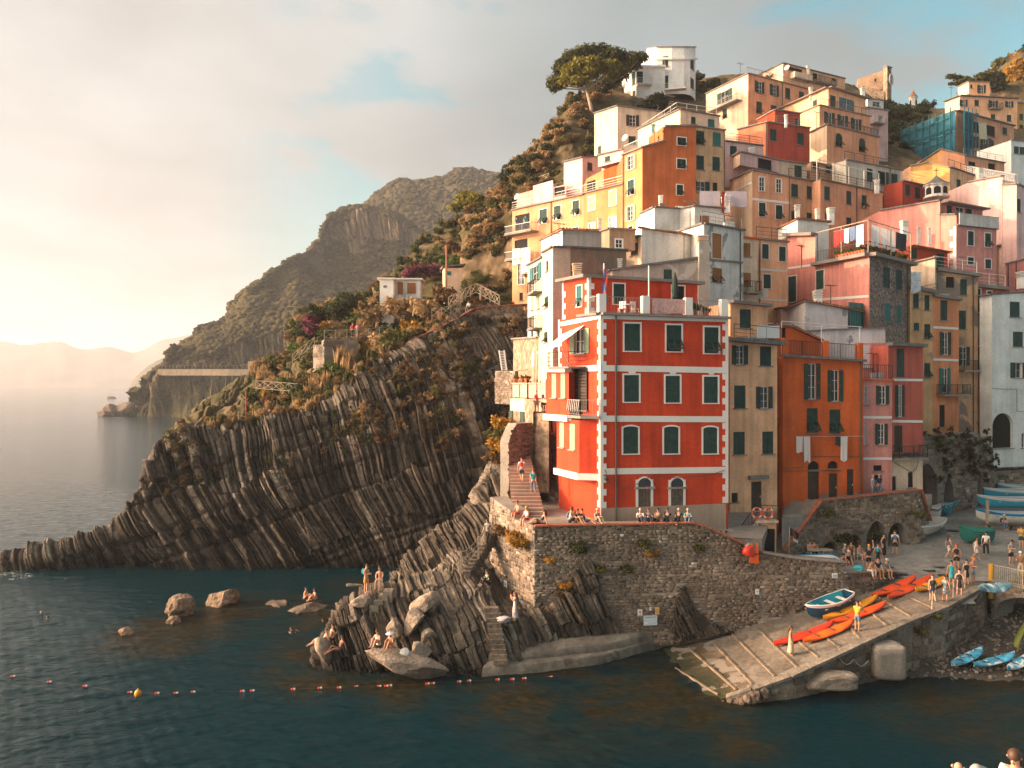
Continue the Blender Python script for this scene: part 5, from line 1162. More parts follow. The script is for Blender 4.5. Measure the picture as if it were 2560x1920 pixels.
# terrace paving, stairs and lanes
m=MB();m.prism([Vector((q.x,q.y,7.0))for q in(A_,B_,C_,W(1930,0,60),W(1300,0,64))],[Vector((q.x,q.y,TZ if i<2 or i>2 else 6.05))for i,q in enumerate((A_,B_,C_,W(1930,0,60),W(1300,0,64)))])
o=m.build('terrace_paving',CONC);o['kind']='structure'
sr_=empty('stone_stairs',W(1290,1310,55));tag(sr_,'flight of worn stone steps climbing between the red house and the cliff wall','stairs','outdoor stairs');bpy.context.view_layer.update()
STEP=M('step_stone',(.33,.21,.16),var=.25,fine=.15,bump=.3)
for k in range(22):
    t=k/21;p=W(1322-2*k*.7,0,54.0+.40*k);z=TZ+.2*k;m=MB();wd=1.9-.5*t
    m.box((p.x,p.y,z-.4),(wd*1.15,.42,1.0));m.build('step',STEP,sr_)
sw_=wallroot('stair_wall','tall rough stone wall beside the steps left of the red house',W(1290,1300,61),group='stone walls of the harbour')
stonewall(sw_,W(1338,0,63.5),W(1395,0,60.5),[(0,14),(1,13)],8,15,indiv=30);stonewall(sw_,W(1272,0,59.5),W(1331,0,61.0),[(0,12.8),(.3,14.1),(1,14.1)],5.5,16,indiv=60,thick=1)
# ledge at the foot of the wall
lq=[]
LEDGE=M('quay_ledge',(.18,.15,.12),var=.35,vs=.6,fine=.25,fs=3,bump=.5,bs=8,patch=(.10,.085,.07),pt=.60,ps=.4)
FR_=[(1208,1690,46.7),(1300,1683,47.1),(1400,1672,47.8),(1500,1660,48.7),(1600,1634,50.5),(1680,1605,52.0),(1760,1585,53.),(1868,1560,53.2)]
front=[Vector((W(x,0,d).x,d,0))for x,y,d in FR_];bk_=[Vector((W(x,0,d).x,d,0))for x,d in((1236,47.9),(1330,48.9),(1440,49.6),(1540,50.2),(1640,51.3),(1720,52.4),(1790,53.2),(1880,53.3))]
def ledge(z0,z1,inset,name):
    n=90;t=np.linspace(0,7,n);fx=crom(t,np.arange(8.),np.array([tuple(p)for p in front]));bx=crom(t,np.arange(8.),np.array([tuple(p)for p in bk_]))
    dn=(bx-fx);dn/=np.linalg.norm(dn,axis=1,keepdims=True);fx=fx+dn*inset
    rows=[]
    for q,z in((fx-dn*.15,z0),(fx-dn*.12,z0+(z1-z0)*.6),(fx,z1-.06),(fx+dn*.08,z1),((fx+bx)/2,z1+.12),(bx,z1+.22),(bx+dn*.6,z1+.22)):
        r_=q.copy();r_[:,2]=z;rows.append(r_)
    Q=crom(np.linspace(0,6,40),np.arange(7.),np.stack(rows));Q[...,2]+=.10*(fbm(Q*1.5,3,3)-.5);Q[...,:2]+=.14*(fbm(Q*.8,3,9)-.5)[...,None]
    return Q
grid('ledge',ledge(-.6,.55,0,''),LEDGE);grid('ledge',ledge(.3,1.05,.75,''),LEDGE)
# slipway
RAMPB=M('slipway_timber',(.19,.145,.10),var=.3,vs=2,fine=.2,bump=.3)
RAMP=M('slipway_concrete',(.215,.175,.14),attr='tone',attr_cols=[(0,(.025,.027,.01)),(.2,(.05,.038,.018)),(.42,(.11,.08,.055)),(.5,(.125,.10,.078)),(1,(.20,.165,.13))],var=.3,vs=.5,fine=.25,fs=4,bump=.35,bs=10,patch=(.19,.16,.13),pt=.58,ps=.7)
RL=[(1610,1640,51.2),(1700,1608,51.8),(1790,1583,52.9),(1892,1546,52.9),(2000,1520,52.7),(2107,1497,52.5),(2187,1475,53.0),(2249,1441,54.3),(2285,1420,56.0)]
RZ=[-.35,.35,.85,1.6,2.3,3.0,3.4,4.0,4.2]
RR=[(1700,1800,41.4,-.4),(1815,1738,43.2,.1),(1880,1724,42.8,.7),(1972,1690,43.2,1.25),(2060,1652,44.3,1.75),(2150,1613,45.5,2.3),(2264,1555,47.2,3.0),(2360,1515,48.6,3.5),(2458,1463,52.3,3.9)]
Lp=np.array([(W(x,0,d).x,d,z)for(x,y,d),z in zip(RL,RZ)]);Rp=np.array([(W(x,0,d).x,d,z)for x,y,d,z in RR])
tt=np.linspace(0,8,120);Lc=crom(tt,np.arange(9.),Lp);Rc=crom(tt,np.arange(9.),Rp)
vv=np.linspace(0,1,60)[:,None,None];Q=Rc[None]*(1-vv)+Lc[None]*vv;Q[...,2]+=.05*(fbm(Q*1.3,3,4)-.5);Q=Q[::1]
wt_=np.clip((.75-Q[...,2]+.5*(fbm(Q*.9,3,5)-.5))/.7,0,1);o=grid('slipway',Q,RAMP,{'tone':np.where(wt_>.02,.45*(1-wt_),.45+.75*(fbm(Q*.7,4,8)-.2))});SLIP=o
def onramp(t,v):i=min(118,int(t/8*119));return Vector(Rc[i]*(1-v)+Lc[i]*v)
for k,(t,v0,v1)in enumerate(((.75,.06,.62),(1.35,.05,.80),(2.0,.05,.74),(2.6,.05,.82),(3.2,.05,.80),(3.8,.06,.55),(4.4,.06,.5),(4.9,.06,.9),(5.5,.06,.93),(6.1,.05,.9),(6.7,.05,.85))):
    m=MB();p,q=onramp(t+.15,v0),onramp(t-.25,v1);m.bar(p+Vector((0,0,.04)),q+Vector((0,0,.04)),.12,.11);tb=m.build('timber_beam',RAMPB,SLIP);
# seaward face of the slipway, of squared blocks
sv=wallroot('slipway_wall','blocky stone wall carrying the slipway above the dark water',Vector(Rp[3]))
for i in range(1,8):
    a_,b_=Rp[i],Rp[i+1];L_=float(np.hypot(*(b_-a_)[:2]));bt0=-.8 if i<5 else-.2
    stonewall(sv,a_,b_,[(0,a_[2]-.02),(1,b_[2]-.02)],bt0,30+i,rh=(.3,.46),rl=(.4,.9),thick=.6,indiv=40,stname='stone_block',prot=(.03,.10))
m=MB()
for i in range(1,8):
    a_,b_=Vector(Rp[i]),Vector(Rp[i+1]);k=max(1,int((b_-a_).length/1.1))
    for j in range(k):m.bar(a_.lerp(b_,(j+.02)/k)+Vector((0,0,.02)),a_.lerp(b_,(j+.98)/k)+Vector((0,0,.02)),.55,.16)
m.build('kerb_stones',LEDGE,sv)
# lower stepped foot and mooring block
boulder('mooring_block','big rounded concrete mooring block against the slipway wall',W(2214,1648,46.0)+Vector((0,-.1,0)),(.92,.75,1.0),5,CONC,cat='block',cuts=0,sq=.32,rough=.05)
boulder('concrete_step','broken concrete step at the foot of the slipway wall',W(2075,1700,43.8),(1.4,.6,.45),6,LEDGE,cat='step',cuts=3,sq=.4)
boulder('concrete_step','flat slab of concrete on the slipway under the stone wall',W(1935,1548,52.2),(1.0,.5,.22),8,CONC,cat='slab',cuts=0,sq=.35,rough=.05)
for k in range(9):
    t=1.0+k*.17;i=min(118,int(t/8*119));p=Vector(Rc[i]);boulder('footing_stone','rounded footing stone number %s along the slipway end'%('one two three four five six seven eight nine'.split()[k]),p+Vector((-.05,-.25,-.35)),(.30,.28,.36),40+k,BOULD2,cat='stone',group='footing stones of the slipway',det=2)
# square with its boats
PAVE=M('square_paving',(.20,.185,.165),var=.3,vs=.35,fine=.2,fs=3,bump=.3,bs=7,patch=(.27,.25,.22),pt=.64,ps=.5)
def pz(x,y):return float(np.interp(y,[50,54,57,62,70,82,110],[3.7,4.05,4.6,5.0,5.4,5.75,6.1]))
nx,ny=90,90;Q=np.zeros((ny,nx,3))
for j,y in enumerate(np.linspace(54.3,112,ny)):
    for i,x in enumerate(np.linspace(19 if y>55.8 else 26.5,75,nx)):Q[j,i]=(x,y,pz(x,y)+.0)
Q[...,2]+=.06*(fbm(Q*.8,3,6)-.5);grid('square',Q,PAVE)
m=MB();p=[Rp[7],Rp[8],(W(2600,0,53).x,53.5,3.95),(40,54.5,4.05),(26,54.6,4.1),Lp[7]]
nq=24;Q=np.zeros((nq,30,3))
for j in range(nq):
    for i in range(30):
        y=49.5+5.2*j/(nq-1);x=float(np.interp(y,[48.6,50,52.3,54.7],[Rp[7][0]-1,Rp[7][0]-.6,Rp[8][0]-3,Lp[7][0]-1]))+i/29*(46-26)*(1 if y>53.2 else.16);Q[j,i]=(x,y,np.interp(y,[49.5,52.3,54.7],[3.45,3.85,4.12]))
grid('square',Q,PAVE)
lw_=wallroot('low_wall','low stone wall people sit on at the top of the slipway',D_);J_=W(2262,0,54.5)
stonewall(lw_,D_,J_,[(0,4.75),(.6,4.5),(1,4.15)],2.4,61,indiv=40,cap=CONC,rh=(.15,.28),rl=(.25,.6))
Q=np.zeros((20,40,3))
for j in range(20):
    for i in range(40):
        s=i/39;p0=C_.lerp(D_,s*2)if s<.5 else D_.lerp(J_,s*2-1);y=p0.y+.1+j/19*(60-p0.y);Q[j,i]=(p0.x*(1-j/19*.0),y,np.interp(s,[0,.3,.5,.8,1],[5.0,4.7,4.55,4.4,4.15])+(.25*j/19))
grid('square',Q,PAVE)
def onsq(px,py,it=12):
    d=60.
    for _ in range(it):d=DZ(py,pz(0,d))
    return W(px,py,d)
# arched wall below the orange house
aw=wallroot('arched_wall','rubble wall with dark arches and a brick coping under the orange house',W(2000,1400,57))
E0,E1,E2,E3=W(1955,0,56.6),W(2050,0,58.6),W(2298,0,60.8),W(2322,0,62.3)
stonewall(aw,E0,E1,[(0,5.2),(1,8.5)],3.4,11,indiv=50,cap=RUST,rh=(.12,.26),rl=(.2,.5))
stonewall(aw,E1,E2,[(0,8.5),(.4,8.7),(1,9.0)],3.8,12,indiv=140,cap=RUST,arches=((.9,.75,4.6,.9),(2.9,.75,4.9,1.0),(4.9,.95,5.2,1.6),(6.7,.8,5.6,1.0)),rh=(.12,.26),rl=(.2,.5),thick=.8)
stonewall(aw,E2,E3,[(0,9.0),(1,6.4)],4,13,indiv=40,cap=RUST,rh=(.12,.26),rl=(.2,.5),thick=.4)
u=(E2-E1).normalized();m=MB();q0,q1=E1+Vector((u.y*-1,u.x,0))*.0,E2
bk0,bk1=Vector((E1.x-.4,E1.y+2.6,3.6)),Vector((E2.x,E2.y+2.6,3.6));m.quad(bk0,bk1,bk1+Vector((0,0,5)),bk0+Vector((0,0,5)));m.build('niche_back',OLDST,aw)
m=MB();m.prism([Vector((q.x,q.y,7.6))for q in(E0,E1,E2,E3,W(2330,0,63),W(1960,0,61))],[Vector((q.x,q.y,z))for q,z in((E0,5.1),(E1,8.25),(E2,8.4),(E3,6.5),(W(2330,0,63),8.4),(W(1960,0,61),8.3))]);o=m.build('terrace_paving',CONC);o['kind']='structure'
# dark arcade at the back of the square
bw=wallroot('arcade_wall','mossy stone arcade at the back of the boat square',W(2330,1230,73))
G0,G1,G2=W(2298,0,70.5),W(2440,0,74),W(2492,0,78)
stonewall(bw,G0,G1,[(0,12.4),(1,12.6)],5.3,21,indiv=80,arches=((1.0,1.45,7.4,2.6),(4.0,.7,7,1.5)),rh=(.18,.34),rl=(.3,.8),thick=1.2)
stonewall(bw,G1,G2,[(0,12.6),(1,10.5)],5.4,22,indiv=50,arches=((1.0,.65,7.2,1.4),),rh=(.18,.34),rl=(.3,.8),thick=1.0)
m=MB();q=G0;m.quad(Vector((G0.x-.5,G0.y+2.4,5)),Vector((G1.x+3,G1.y+3.4,5)),Vector((G1.x+3,G1.y+3.4,12)),Vector((G0.x-.5,G0.y+2.4,12)));m.build('niche_back',BROWNP,bw)
hw=wallroot('street_wall','dark stone wall in shadow under the white house',W(2500,1230,82));stonewall(hw,W(2488,0,78),W(2700,0,80),[(0,8.6),(1,8.8)],5.5,23,indiv=40,rh=(.2,.34),rl=(.3,.8))
# yellow house steps with landing
ys=empty('landing_stairs',W(1910,1370,56));tag(ys,'outside steps with iron handrail up to the yellow house door','stairs','outdoor stairs');bpy.context.view_layer.update()
a0,a1=W(1838,1350,56.0),W(1886,1295,56.6);a0.z,a1.z=5.9,7.5
for k in range(15):
    p=a0.lerp(a1,(k+.5)/15);m=MB();m.box((p.x,p.y-.1,(p.z+5.2)/2),(.16,1.1,p.z-5.2));m.build('step',CONC if k%2 else CREAM,ys)
m=MB();l0=a1+Vector((.72,-.1,-.06));m.box(l0,(1.5,1.2,.2));m.build('landing',CREAM,ys)
m=MB();m.box(l0+Vector((0,.1,-1.35)),(1.35,.9,2.5));m.build('stair_base',YELLOW,ys)
m=MB();m.box(l0+Vector((.2,-.38,-1.5)),(.7,.06,1.9));m.build('cellar_opening',DARK,ys)
rail(ys,[a0+Vector((0,-.6,0)),a1+Vector((0,-.6,.1)),l0+Vector((.7,-.6,.1))],1.0,IRON,sp=.3)
def lifebuoy(label,c):
    m=MB();n,k=20,8;c=Vector(c)
    for i in range(n):
        a=2*math.pi*i/n
        for j in range(k):b=2*math.pi*j/k;r=.34+.085*math.cos(b);m.v.append(Vector((math.cos(a)*r,math.sin(b)*.07,math.sin(a)*r)))
    for i in range(n):
        for j in range(k):i2,j2=(i+1)%n,(j+1)%k;m.f.append((i*k+j,i2*k+j,i2*k+j2,i*k+j2))
    root=empty('lifebuoy',c);tag(root,label,'lifebuoy','lifebuoys on the landing rail');m.local('ring',paint('buoy_red',(.55,.08,.04),rough=.5),root,True)
    m=MB()
    for i in range(4):a=math.pi/4+i*math.pi/2;m.box((math.cos(a)*.34,0,math.sin(a)*.34),(.20,.16,.08),Matrix.Rotation(-a+math.pi/2,3,'Y'))
    m.local('white_band',TRIM,root)
lifebuoy('left red lifebuoy hung on the landing rail of the yellow house',W(1892,1282,55.75));lifebuoy('right red lifebuoy on the landing rail, nearest the orange house',W(1920,1283,55.75))
# beach and the little bridge in the corner
BEACH=M('pebble_beach',(.075,.062,.05),var=.3,vs=.8,fine=.6,fs=14,bump=1.2,bs=9,rough=.75)
Q=np.zeros((80,110,3))
for j,y in enumerate(np.linspace(42,62,80)):
    for i,x in enumerate(np.linspace(18,48,110)):Q[j,i]=(x,y,.17*(y-46.2-.12*(26-x)))
Q[...,2]+=.14*(fbm(Q*2.2,3,3)-.5)+.10*(vnoise(Q*5,8)-.5);grid('beach',Q,BEACH)
pts=pick(Q,(Q[...,2]>.02)&(Q[...,2]<1.6),2600,9);pts[:,2]+=.02-.3*0;P2_=pts.copy();P2_[:,2]=.17*(P2_[:,1]-46.2-.12*(26-P2_[:,0]))+.03
blobs('pebbles',P2_,np.random.default_rng(2).uniform(.04,.16,len(P2_)),M('pebble',(.17,.14,.115),var=.5,vs=4,bump=0),5)
hb=wallroot('harbour_wall','dark wet harbour wall behind the beach below the square',W(2440,1560,52));h0,h1,h2=Rp[8],(W(2475,0,55.5).x,55.5),(W(2700,0,56).x,56)
stonewall(hb,h0,h1,[(0,3.85),(1,3.95)],.2,51,indiv=30,rh=(.3,.46),rl=(.4,.9));stonewall(hb,h1,h2,[(0,3.95),(1,4)],.2,52,indiv=20,rh=(.3,.46),rl=(.4,.9))
br=empty('footbridge',W(2530,1450,51));tag(br,'small stone arch bridge with iron railing at the right edge above the beach','bridge');bpy.context.view_layer.update()
b0,b1=W(2478,0,53.5),W(2640,0,50.2);stonewall(br,b0,b1,[(0,3.9),(1,3.8)],.6,53,indiv=60,arches=((2.6,2.35,1.9,1.35),),rh=(.16,.3),rl=(.25,.5),thick=2.4,cap=CONC,stname='stone')
b0.z,b1.z=3.95,3.85;rail(br,[b0,b1],1.05,BEAM,sp=.13,r=.016)
m=MB();m.tube([b0+Vector((-.1,-.1,-1.2)),b0+Vector((-.05,-.1,1.1))],.16,10);m.build('bollard',paint('yellow_post',(.55,.26,.03)),br)
# notices on the quay wall (print kept generic bars, lettering built flat)
def notice(label,px,py,d,w,h,col,bars,cat='notice',group='notices on the quay wall'):
    root=empty('wall_notice',W(px,py,d));tag(root,label,cat,group);u=(C_-B_);a=math.atan2(u.y,u.x);root.rotation_euler=(0,0,a)
    m=MB();m.box((0,0,0),(w,.03,h));m.local('board',col,root)
    for q,(x,z,ww,hh,mt)in enumerate(bars):b=MB();b.box((x*w,-.022,z*h),(ww*w,.012,hh*h));b.local('print',mt,root)
INK=paint('ink_blue',(.12,.2,.3));INKR=paint('ink_red',(.5,.03,.03));BRD=paint('board_white',(.62,.62,.6));BRDB=paint('board_blue',(.42,.5,.55))
notice('large pale blue harbour information board on the quay wall',1626,1551,50.75,.88,.62,BRDB,[(-.1,.1,.5,.05,BRD),(.1,-.1,.45,.05,BRD),(.0,.35,.8,.06,INK),(-.3,-.25,.2,.15,BRD)])
notice('small white notice with red prohibition ring left of the blue board',1600,1532,50.65,.3,.42,BRD,[(0,.12,.6,.1,INKR),(0,.25,.34,.08,INKR),(0,0,.34,.06,INKR),(0,-.3,.7,.06,INK),(0,-.4,.7,.05,INK)])
notice('yellow notice right of the blue board on the quay wall',1643,1527,50.8,.26,.46,paint('board_yellow',(.62,.33,.08)),[(0,.2,.7,.05,INK),(0,0,.7,.05,INK),(0,-.2,.7,.05,INK)])
notice('tiny white plate above the blue board on the quay wall',1626,1522,50.75,.12,.2,BRD,[(0,.1,.6,.1,INK)])
notice('white plate high on the quay wall near the coping',1555,1338,50.7,.2,.14,BRD,[(0,0,.6,.1,INK)])
notice('white street plate at the right end of the quay wall',2087,1439,51.8,.36,.32,BRD,[(-.2,.0,.2,.3,INK),(.2,0,.2,.3,INK),(0,-.3,.7,.06,INK)])
notice('pale plate low on the right part of the quay wall',1893,1480,51.6,.25,.32,BRD,[(0,.1,.6,.1,INK)])
root=empty('tall_notice',W(1267,1465,54.0));tag(root,'narrow white notice on the sunlit side of the quay wall','notice','notices on the quay wall');u=B_-A_;root.rotation_euler=(0,0,math.atan2(u.y,u.x));m=MB();m.box((0,-.1,0),(.5,.03,.75));m.local('board',BRD,root)
for z in(.2,.1,-.05,-.2):b=MB();b.box((0,-.12,z),(.3,.012,.05));b.local('print',INK,root)
# ---------------------------------------------------------------- vegetation
LEAVES={'olive':(.085,.080,.022),'golden':(.30,.155,.022),'dark':(.035,.042,.014),'dry':(.30,.19,.09),'magenta':(.15,.04,.065),'green':(.07,.095,.02),'rust':(.12,.068,.028)}  # golden is foliage with warm sunlight put into its colour
def leafmat(k):return M('leaf_'+k,LEAVES[k],var=.45,vs=1.2,fine=.35,fs=9,bump=0,rough=.8,spec=.15,trans=.3)
def leafcloud(n,clumps,size,seed,aspect=1.6,shell=.55,up=.3,upright=0.):
    """n small leaf quads filling a set of ellipsoids (centre, radii) -> vertices, faces"""
    r=np.random.default_rng(seed);C=np.array([c for c,_ in clumps],float);R=np.array([q for _,q in clumps],float)
    w=R.prod(1)**(.67);k=r.choice(len(C),n,p=w/w.sum());d=r.normal(size=(n,3));d/=np.linalg.norm(d,axis=1,keepdims=True)
    rad=(shell+(1-shell)*r.random(n))[:,None]*(1+.22*r.normal(size=(n,1))*.6);c=C[k]+d*R[k]*rad
    nrm=d*1.0+r.normal(size=(n,3))*.75;nrm[:,2]+=up;nrm/=np.linalg.norm(nrm,axis=1,keepdims=True)
    t=np.cross(nrm,r.normal(size=(n,3)));
    if upright:t=t*(1-upright)+np.array([0,0,1.])*upright+r.normal(size=(n,3))*.18
    t/=np.linalg.norm(t,axis=1,keepdims=True);b=np.cross(nrm,t);s=(size*r.uniform(.6,1.35,n))[:,None]
    V=np.stack([c-t*s*aspect*.5-b*s*.25,c-t*s*.1+b*s*.5,c+t*s*aspect*.5+b*s*.1,c+t*s*.1-b*s*.5],1)
    return V.reshape(-1,3),np.arange(n*4).reshape(n,4)
SHR={}
def shrub_mesh(v,kind='bush'):
    if(v,kind)in SHR:return SHR[(v,kind)]
    r=random.Random(v*7+3)
    if kind=='bush':
        cl=[((0,0,.35),(.75,.75,.5))]+[((r.uniform(-.6,.6),r.uniform(-.6,.6),r.uniform(.15,.75)),(r.uniform(.25,.5),)*2+(r.uniform(.22,.42),))for _ in range(7)]
        V,Q=leafcloud(620,cl,.15,v,shell=.35)
    elif kind=='grass':
        cl=[((0,0,.5),(.5,.5,.6))]+[((r.uniform(-.5,.5),r.uniform(-.5,.5),.4),(.3,.3,.55))for _ in range(5)]
        V,Q=leafcloud(520,cl,.16,v,aspect=5.,shell=.1,upright=.85)
    else:
        cl=[((r.uniform(-.6,.6),r.uniform(-.3,.3),r.uniform(-.6,.6)),(r.uniform(.15,.5),r.uniform(.15,.35),r.uniform(.15,.5)))for _ in range(7)];V,Q=leafcloud(330,cl,.13,v,shell=.0,up=0.)
    SHR[(v,kind)]=npmesh('shrub',V,Q);return SHR[(v,kind)]
def shrub(p,s,col,label,group=None,kind='bush',squash=1.,seed=0,cat='shrub',rot=None):
    o=obj('shrub' if kind!='grass' else 'grass_tuft',shrub_mesh(seed%5,kind),leafmat(col),loc=p,sc=(s,s,s*squash),rot=rot or(0,0,seed*1.3));tag(o,label,cat,group);return o
def scatter(Q,mask,n,seed,cols,sz,label,group,kind='bush',squash=.9,sink=.15):
    P=pick(Q,mask,n,seed);r=random.Random(seed)
    for i,p in enumerate(P):
        c=r.choice(cols);s=r.uniform(*sz)
        u_=CX+p[0]/p[1]*F;wh_=('near the reeds' if u_<800 else 'around the walkway' if u_<930 else 'by the white hut' if u_<1090 else 'near the palm')+(', low down' if p[1]<96 else ', halfway up' if p[1]<112 else ', high up')
        shrub((p[0],p[1],p[2]-sink*s),s,c,('large ' if s>(sz[0]+sz[1])/2 else 'small ')+label.replace('@',wh_).replace('#',{'dry':'dry brown','dark':'dark green','golden':'golden','rust':'rusty brown','olive':'olive green','green':'fresh green','magenta':'magenta flowering'}[c]),group,kind,squash,i)
def scatter_stuff(name,Q,mask,n,seed,cols,sz,kind='tuft',squash=.8,sink=.15):
    P=pick(Q,mask,n,seed);r=np.random.default_rng(seed);by={}
    for i,p in enumerate(P):
        c=cols[r.integers(len(cols))];s=r.uniform(*sz);me=shrub_mesh(i%5,kind)
        if(i%5,kind)not in VC:a=np.empty(len(me.vertices)*3);me.vertices.foreach_get('co',a);VC[(i%5,kind)]=a.reshape(-1,3)
        a=r.uniform(0,6.28);v=VC[(i%5,kind)];x=v[:,0]*math.cos(a)-v[:,1]*math.sin(a);y=v[:,0]*math.sin(a)+v[:,1]*math.cos(a)
        by.setdefault(c,[]).append(np.stack([x*s+p[0],y*s+p[1],v[:,2]*s*squash+p[2]-sink*s],1))
    for c,L_ in by.items():
        V=np.concatenate(L_);o=obj(name,npmesh(name,V,np.arange(len(V)).reshape(-1,4)),leafmat(c));o['kind']='stuff'
VC={}
def rows(Q,lo,hi):m=np.zeros(Q.shape[:2],bool);m[lo:hi]=True;return m
def pxof(Q):return CX+Q[...,0]/Q[...,1]*F
px_=pxof(MQ);ok=rows(MQ,4,148)&(px_>640)&(px_<1275)
scatter(MQ,ok,110,3,['olive','olive','dark','green','dry','rust','olive'],(1.0,2.5),'# bush on the terraced slope @','bushes of the terraced slope')
scatter(MQ,ok&(px_<1120),40,5,['dry','dry','golden'],(.9,1.7),'# tuft of tall grass @','grass tufts of the cliff path','grass',1.2)
scatter_stuff('slope_scrub',MQ,rows(MQ,4,150)&(px_>640)&(px_<1275),420,6,['dark','olive','green','dry','rust'],(.5,1.5),'bush',.9)
px_=pxof(VQ);ok=rows(VQ,40,148)
scatter_stuff('slope_scrub',VQ,ok&(px_>1160)&(px_<1500),330,7,['rust','dry','olive','dark','dry'],(.5,1.6),'bush',.9)
scatter(VQ,rows(VQ,110,150)&(px_>1440)&(px_<1760),34,8,['olive','dark','rust'],(1.2,2.4),'# bush below the white villa','bushes round the white villa')
scatter(VQ,rows(VQ,100,152)&(px_>2200)&(px_<2330),40,9,['dark','olive','dark'],(1.6,3.2),'# bush in the gap beneath the church turret','bushes beneath the church turret')
scatter_stuff('slope_scrub',VQ,rows(VQ,70,100)&(px_>2180)&(px_<2420),90,19,['dark','olive','dark'],(.9,2.2),'bush')
scatter(VQ,rows(VQ,128,154)&(px_>2420),50,10,['olive','golden','olive','dark'],(2.2,4.2),'# bushy tree on the hill at top right','hilltop trees at right')
px_=pxof(HDQ);ok=rows(HDQ,120,312)
scatter_stuff('cliff_scrub',HDQ,ok&(px_>880)&(px_<1300)&(HDQ[...,2]>9)&(vnoise(HDQ*.3,4)>.42),400,11,['rust','rust','dark','olive','dry'],(.4,1.2))
scatter_stuff('cliff_scrub',HDQ,ok&(px_>420)&(px_<950)&(HDQ[...,2]>7)&(vnoise(HDQ*.35,5)>.45),260,12,['rust','dark','rust','olive','dark'],(.2,.7))
scatter_stuff('rim_grass',HDQ,rows(HDQ,300,324)&(px_>520)&(px_<1120),160,13,['dry','dry','olive','rust'],(.4,1.0),'grass',.9)
for i,(px,py,d,s,c,lb)in enumerate((
    (1300,1362,51.2,.95,'golden','big golden shrub hanging over the sunlit corner of the quay wall'),(1284,1340,51.8,.7,'golden','smaller golden shrub on the wall top behind the big one'),
    (1250,1330,54.5,.7,'rust','reddish shrub at the left end of the quay wall'),(1443,1372,50.4,.75,'dark','dark tuft growing out of the quay wall below the steps'),(1376,1402,50.2,.42,'golden','small golden tuft near the wall corner'),
    (1414,1468,50.3,.55,'golden','golden tuft above the leaning rock slab'),(1404,1490,50.3,.35,'rust','rusty tuft beside the leaning slab'),(1500,1425,50.6,.5,'olive','olive tuft right of the rock fin'),
    (1562,1425,50.8,.5,'olive','olive tuft in the middle of the quay wall'),(1612,1362,50.9,.6,'olive','green tuft under the seated row on the quay wall'),(1632,1388,50.9,.5,'golden','golden tuft just below the green one on the quay wall'),
    (1748,1372,51.2,.6,'olive','olive tuft under the bend of the wall coping'),(1258,1070,64,1.3,'golden','yellow-green bush beside the stone-and-plaster house'),(1252,1120,62,1.5,'golden','large golden bush left of the stair wall'),
    (1240,1150,61.5,1.0,'rust','rusty bush under the large golden one'),(1246,1090,63,1.1,'olive','olive bush between the two golden ones'),(2075,1285,58.2,.7,'olive','olive tuft on the arched wall near its left slope'),(2300,1290,59.9,.6,'olive','olive tuft near the right end of the arched wall'),
    (2298,1730-150,47.6,.5,'olive','plant tuft on the slipway wall above the mooring block'),(2340,1540,48.2,.5,'olive','plant tuft high on the slipway wall'),(2110,1350,57.8,.8,'dark','dark creeper between the arches'),(2190,1345,58.8,.8,'dark','dark creeper right of the tall arch'))):
    shrub(W(px,py,d)+Vector((0,-.12,-.2*s)),s,c,lb,'plants on the walls',seed=i,squash=.9)
scatter_stuff('arcade_creeper',np.array([[W(x,y,np.interp(x,[2298,2440,2500],[70.2,73.6,77]))for x in range(2340,2500,4)]for y in range(1075,1200,4)]),np.ones((32,40),bool),60,3,['dark','dark','rust','olive'],(.4,.9))
for i,(px,py,d)in enumerate(((1035,688,117),(1055,680,117),(1075,690,118),(1020,697,117),(1090,683,118),(785,810,103),(778,830,102),(795,800,104))):shrub(W(px,py,d),1.5,'magenta','magenta bougainvillea '+('above the white hut' if i<5 else 'at the end of the timber walkway'),'bougainvillea',seed=i)
for i,(px,py,d,s,c)in enumerate(((1010,870,90,2.4,'olive'),(1040,850,91,2.2,'golden'),(975,880,89,2.0,'olive'),(950,870,92,2.0,'dry'),(1065,790,98,2.4,'dry'),(1000,790,100,2.6,'dry'),(930,800,101,2.2,'dry'),(1110,760,99,2.2,'rust'),(840,790,101,2.2,'dark'),(880,770,103,2.4,'dark'),(800,800,103,2.2,'dark'),(1180,740,101,2.0,'olive'))):
    shrub(W(px,py,d),s,c,{'olive':'large olive bush','golden':'large golden bush','dry':'large dry bush','rust':'large rusty bush','dark':'large dark bush'}[c]+' beside the timber walkways, number %s from the headland'%'one two three four five six seven eight nine ten eleven twelve'.split()[i],'bushes by the walkways',seed=i)
for i,(px,py,d,s)in enumerate(((858,905,93,1.6),(872,915,92,1.5),(790,985,91,1.8),(770,1000,90,1.7),(810,975,90,1.6),(755,1010,90,1.4))):shrub(W(px,py+14,d),s,'dry','clump of pale dry reeds below the walkway','reed clumps','grass',1.3,i)
BARK=M('pine_bark',(.20,.125,.085),var=.3,vs=2,fine=.3,bump=.5,bs=6);BARKL=M('pale_bark',(.36,.24,.16),var=.25,vs=2,fine=.3,bump=.4,bs=6)
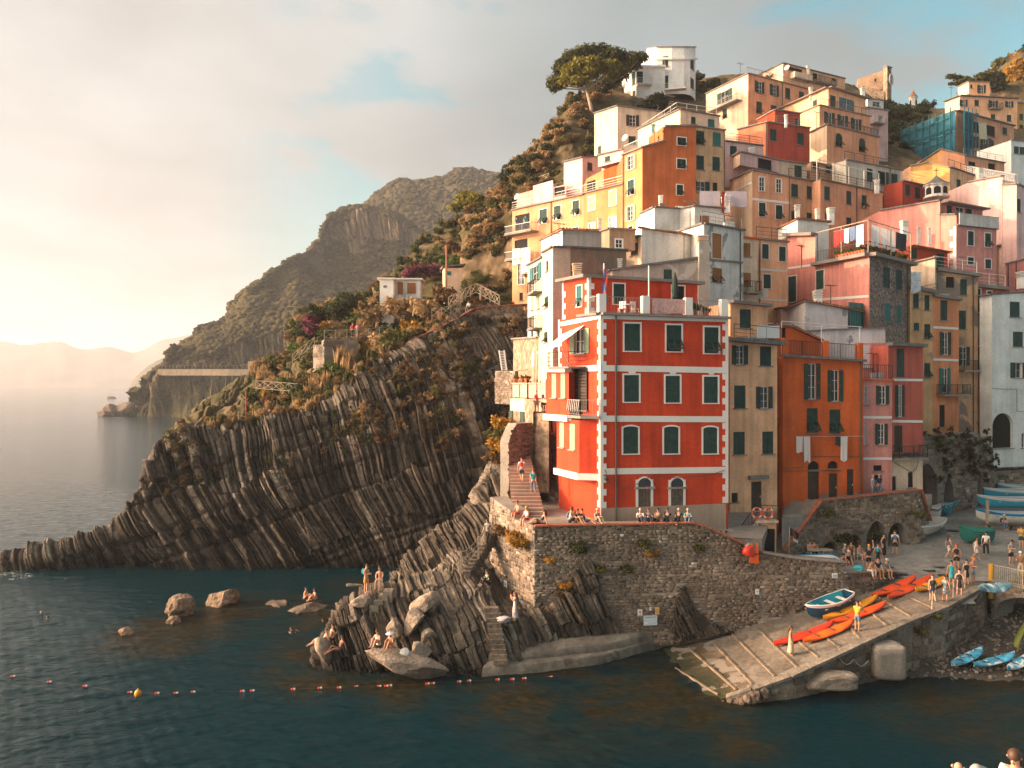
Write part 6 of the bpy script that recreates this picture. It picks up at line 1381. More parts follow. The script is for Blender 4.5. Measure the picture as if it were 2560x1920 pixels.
def tree(name,label,base,fork,clumps,n,leaf,col,bark=BARK,r0=.4,seed=0,group='stone pines',cat='tree',second=None):
    base,fork=Vector(base),Vector(fork);root=empty(name,base);tag(root,label,cat,group);bpy.context.view_layer.update()
    m=MB();mid=base.lerp(fork,.5)+Vector((.25,0,0));m.tube([base-Vector((0,0,1)),base,mid,fork],[r0*1.3,r0,r0*.8,r0*.62],8);m.build('trunk',bark,root,True)
    g=random.Random(seed)
    if second:m=MB();s0,s1=Vector(second[0]),Vector(second[1]);m.tube([s0,s0.lerp(s1,.5)+Vector((.3,0,0)),s1],[r0*.8,r0*.6,r0*.5],8);m.build('trunk',bark,root,True)
    for c,rr in clumps:
        c=Vector(c);st=fork;k=st.lerp(c,.55)+Vector((g.uniform(-.4,.4),g.uniform(-.3,.3),-abs(c.z-st.z)*.14));e=c-Vector((0,0,rr[2]*.4))
        m=MB();m.tube([st,k,e],[r0*.38,r0*.24,r0*.1],6)
        for q in range(5):e2=c+Vector((g.uniform(-.8,.8)*rr[0],g.uniform(-.8,.8)*rr[1],-rr[2]*.2));m.tube([k.lerp(e,g.uniform(.3,.9)),e2],[r0*.12,r0*.05],5)
        m.build('limb',bark,root,True)
    V,Q=leafcloud(n,[(tuple(c),r)for c,r in clumps],leaf,seed,aspect=2.2,shell=.25,up=.6)
    cr=obj('crown',npmesh('crown',V,Q),leafmat(col),root,world=True);return root
def cl(fr,L,d0,dd=1.2,fl=.55):
    g=random.Random(len(L));out=[]
    for x,y,rx,ry in L:
        d=d0+g.uniform(-dd,dd);px,py=G(fr,x,y);s=K/F*d;out.append((W(px,py,d),(rx*s,rx*s*.9,ry*s)))
    return out
LEAVES['pine']=(.17,.145,.022);LEAVES['pinedark']=(.06,.06,.015)  # sunlight put into the pine leaf colour, pinedark its darker copy
tree('stone_pine','sunlit umbrella pine with pale forked trunk in front of the white villa',W(*G(1,918,780),127),W(*G(1,868,470),127),cl(1,[(770,330,110,62),(700,385,70,50),(840,265,100,55),(920,250,90,50),(960,290,80,45),(1040,290,95,60),(1085,270,60,45),(800,400,90,40),(740,300,70,50),(900,330,90,50)],127,1.6),9500,.30,'pine',BARKL,.38,3,second=(W(*G(1,905,770),127.3),W(*G(1,850,590),127.3)))
tree('stone_pine','broad dark umbrella pine behind the sunlit one',W(*G(1,960,640),136),W(*G(1,950,480),136),cl(1,[(630,400,80,75),(600,440,55,50),(680,290,95,75),(760,210,100,65),(860,165,110,50),(970,150,110,48),(1080,185,110,50),(1190,215,100,45),(1300,205,80,32),(1240,270,80,45),(1140,330,90,60),(1060,400,80,55),(980,440,80,50),(880,540,90,60),(740,510,30,22),(1060,250,120,60)],137,2.4),15000,.34,'pinedark',BARK,.42,5)
tree('stone_pine','umbrella pine standing alone on the slope left of the village',W(1171,555,142),W(1170,528,142),[(W(px,py,142+q),(rx*.071,rx*.065,ry*.071))for px,py,rx,ry,q in((1140,518,20,11,0),(1165,492,26,14,1),(1190,496,24,13,-1),(1210,508,18,12,0),(1165,512,30,12,1),(1185,520,24,10,-1))],5200,.32,'pine',BARK,.3,6)
tree('windswept_pine','dark windswept pine on the skyline left of the top yellow house',W(*G(2,1700,520),175),W(*G(2,1700,420),175),cl(2,[(1620,360,40,16),(1680,375,40,18),(1740,385,45,20),(1700,410,50,20),(1770,400,30,25),(1620,420,25,8)],175),2600,.34,'pinedark',BARK,.3,7)
tree('broad_tree','tall golden-olive tree at the top right corner',W(*G(2,2140,640),180),W(*G(2,2130,450),180),cl(2,[(2180,260,70,45),(2110,330,70,55),(2060,400,60,55),(2150,400,90,70),(2230,340,90,80),(2090,480,80,60),(2200,490,80,70)],180,3),9000,.42,'golden',BARK,.5,8,group='hilltop trees')
tree('broad_tree','dark green tree behind the roof of the top yellow house',W(*G(2,1930,560),172),W(*G(2,1930,450),172),cl(2,[(1860,370,50,40),(1920,370,60,45),(1990,370,60,45),(1950,430,90,50),(2010,430,60,50)],172,2),5000,.40,'pinedark',BARK,.4,9,group='hilltop trees')
tree('broad_tree','rounded olive tree right of the white villa',W(*G(1,1890,560),150),W(*G(1,1890,470),150),cl(1,[(1870,430,50,45),(1910,410,45,40),(1930,450,40,40),(1800,500,50,60),(1770,560,60,60),(1830,570,60,50)],150,2),4200,.34,'olive',BARK,.3,10,group='hilltop trees')
tree('oleander','oleander bush with reddish blossom below the white villa',W(*G(1,1440,640),134),W(*G(1,1440,590),134),cl(1,[(1400,560,55,45),(1450,540,60,45),(1490,570,50,45),(1420,600,80,35),(1330,620,70,30)],134,1.5),3600,.30,'dark',BARK,.2,11,group='shrubs of the villa garden',cat='shrub')
def palm(label,base,r,n=34,h=1.2):
    base=Vector(base);root=empty('palm_tree',base);tag(root,label,'palm');bpy.context.view_layer.update()
    m=MB();m.tube([base-Vector((0,0,.8)),base+Vector((0,0,h*.5)),base+Vector((.05,0,h))],[.34,.28,.3],9);m.build('trunk',BARK,root,True)
    g=random.Random(2);top=base+Vector((0,0,h))
    for i in range(n):
        a=g.uniform(0,6.283);e=g.uniform(.15,1.25);d=Vector((math.cos(a),math.sin(a),0));L_=r*g.uniform(.8,1.15);m=MB();pts=[]
        for k in range(9):t=k/8;pts.append(top+d*L_*t*math.cos(e)*(1+.25*t)+Vector((0,0,L_*(t*math.sin(e)*1.25-.75*t*t))))
        m.tube(pts,[.035*(1-.8*k/8)for k in range(9)],4);s=d.cross(Vector((0,0,1)))
        for k in range(1,9):
            for q in range(2):
                p=pts[k-1].lerp(pts[k],.25+q*.5);f=(pts[k]-pts[k-1]).normalized();w=r*.30*math.sin(min(1,.25+k/9)*math.pi*.9)
                for sg in(-1,1):tip=p+(s*sg*.8+f*.7-Vector((0,0,.25))).normalized()*w;m.quad(p-f*.04,p+f*.04,tip)
        m.build('frond',leafmat('olive'),root)
palm('feathery date palm beside the yellow cliff house',W(1205,735,97),2.7)
palm('small palm on the roof terrace near the skyline',W(*G(2,140,390),134),1.3,18,.3)
# ---------------------------------------------------------------- fences, huts and paths on the slope
Z1=lambda zx,zy:(380+.4159*zx,400+.4159*zy)
def zw(zx,zy,d):return W(*Z1(zx,zy),d)
Z8=lambda zx,zy:(680+.30743*zx,600+.30743*zy)
def z8(zx,zy,d):return W(*Z8(zx,zy),d)
xfence('walkway_fence','timber walkway parapet with crossed braces above the reeds',[z8(425,805,95),z8(700,795,96),z8(960,772,98)],1.0,step=1.3,r=.045)
xfence('path_fence','short timber fence with crossed braces low on the headland path',[W(*Z1(625,1378),93),W(*Z1(872,1398),91)],1.0,step=1.2,r=.045)
xfence('path_fence','peaked pale timber fence under the palm',[z8(1435,550,94),z8(1660,432,96),z8(1850,535,94.5)],1.2,step=.8,r=.06)
xfence('path_fence','sloping pale timber fence left of the peaked one',[z8(1300,635,92),z8(1530,590,93.5)],1.0,step=1.1,r=.045)
xfence('road_fence','white timber fence along the lane above the yellow row',[W(*G(1,112,1400),118),W(*G(1,330,1290),116),W(*G(1,560,1205),113)],1.0,step=1.1,r=.045)
xfence('step_fence','timber handrail running down the steps left of the walkway',[z8(345,860,95),z8(165,1000,93)],1.0,step=1.1,r=.045)
def post_rope(label,pts,h=1.05):
    root=empty('rope_fence',pts[0]);tag(root,label,'fence','rope fences');bpy.context.view_layer.update();up=Vector((0,0,1))
    for p in pts:m=MB();m.bar(p-up*.3,p+up*h,.12);m.build('post',BEAM,root)
    for a,b in zip(pts,pts[1:]):
        for q in(.95,.6,.3):m=MB();m.tube([a.lerp(b,t/6)+up*(h*q-.18*4*(t/6)*(1-t/6))for t in range(7)],.025,4);m.build('rope',BEAM,root)
    return root
post_rope('rope fence along the headland rim with white posts',[W(*Z1(520,1570),84),W(*Z1(700,1585),84.5),W(*Z1(835,1540),86),W(*Z1(962,1530),87),W(*Z1(1065,1450),89),W(*Z1(1190,1420),90)])
post_rope('rope handrail beside the rock steps below the quay wall',[W(1152,1424,52.2),W(1196,1386,53.6),W(1212,1356,54.6),W(1232,1330,55.6)],1.2)
m=MB();p=W(*Z1(565,1560),84);m.tube([p,p+Vector((0,0,3))],.06,8);o=m.build('marker_pole',paint('pole_red',(.45,.07,.04)));tag(o,'red and white marker pole on the headland rim','pole')
root=empty('warning_sign',W(*Z1(705,1590),84));tag(root,'white warning sign on a post at the headland rim','sign');m=MB();m.bar((0,0,0),(0,0,1.3),.05);m.local('post',BEAM,root);m=MB();m.box((0,-.05,1.2),(.6,.04,.72));m.local('board',BRD,root);m=MB();m.box((0,-.08,1.28),(.26,.02,.26));m.box((0,-.08,.98),(.4,.02,.06));m.local('print',INKR,root)
m=MB();a=zw(1770,780,101);m.tube([a,a+Vector((0,0,5.6))],.11,8);o=m.build('telegraph_pole',M('pole_wood',(.28,.13,.07),var=.2));tag(o,'tall reddish timber pole left of the palm','pole')
m=MB();a2=a+Vector((0,0,5.4));b2=W(1215,605,104);m.tube([a2.lerp(b2,t/8)-Vector((0,0,.9*4*(t/8)*(1-t/8)))for t in range(9)],.025,4);o=m.build('overhead_wire',IRON);tag(o,'wire from the timber pole up towards the houses','wire')
# white flat-roofed hut
def hut(name,label,c,w,dp,h,mat,roofm,doors,rz=0.,slope=.0,group='huts on the slope',roofname='roof'):
    root=empty(name,c,rz);tag(root,label,'hut',group);m=MB();m.box((0,0,h/2-1.5),(w,dp,h+3));m.local('wall',mat,root)
    m=MB();m.hexa([(-w/2-.3,-dp/2-.3,h+.004),(w/2+.3,-dp/2-.3,h+.004-slope),(w/2+.3,dp/2+.3,h+.004-slope),(-w/2-.3,dp/2+.3,h+.004),(-w/2-.3,-dp/2-.3,h+.2),(w/2+.3,-dp/2-.3,h+.2-slope),(w/2+.3,dp/2+.3,h+.2-slope),(-w/2-.3,dp/2+.3,h+.2)]);m.local(roofname,roofm,root)
    for x,z,dw,dh,mt in doors:m=MB();m.box((x,-dp/2-.02,z),(dw,.08,dh));m.box((x,-dp/2-.05,z),(dw*.86,.06,dh*.9));m.local('door' if dh>1.5 else 'window',mt,root)
    return root
c=z8(1100,520,106);hut('white_hut','white flat-roofed hut with two brown doors on the terraced slope',c,3.8,3,3.0,COOLW,TRIM,[(-.7,1.9,.7,1.6,BROWN),(.75,1.9,1.1,1.4,BROWN)])
c=z8(942,530,104);hut('white_block','tall narrow white block adjoining the flat-roofed hut',c,1.75,2.2,3.2,WHITE,TRIM,[(-.2,2.3,.4,.3,CONC)],group='huts on the slope')
c=z8(1470,380,104);hut('yellow_hut','small cream lean-to hut left of the palm',c,2.4,2,2.3,CREAM,SLATE,[(-.6,1.6,.5,.5,TEAL)],.2,-.4)
c=z8(1690,190,116);hut('garden_shed','narrow white garden shed among the bushes above the palm',c,1.2,1.2,2.3,WHITE,SLATE,[(0,1.2,.6,1.7,BROWN)])
c=zw(1930,395,136);hut('stone_hut','low pale hut beneath the lone umbrella pine',c,2.8,2,1.9,PALE,SLATE,[(.5,1.,.5,1.5,BROWN)])
# rubble bastions of the path
pw=wallroot('path_wall','rubble bastion carrying the timber walkway',z8(380,1000,94),group='walls of the cliff path');stonewall(pw,z8(335,0,95.5),z8(425,0,94),[(0,z8(380,850,94.5).z)]*1+[(1,z8(380,850,94.5).z)],z8(380,1120,94.5).z,71,indiv=40,rh=(.3,.5),rl=(.5,1.2),thick=2.5)
stonewall(pw,z8(425,0,94),z8(700,0,95.5),[(0,z8(425,810,94).z),(1,z8(700,800,95.5).z)],z8(500,1080,94).z,72,indiv=50,rh=(.3,.5),rl=(.5,1.2),thick=2,skip=.3)
q2=wallroot('path_wall','brick-topped rubble wall curving down from the peaked fence',z8(1600,560,92),group='walls of the cliff path')
cv=[(1015,985,87.5),(1060,890,88),(1130,815,89),(1250,765,90),(1390,700,91),(1520,630,91.8),(1620,570,92.4),(1720,545,92.8),(2080,525,93.5)]
for(x0,y0,d0),(x1,y1,d1)in zip(cv,cv[1:]):p,q=z8(x0,y0,d0-.6),z8(x1,y1,d1-.6);stonewall(q2,p,q,[(0,p.z),(1,q.z)],min(p.z,q.z)-3.2,int(x0),indiv=12,cap=RUST,rh=(.25,.45),rl=(.4,1.0),thick=1.2,back=OLDST)
q3=wallroot('terrace_wall','small curved dry-stone wall below the reeds',z8(580,1150,90),group='walls of the cliff path');p,q=z8(480,1130,90.5),z8(680,1105,89.5);stonewall(q3,p,q,[(0,p.z),(1,q.z)],p.z-3,75,indiv=40,rh=(.2,.4),rl=(.4,1.0),skip=.05)
q4=wallroot('ladder_wall','low rubble wall behind the aluminium ladder',z8(1900,1100,76));p,q=z8(1815,1065,78),z8(1975,1065,75);stonewall(q4,p,q,[(0,p.z),(1,q.z)],p.z-3.2,76,indiv=40)
ld=empty('ladder',z8(1880,1060,77));tag(ld,'aluminium ladder leaning on the cliff face beside the stone house','ladder');bpy.context.view_layer.update();a,b=z8(1872,1060,77),z8(1848,900,78.5);c,d=z8(1908,1060,77),z8(1888,898,78.5)
for p,q in((a,b),(c,d)):m=MB();m.bar(p,q,.12);m.build('stile',STEEL,ld)
for k in range(12):m=MB();m.bar(a.lerp(b,(k+.5)/12),c.lerp(d,(k+.5)/12),.08);m.build('rung',STEEL,ld)
# cliff walk far off: retaining wall with railing
fw=wallroot('cliff_walk','pale retaining wall and railing of the cliff walk on the far hill',W(570,935,425),group='walls of the cliff path')
PW_=P_('pale_wall',(.32,.245,.175));fp=[(398,436),(500,431),(575,427),(680,424),(738,422)]
for(x0,d0),(x1,d1)in zip(fp,fp[1:]):
    p,q=W(x0,924,d0),W(x1,924,d1);m=MB();m.bar(p-Vector((0,0,1.5)),q-Vector((0,0,1.5)),2.5,3.4);m.build('wall',PW_,fw);rail(fw,[p+Vector((0,-.9,.5)),q+Vector((0,-.9,.5))],1.6,BEAM,sp=2.2,r=.06,post=4,infill='bars')
p,q=W(622,914,428),W(692,913,426);m=MB();m.bar(p,q,2,4.5);m.build('wall',PW_,fw)
ROCKST=M('cut_rock',(.13,.10,.075),var=.4,vs=1.5,fine=.3,bump=.8,bs=7)
# sea stacks and boulders
for i,(lb,px,py,d,r)in enumerate((('large brown rock at the tip of the far point',284,1030,440,(8,6,5)),('low brown rock left of the large one on the far point',262,1036,436,(4.5,4,2.4)),('brown rock joining the far point to the cliff',318,1026,440,(7,6,4.6)),('lone rock standing out at sea',276,997,1000,(7,6,3.4)))):
    boulder('sea_rock',lb,W(px,py,d),r,100+i,BOULD2,cat='rock',group='rocks off the far point',det=4)
SRK=M('sun_rock',(.20,.135,.09),var=.45,vs=1.2,fine=.3,fs=5,bump=1.2,bs=5)
for i,(lb,px,py,z,r)in enumerate((('rounded rock standing in the inlet, left of the pair',452,1521,.45,(1.15,.9,1.05)),('rounded rock standing in the inlet, right of the pair',562,1498,.35,(1.5,1.1,.95)),('low rock at the foot of the left inlet rock',434,1556,.0,(.7,.5,.42)),('small lone rock nearest the camera in the inlet',317,1582,.0,(.62,.5,.45)),
        ('low weedy rock two bathers sit on',775,1524,-.05,(1.9,.9,.42)),('flat weedy rock just above the water in the inlet',690,1515,-.2,(1.8,1.0,.35)),('sunken brown rock left of the standing man',880,1468,-.25,(1.4,.7,.42)))):
    p=WZ(px,py,z);boulder('sea_rock',lb,p,r,120+i,SRK if i<4 else BOULD2,cat='rock',group='rocks in the inlet',rot=(0,0,i),cuts=9,det=5,rough=.24)
for i,(lb,px,py,d,r,rot)in enumerate((('pale angular boulder wedged upright among the slabs',1034,1552,47.9,(.62,.6,1.0),(0,.5,0)),('long pale boulder behind the upright one',1060,1510,48.6,(1.1,.7,.62),(0,-.55,.2)),('grey boulder left of the upright pale one',987,1572,47.7,(.52,.5,.82),(0,-.3,0)),('round pale boulder under the two sunbathing women',1050,1622,46.9,(.72,.6,.5),(0,.2,0)),
        ('dark boulder in the gap between the slabs',1075,1592,47.7,(.6,.5,.62),(0,0,1)))):boulder('boulder',lb,W(px,py,d),r,140+i,BOULD,rot=rot,group='boulders on the outcrop',cuts=8)
boulder('boulder','great flat tilted slab at the waterline carrying two women',W(1018,1658,46.3),(2.55,1.1,.62),151,BOULD,rot=(0,.27,0),group='boulders on the outcrop',cuts=6)
boulder('boulder','leaning block at the seaward tip of the outcrop',W(808,1622,48.0),(.45,.5,1.05),152,BOULD,rot=(0,-.25,0),group='boulders on the outcrop')
boulder('boulder','flat pale block the standing man stands on',W(906,1502,49.3),(.75,.7,.42),153,BOULD,group='boulders on the outcrop')
boulder('boulder','dark rock half buried under the stone wall on the slipway',W(1978,1532,52.3),(.9,.5,.62),154,BOULD2,group='boulders on the outcrop')
cs=empty('bathing_steps',W(950,1478,49.6));tag(cs,'little concrete steps on the bathing rock by the standing man','steps','outdoor stairs');bpy.context.view_layer.update()
for k in range(4):m=MB();p=W(938+k*11,1510-k*11,49.3+.1*k);m.box(p-Vector((0,0,.5)),(.55,.9,1.1));m.build('step',LEDGE,cs)
rs=empty('rock_steps',W(1120,1640,47.2));tag(rs,'dark steps cut into the tilted rock above the ledge','steps','outdoor stairs');bpy.context.view_layer.update()
for k in range(11):m=MB();p=W(1252-k*2.4,1655-k*13,46.75+.13*k);m.box(p+Vector((0,.25,-.05)),(.85,.5,.3));m.build('step',ROCKST,rs)
us=empty('rock_steps',W(1200,1360,54));tag(us,'rough steps climbing beside the quay wall with a rope handrail','steps','outdoor stairs');bpy.context.view_layer.update()
for k in range(12):m=MB();p=W(1166+k*6,1428-k*9.5,52.3+.28*k);m.box(p-Vector((0,-.5,.55)),(.5,.6,1.0));m.build('step',ROCKST,us)
# ---------------------------------------------------------------- boats
def hull_mesh(L_,B,H_,stern=.6,n=16,k=7,sheer=.35,fill=.75):
    """open hull, bow at +x; returns outer grid (n+1,2k+1) and rim"""
    rows=[]
    for i in range(n+1):
        t=i/n;x=(t-.5)*L_
        w=B/2*(stern+(1-stern)*min(1,t/.35)**.7 if t<.35 else(1-((t-.35)/.65)**2.3)**.8);w=max(w,.02)
        zs=H_*(1+sheer*((t-.4)/.6)**2 if t>.4 else 1+.12*((.4-t)/.4)**2);zk=H_*.0+(.55*H_*max(0,(t-.72)/.28)**2.5)+(.12*H_*max(0,(.15-t)/.15))
        r=[]
        for j in range(-k,k+1):
            a=j/k;y=w*math.copysign(abs(a)**.62,a)*1.0;z=zk+(zs-zk)*abs(a)**1.9
            r.append((x+.06*L_*max(0,t-.8)*5*abs(a)**2*.25,y,z))
        rows.append(r)
    return rows
def boat(name,label,loc,rz,L_,B,H_,outer,stripe,inner,rim,roll=0.,cover=None,upside=False,thwarts=3,pitch=0.,group='boats on the square',outer2=None):
    root=empty(name,loc,rz);root.rotation_euler=(roll,pitch,rz);tag(root,label,'boat',group)
    rows=hull_mesh(L_,B,H_);n=len(rows);k=len(rows[0]);zo=0
    fl=(lambda p:Vector((p[0],p[1],H_*1.02-p[2])))if upside else(lambda p:Vector(p))
    m=MB()
    for a,b in zip(rows,rows[1:]):
        for j in range(k-1):m.quad(fl(a[j]),fl(b[j]),fl(b[j+1]),fl(a[j+1]))
    m.quad(*[fl(p)for p in rows[0]]);m.local('hull',outer,root,True)
    off=lambda p,e,z=0:fl((p[0],p[1]*e,p[2]+z))
    if stripe is not None:
        for e in(0,k-1):
            m=MB();q=1 if e==0 else-1
            for a,b in zip(rows,rows[1:]):A0,A1,B0,B1=Vector(a[e]),Vector(a[e+q]),Vector(b[e]),Vector(b[e+q]);s0,s1=(.05,.75);o=Vector((0,-.015 if e==0 else.015,0));m.quad(*[fl(v+o)for v in(A0.lerp(A1,s0),B0.lerp(B1,s0),B0.lerp(B1,s1),A0.lerp(A1,s1))])
            m.local('hull_stripe',stripe,root)
    m=MB()
    for e in(0,k-1):m.tube([off(r[e],1.0)for r in rows],.035+.01*L_/4,6)
    m.tube([off(rows[0][0],1),off(rows[0][-1],1)],.045,6);m.local('gunwale',rim,root,True)
    if upside:m=MB();m.tube([off(r[k//2],1,-.03)for r in rows],.04,5);m.local('keel',rim,root);return root
    if cover is not None:
        m=MB();g=[]
        for i,r in enumerate(rows):
            t=i/(n-1);pk=.22*H_*math.sin(math.pi*min(1,max(0,t)))**.6+.05;q=[]
            for j in range(9):a=j/8*2-1;y=r[-1][1]*a*1.04;q.append(Vector((r[0][0]*1.0,y,r[0][2]+pk*(1-abs(a)**1.5)-(.14 if abs(a)>.99 else 0)+.03*math.sin(i*2.3+j))))
            g.append(q)
        for a,b in zip(g,g[1:]):
            for j in range(8):m.quad(a[j],b[j],b[j+1],a[j+1])
        m.local('tarpaulin',cover,root,True);return root
    m=MB()
    for a,b in zip(rows[1:-1],rows[2:]):
        for j in range(k-1):m.quad(*[Vector((p[0],p[1]*.93,p[2]*.97+.05))for p in(a[j+1],b[j+1],b[j],a[j])])
    m.local('lining',inner,root,True)
    for q in range(thwarts):
        t=.2+.5*q/max(1,thwarts-1);i=int(t*(n-1));r=rows[i];m=MB();m.box((r[0][0],0,H_*.72),(.24,abs(r[0][1])*1.8,.04));m.local('thwart',rim,root)
    i=int(.84*(n-1));m=MB();tip=rows[-1];q=[Vector((p[0],p[1]*.96,p[2]-.04))for p in(rows[i][0],rows[i+1][0],tip[0],tip[-1],rows[i+1][-1],rows[i][-1])];m.quad(*q);m.local('foredeck',inner,root)
    return root
def kayak(label,loc,rz,L_,B,col,col2=None,roll=0.,pitch=0.,group='kayaks',blotch=None):
    root=empty('kayak',loc);root.rotation_euler=(roll,pitch,rz);tag(root,label,'kayak',group);n,k=24,12;m=MB();g=[]
    for i in range(n+1):
        t=i/n*2-1;w=B/2*max(.02,(1-abs(t)**2.4))**.75;h=.15*(1-.2*t*t);zc=.17+.12*abs(t)**3
        deck=.14-.05*math.exp(-((t-.22)/.16)**2)*2.0-.05*math.exp(-((t+.38)/.16)**2)*2.0
        r=[]
        for j in range(k):
            a=2*math.pi*j/k;y=math.cos(a)*w;z=zc+(math.sin(a)*(deck if math.sin(a)>0 else.17));r.append(Vector((t*L_/2,y,z)))
        g.append(r)
    for a,b in zip(g,g[1:]):
        for j in range(k):q=(j+1)%k;m.quad(a[j],b[j],b[q],a[q])
    m.quad(*g[0][::-1]);m.quad(*g[-1]);m.local('hull',col,root,True)
    for t,nm in((.22,'seat'),(-.38,'seat')):
        s=MB();s.box((t*L_/2-.18,0,.25),(.05,B*.4,.12),Matrix.Rotation(.3,3,'Y'));s.box((t*L_/2+.05,0,.17),(.3,B*.3,.04));s.local(nm,IRON,root)
    for s in(-.93,.93):h=MB();h.tube([Vector((s*L_/2-.12,0,.33)),Vector((s*L_/2,0,.4)),Vector((s*L_/2+.12,0,.35))],.02,5);h.local('carry_handle',IRON,root)
    return root
def gloss(n,c,**k):return paint(n,c,rough=.35,**k)
KO=gloss('kayak_orange',(.62,.10,.012));KR=gloss('kayak_red',(.55,.035,.015));KY=gloss('kayak_yellow',(.66,.25,.015));KRO=gloss('kayak_red_orange',(.60,.065,.012))
KB=M('kayak_blue',(.06,.30,.46),var=.6,vs=2.2,fine=0,bump=0,rough=.4,patch=(.55,.6,.62),pt=.54,ps=1.6);KOL=gloss('kayak_olive',(.13,.15,.03));KBG=M('kayak_bluegrey',(.10,.22,.28),var=.5,vs=3,fine=0,bump=0,rough=.4,patch=(.4,.45,.47),pt=.55,ps=2)
def on_ramp(px,py):
    best=None
    for i in range(0,119):
        for j in range(0,41):
            p=Rc[i]*(1-j/40)+Lc[i]*(j/40);u,v=CX+p[0]/p[1]*F,CY+(CAMH-p[2])/p[1]*F;e=(u-px)**2+(v-py)**2
            if best is None or e<best[0]:best=(e,p)
    return Vector(best[1])
Z6=lambda x,y:(1880+.30743*x,1300+.30743*y)
def rk(label,x0,y0,x1,y1,col,B=.84,up=0.,**k):
    p,q=on_ramp(*Z6(x0,y0)),on_ramp(*Z6(x1,y1));d=q-p;L_=d.length;c=(p+q)/2+Vector((0,0,.03+up));return kayak(label,c,math.atan2(d.y,d.x),L_*1.1,B,col,pitch=-math.atan2(d.z,Vector((d.x,d.y,0)).length),group='kayaks on the slipway',**k)
rk('red kayak lowest on the slipway beside the woman in the long dress',215,1035,655,880,KR);rk('bright orange kayak right of the red one on the lower slipway',445,1010,820,865,KO)
rk('red-orange kayak behind the man in the yellow shirt',668,865,1075,715,KRO);rk('amber yellow kayak next to the blue rowing boat',612,825,1008,668,KY)
rk('long orange kayak higher up the slipway below the sitting group',985,645,1318,500,KRO);rk('second long red-orange kayak high on the slipway',1122,650,1440,495,KRO);rk('yellow kayak highest on the slipway behind the walkers',1345,605,1570,495,KY)
for lb,x0,y0,x1,y1,cm in(('mottled blue kayak nearest the harbour wall on the beach',1620,1240,1880,1075,KB),('mottled pale blue kayak in the middle of the three on the beach',1800,1245,2148,1120,KB),('mottled blue kayak cut by the right edge of the beach',2075,1275,2330,1100,KB)):
    p,q=WZ(*Z6(x0,y0),.15),WZ(*Z6(x1,y1),.75);d=q-p;kayak(lb,(p+q)/2+Vector((0,0,.12)),math.atan2(d.y,d.x),d.length*.95,.85,cm,pitch=-.12,group='kayaks on the beach')
kayak('upturned olive green kayak leaning on the harbour wall',W(2548,1575,49.5),.75,3.2,.9,KOL,roll=2.2,pitch=-.35,group='kayaks on the beach')
kayak('mottled blue-grey kayak hung by ropes at the bridge',W(2484,1474,50.0),.28,2.6,.85,KBG,roll=.5,group='kayaks on the beach')
BW=gloss('boat_white',(.66,.63,.58));BN=gloss('boat_navy',(.015,.06,.12));BC=gloss('boat_cyan',(.03,.33,.48));BT=gloss('boat_teal',(.03,.24,.30));BB=gloss('boat_blue',(.02,.20,.40));BRD_=gloss('boat_rust',(.28,.055,.03));BTEALIN=gloss('lining_teal',(.02,.25,.33));BGREY=gloss('boat_grey',(.33,.35,.36));BPW=gloss('boat_offwhite',(.55,.48,.42));TARP=M('canvas_cover',(.46,.38,.32),var=.12,bump=.2);TARPG=M('green_cover',(.012,.12,.10),var=.2,bump=.3);TARPB=M('blue_cover',(.02,.10,.17),var=.2)
p,q=on_ramp(*Z6(470,830)),on_ramp(*Z6(800,700));d=q-p;boat('rowing_boat','dark blue rowing boat with teal inside at the foot of the stone wall',(p+q)/2+Vector((0,0,.1)),math.atan2(d.y,d.x)+math.pi,d.length*1.08,1.55,.78,BN,BW,BTEALIN,BW,pitch=math.atan2(d.z,Vector((d.x,d.y,0)).length),group='boats on the square')
def sqb(name,label,x0,y0,x1,y1,up=0.,**k):
    """boat from stern pixel to bow pixel on the square (zoom frame 6)"""
    p,q=onsq(*G(6,x0,y0)),onsq(*G(6,x1,y1));p.z+=up;q.z+=up;d=q-p
    return boat(name,label,(p+q)/2+Vector((0,0,.12)),math.atan2(d.y,d.x),d.length,k.pop('B',1.7),k.pop('H',.75),**k)
def sqb3(name,label,x0,y0,x1,y1,**k):f=lambda x,y:(x*.4707+1171,y*.4706+716);a,b=f(x0,y0),f(x1,y1);return sqb(name,label,*a,*b,**k)
sqb('covered_boat','white boat under a laced canvas cover beside the arched wall',1520,1430,1300,1560,cover=TARP,outer=BPW,stripe=None,inner=BW,rim=BW,B=1.9,H=.8)
sqb3('gozzo_boat','white boat with blue rim behind the cream house corner',560,905,1275,935,outer=BW,stripe=BB,inner=BGREY,rim=BB,H=.8,cover=BGREY)
sqb3('gozzo_boat','pinkish-white boat with rust red rim and blue bow fender',330,1010,975,1040,outer=BPW,stripe=None,inner=BRD_,rim=BRD_,H=.9,B=1.9)
sqb3('dinghy','white dinghy with dark window strip half hidden by the house corner',330,1110,755,1110,outer=BW,stripe=BN,inner=BW,rim=BW,cover=BW,H=.7)
sqb3('dinghy','teal rowing boat beside the striped cover',650,1230,1110,1215,outer=BT,stripe=None,inner=BT,rim=BC,H=.7,B=1.4)
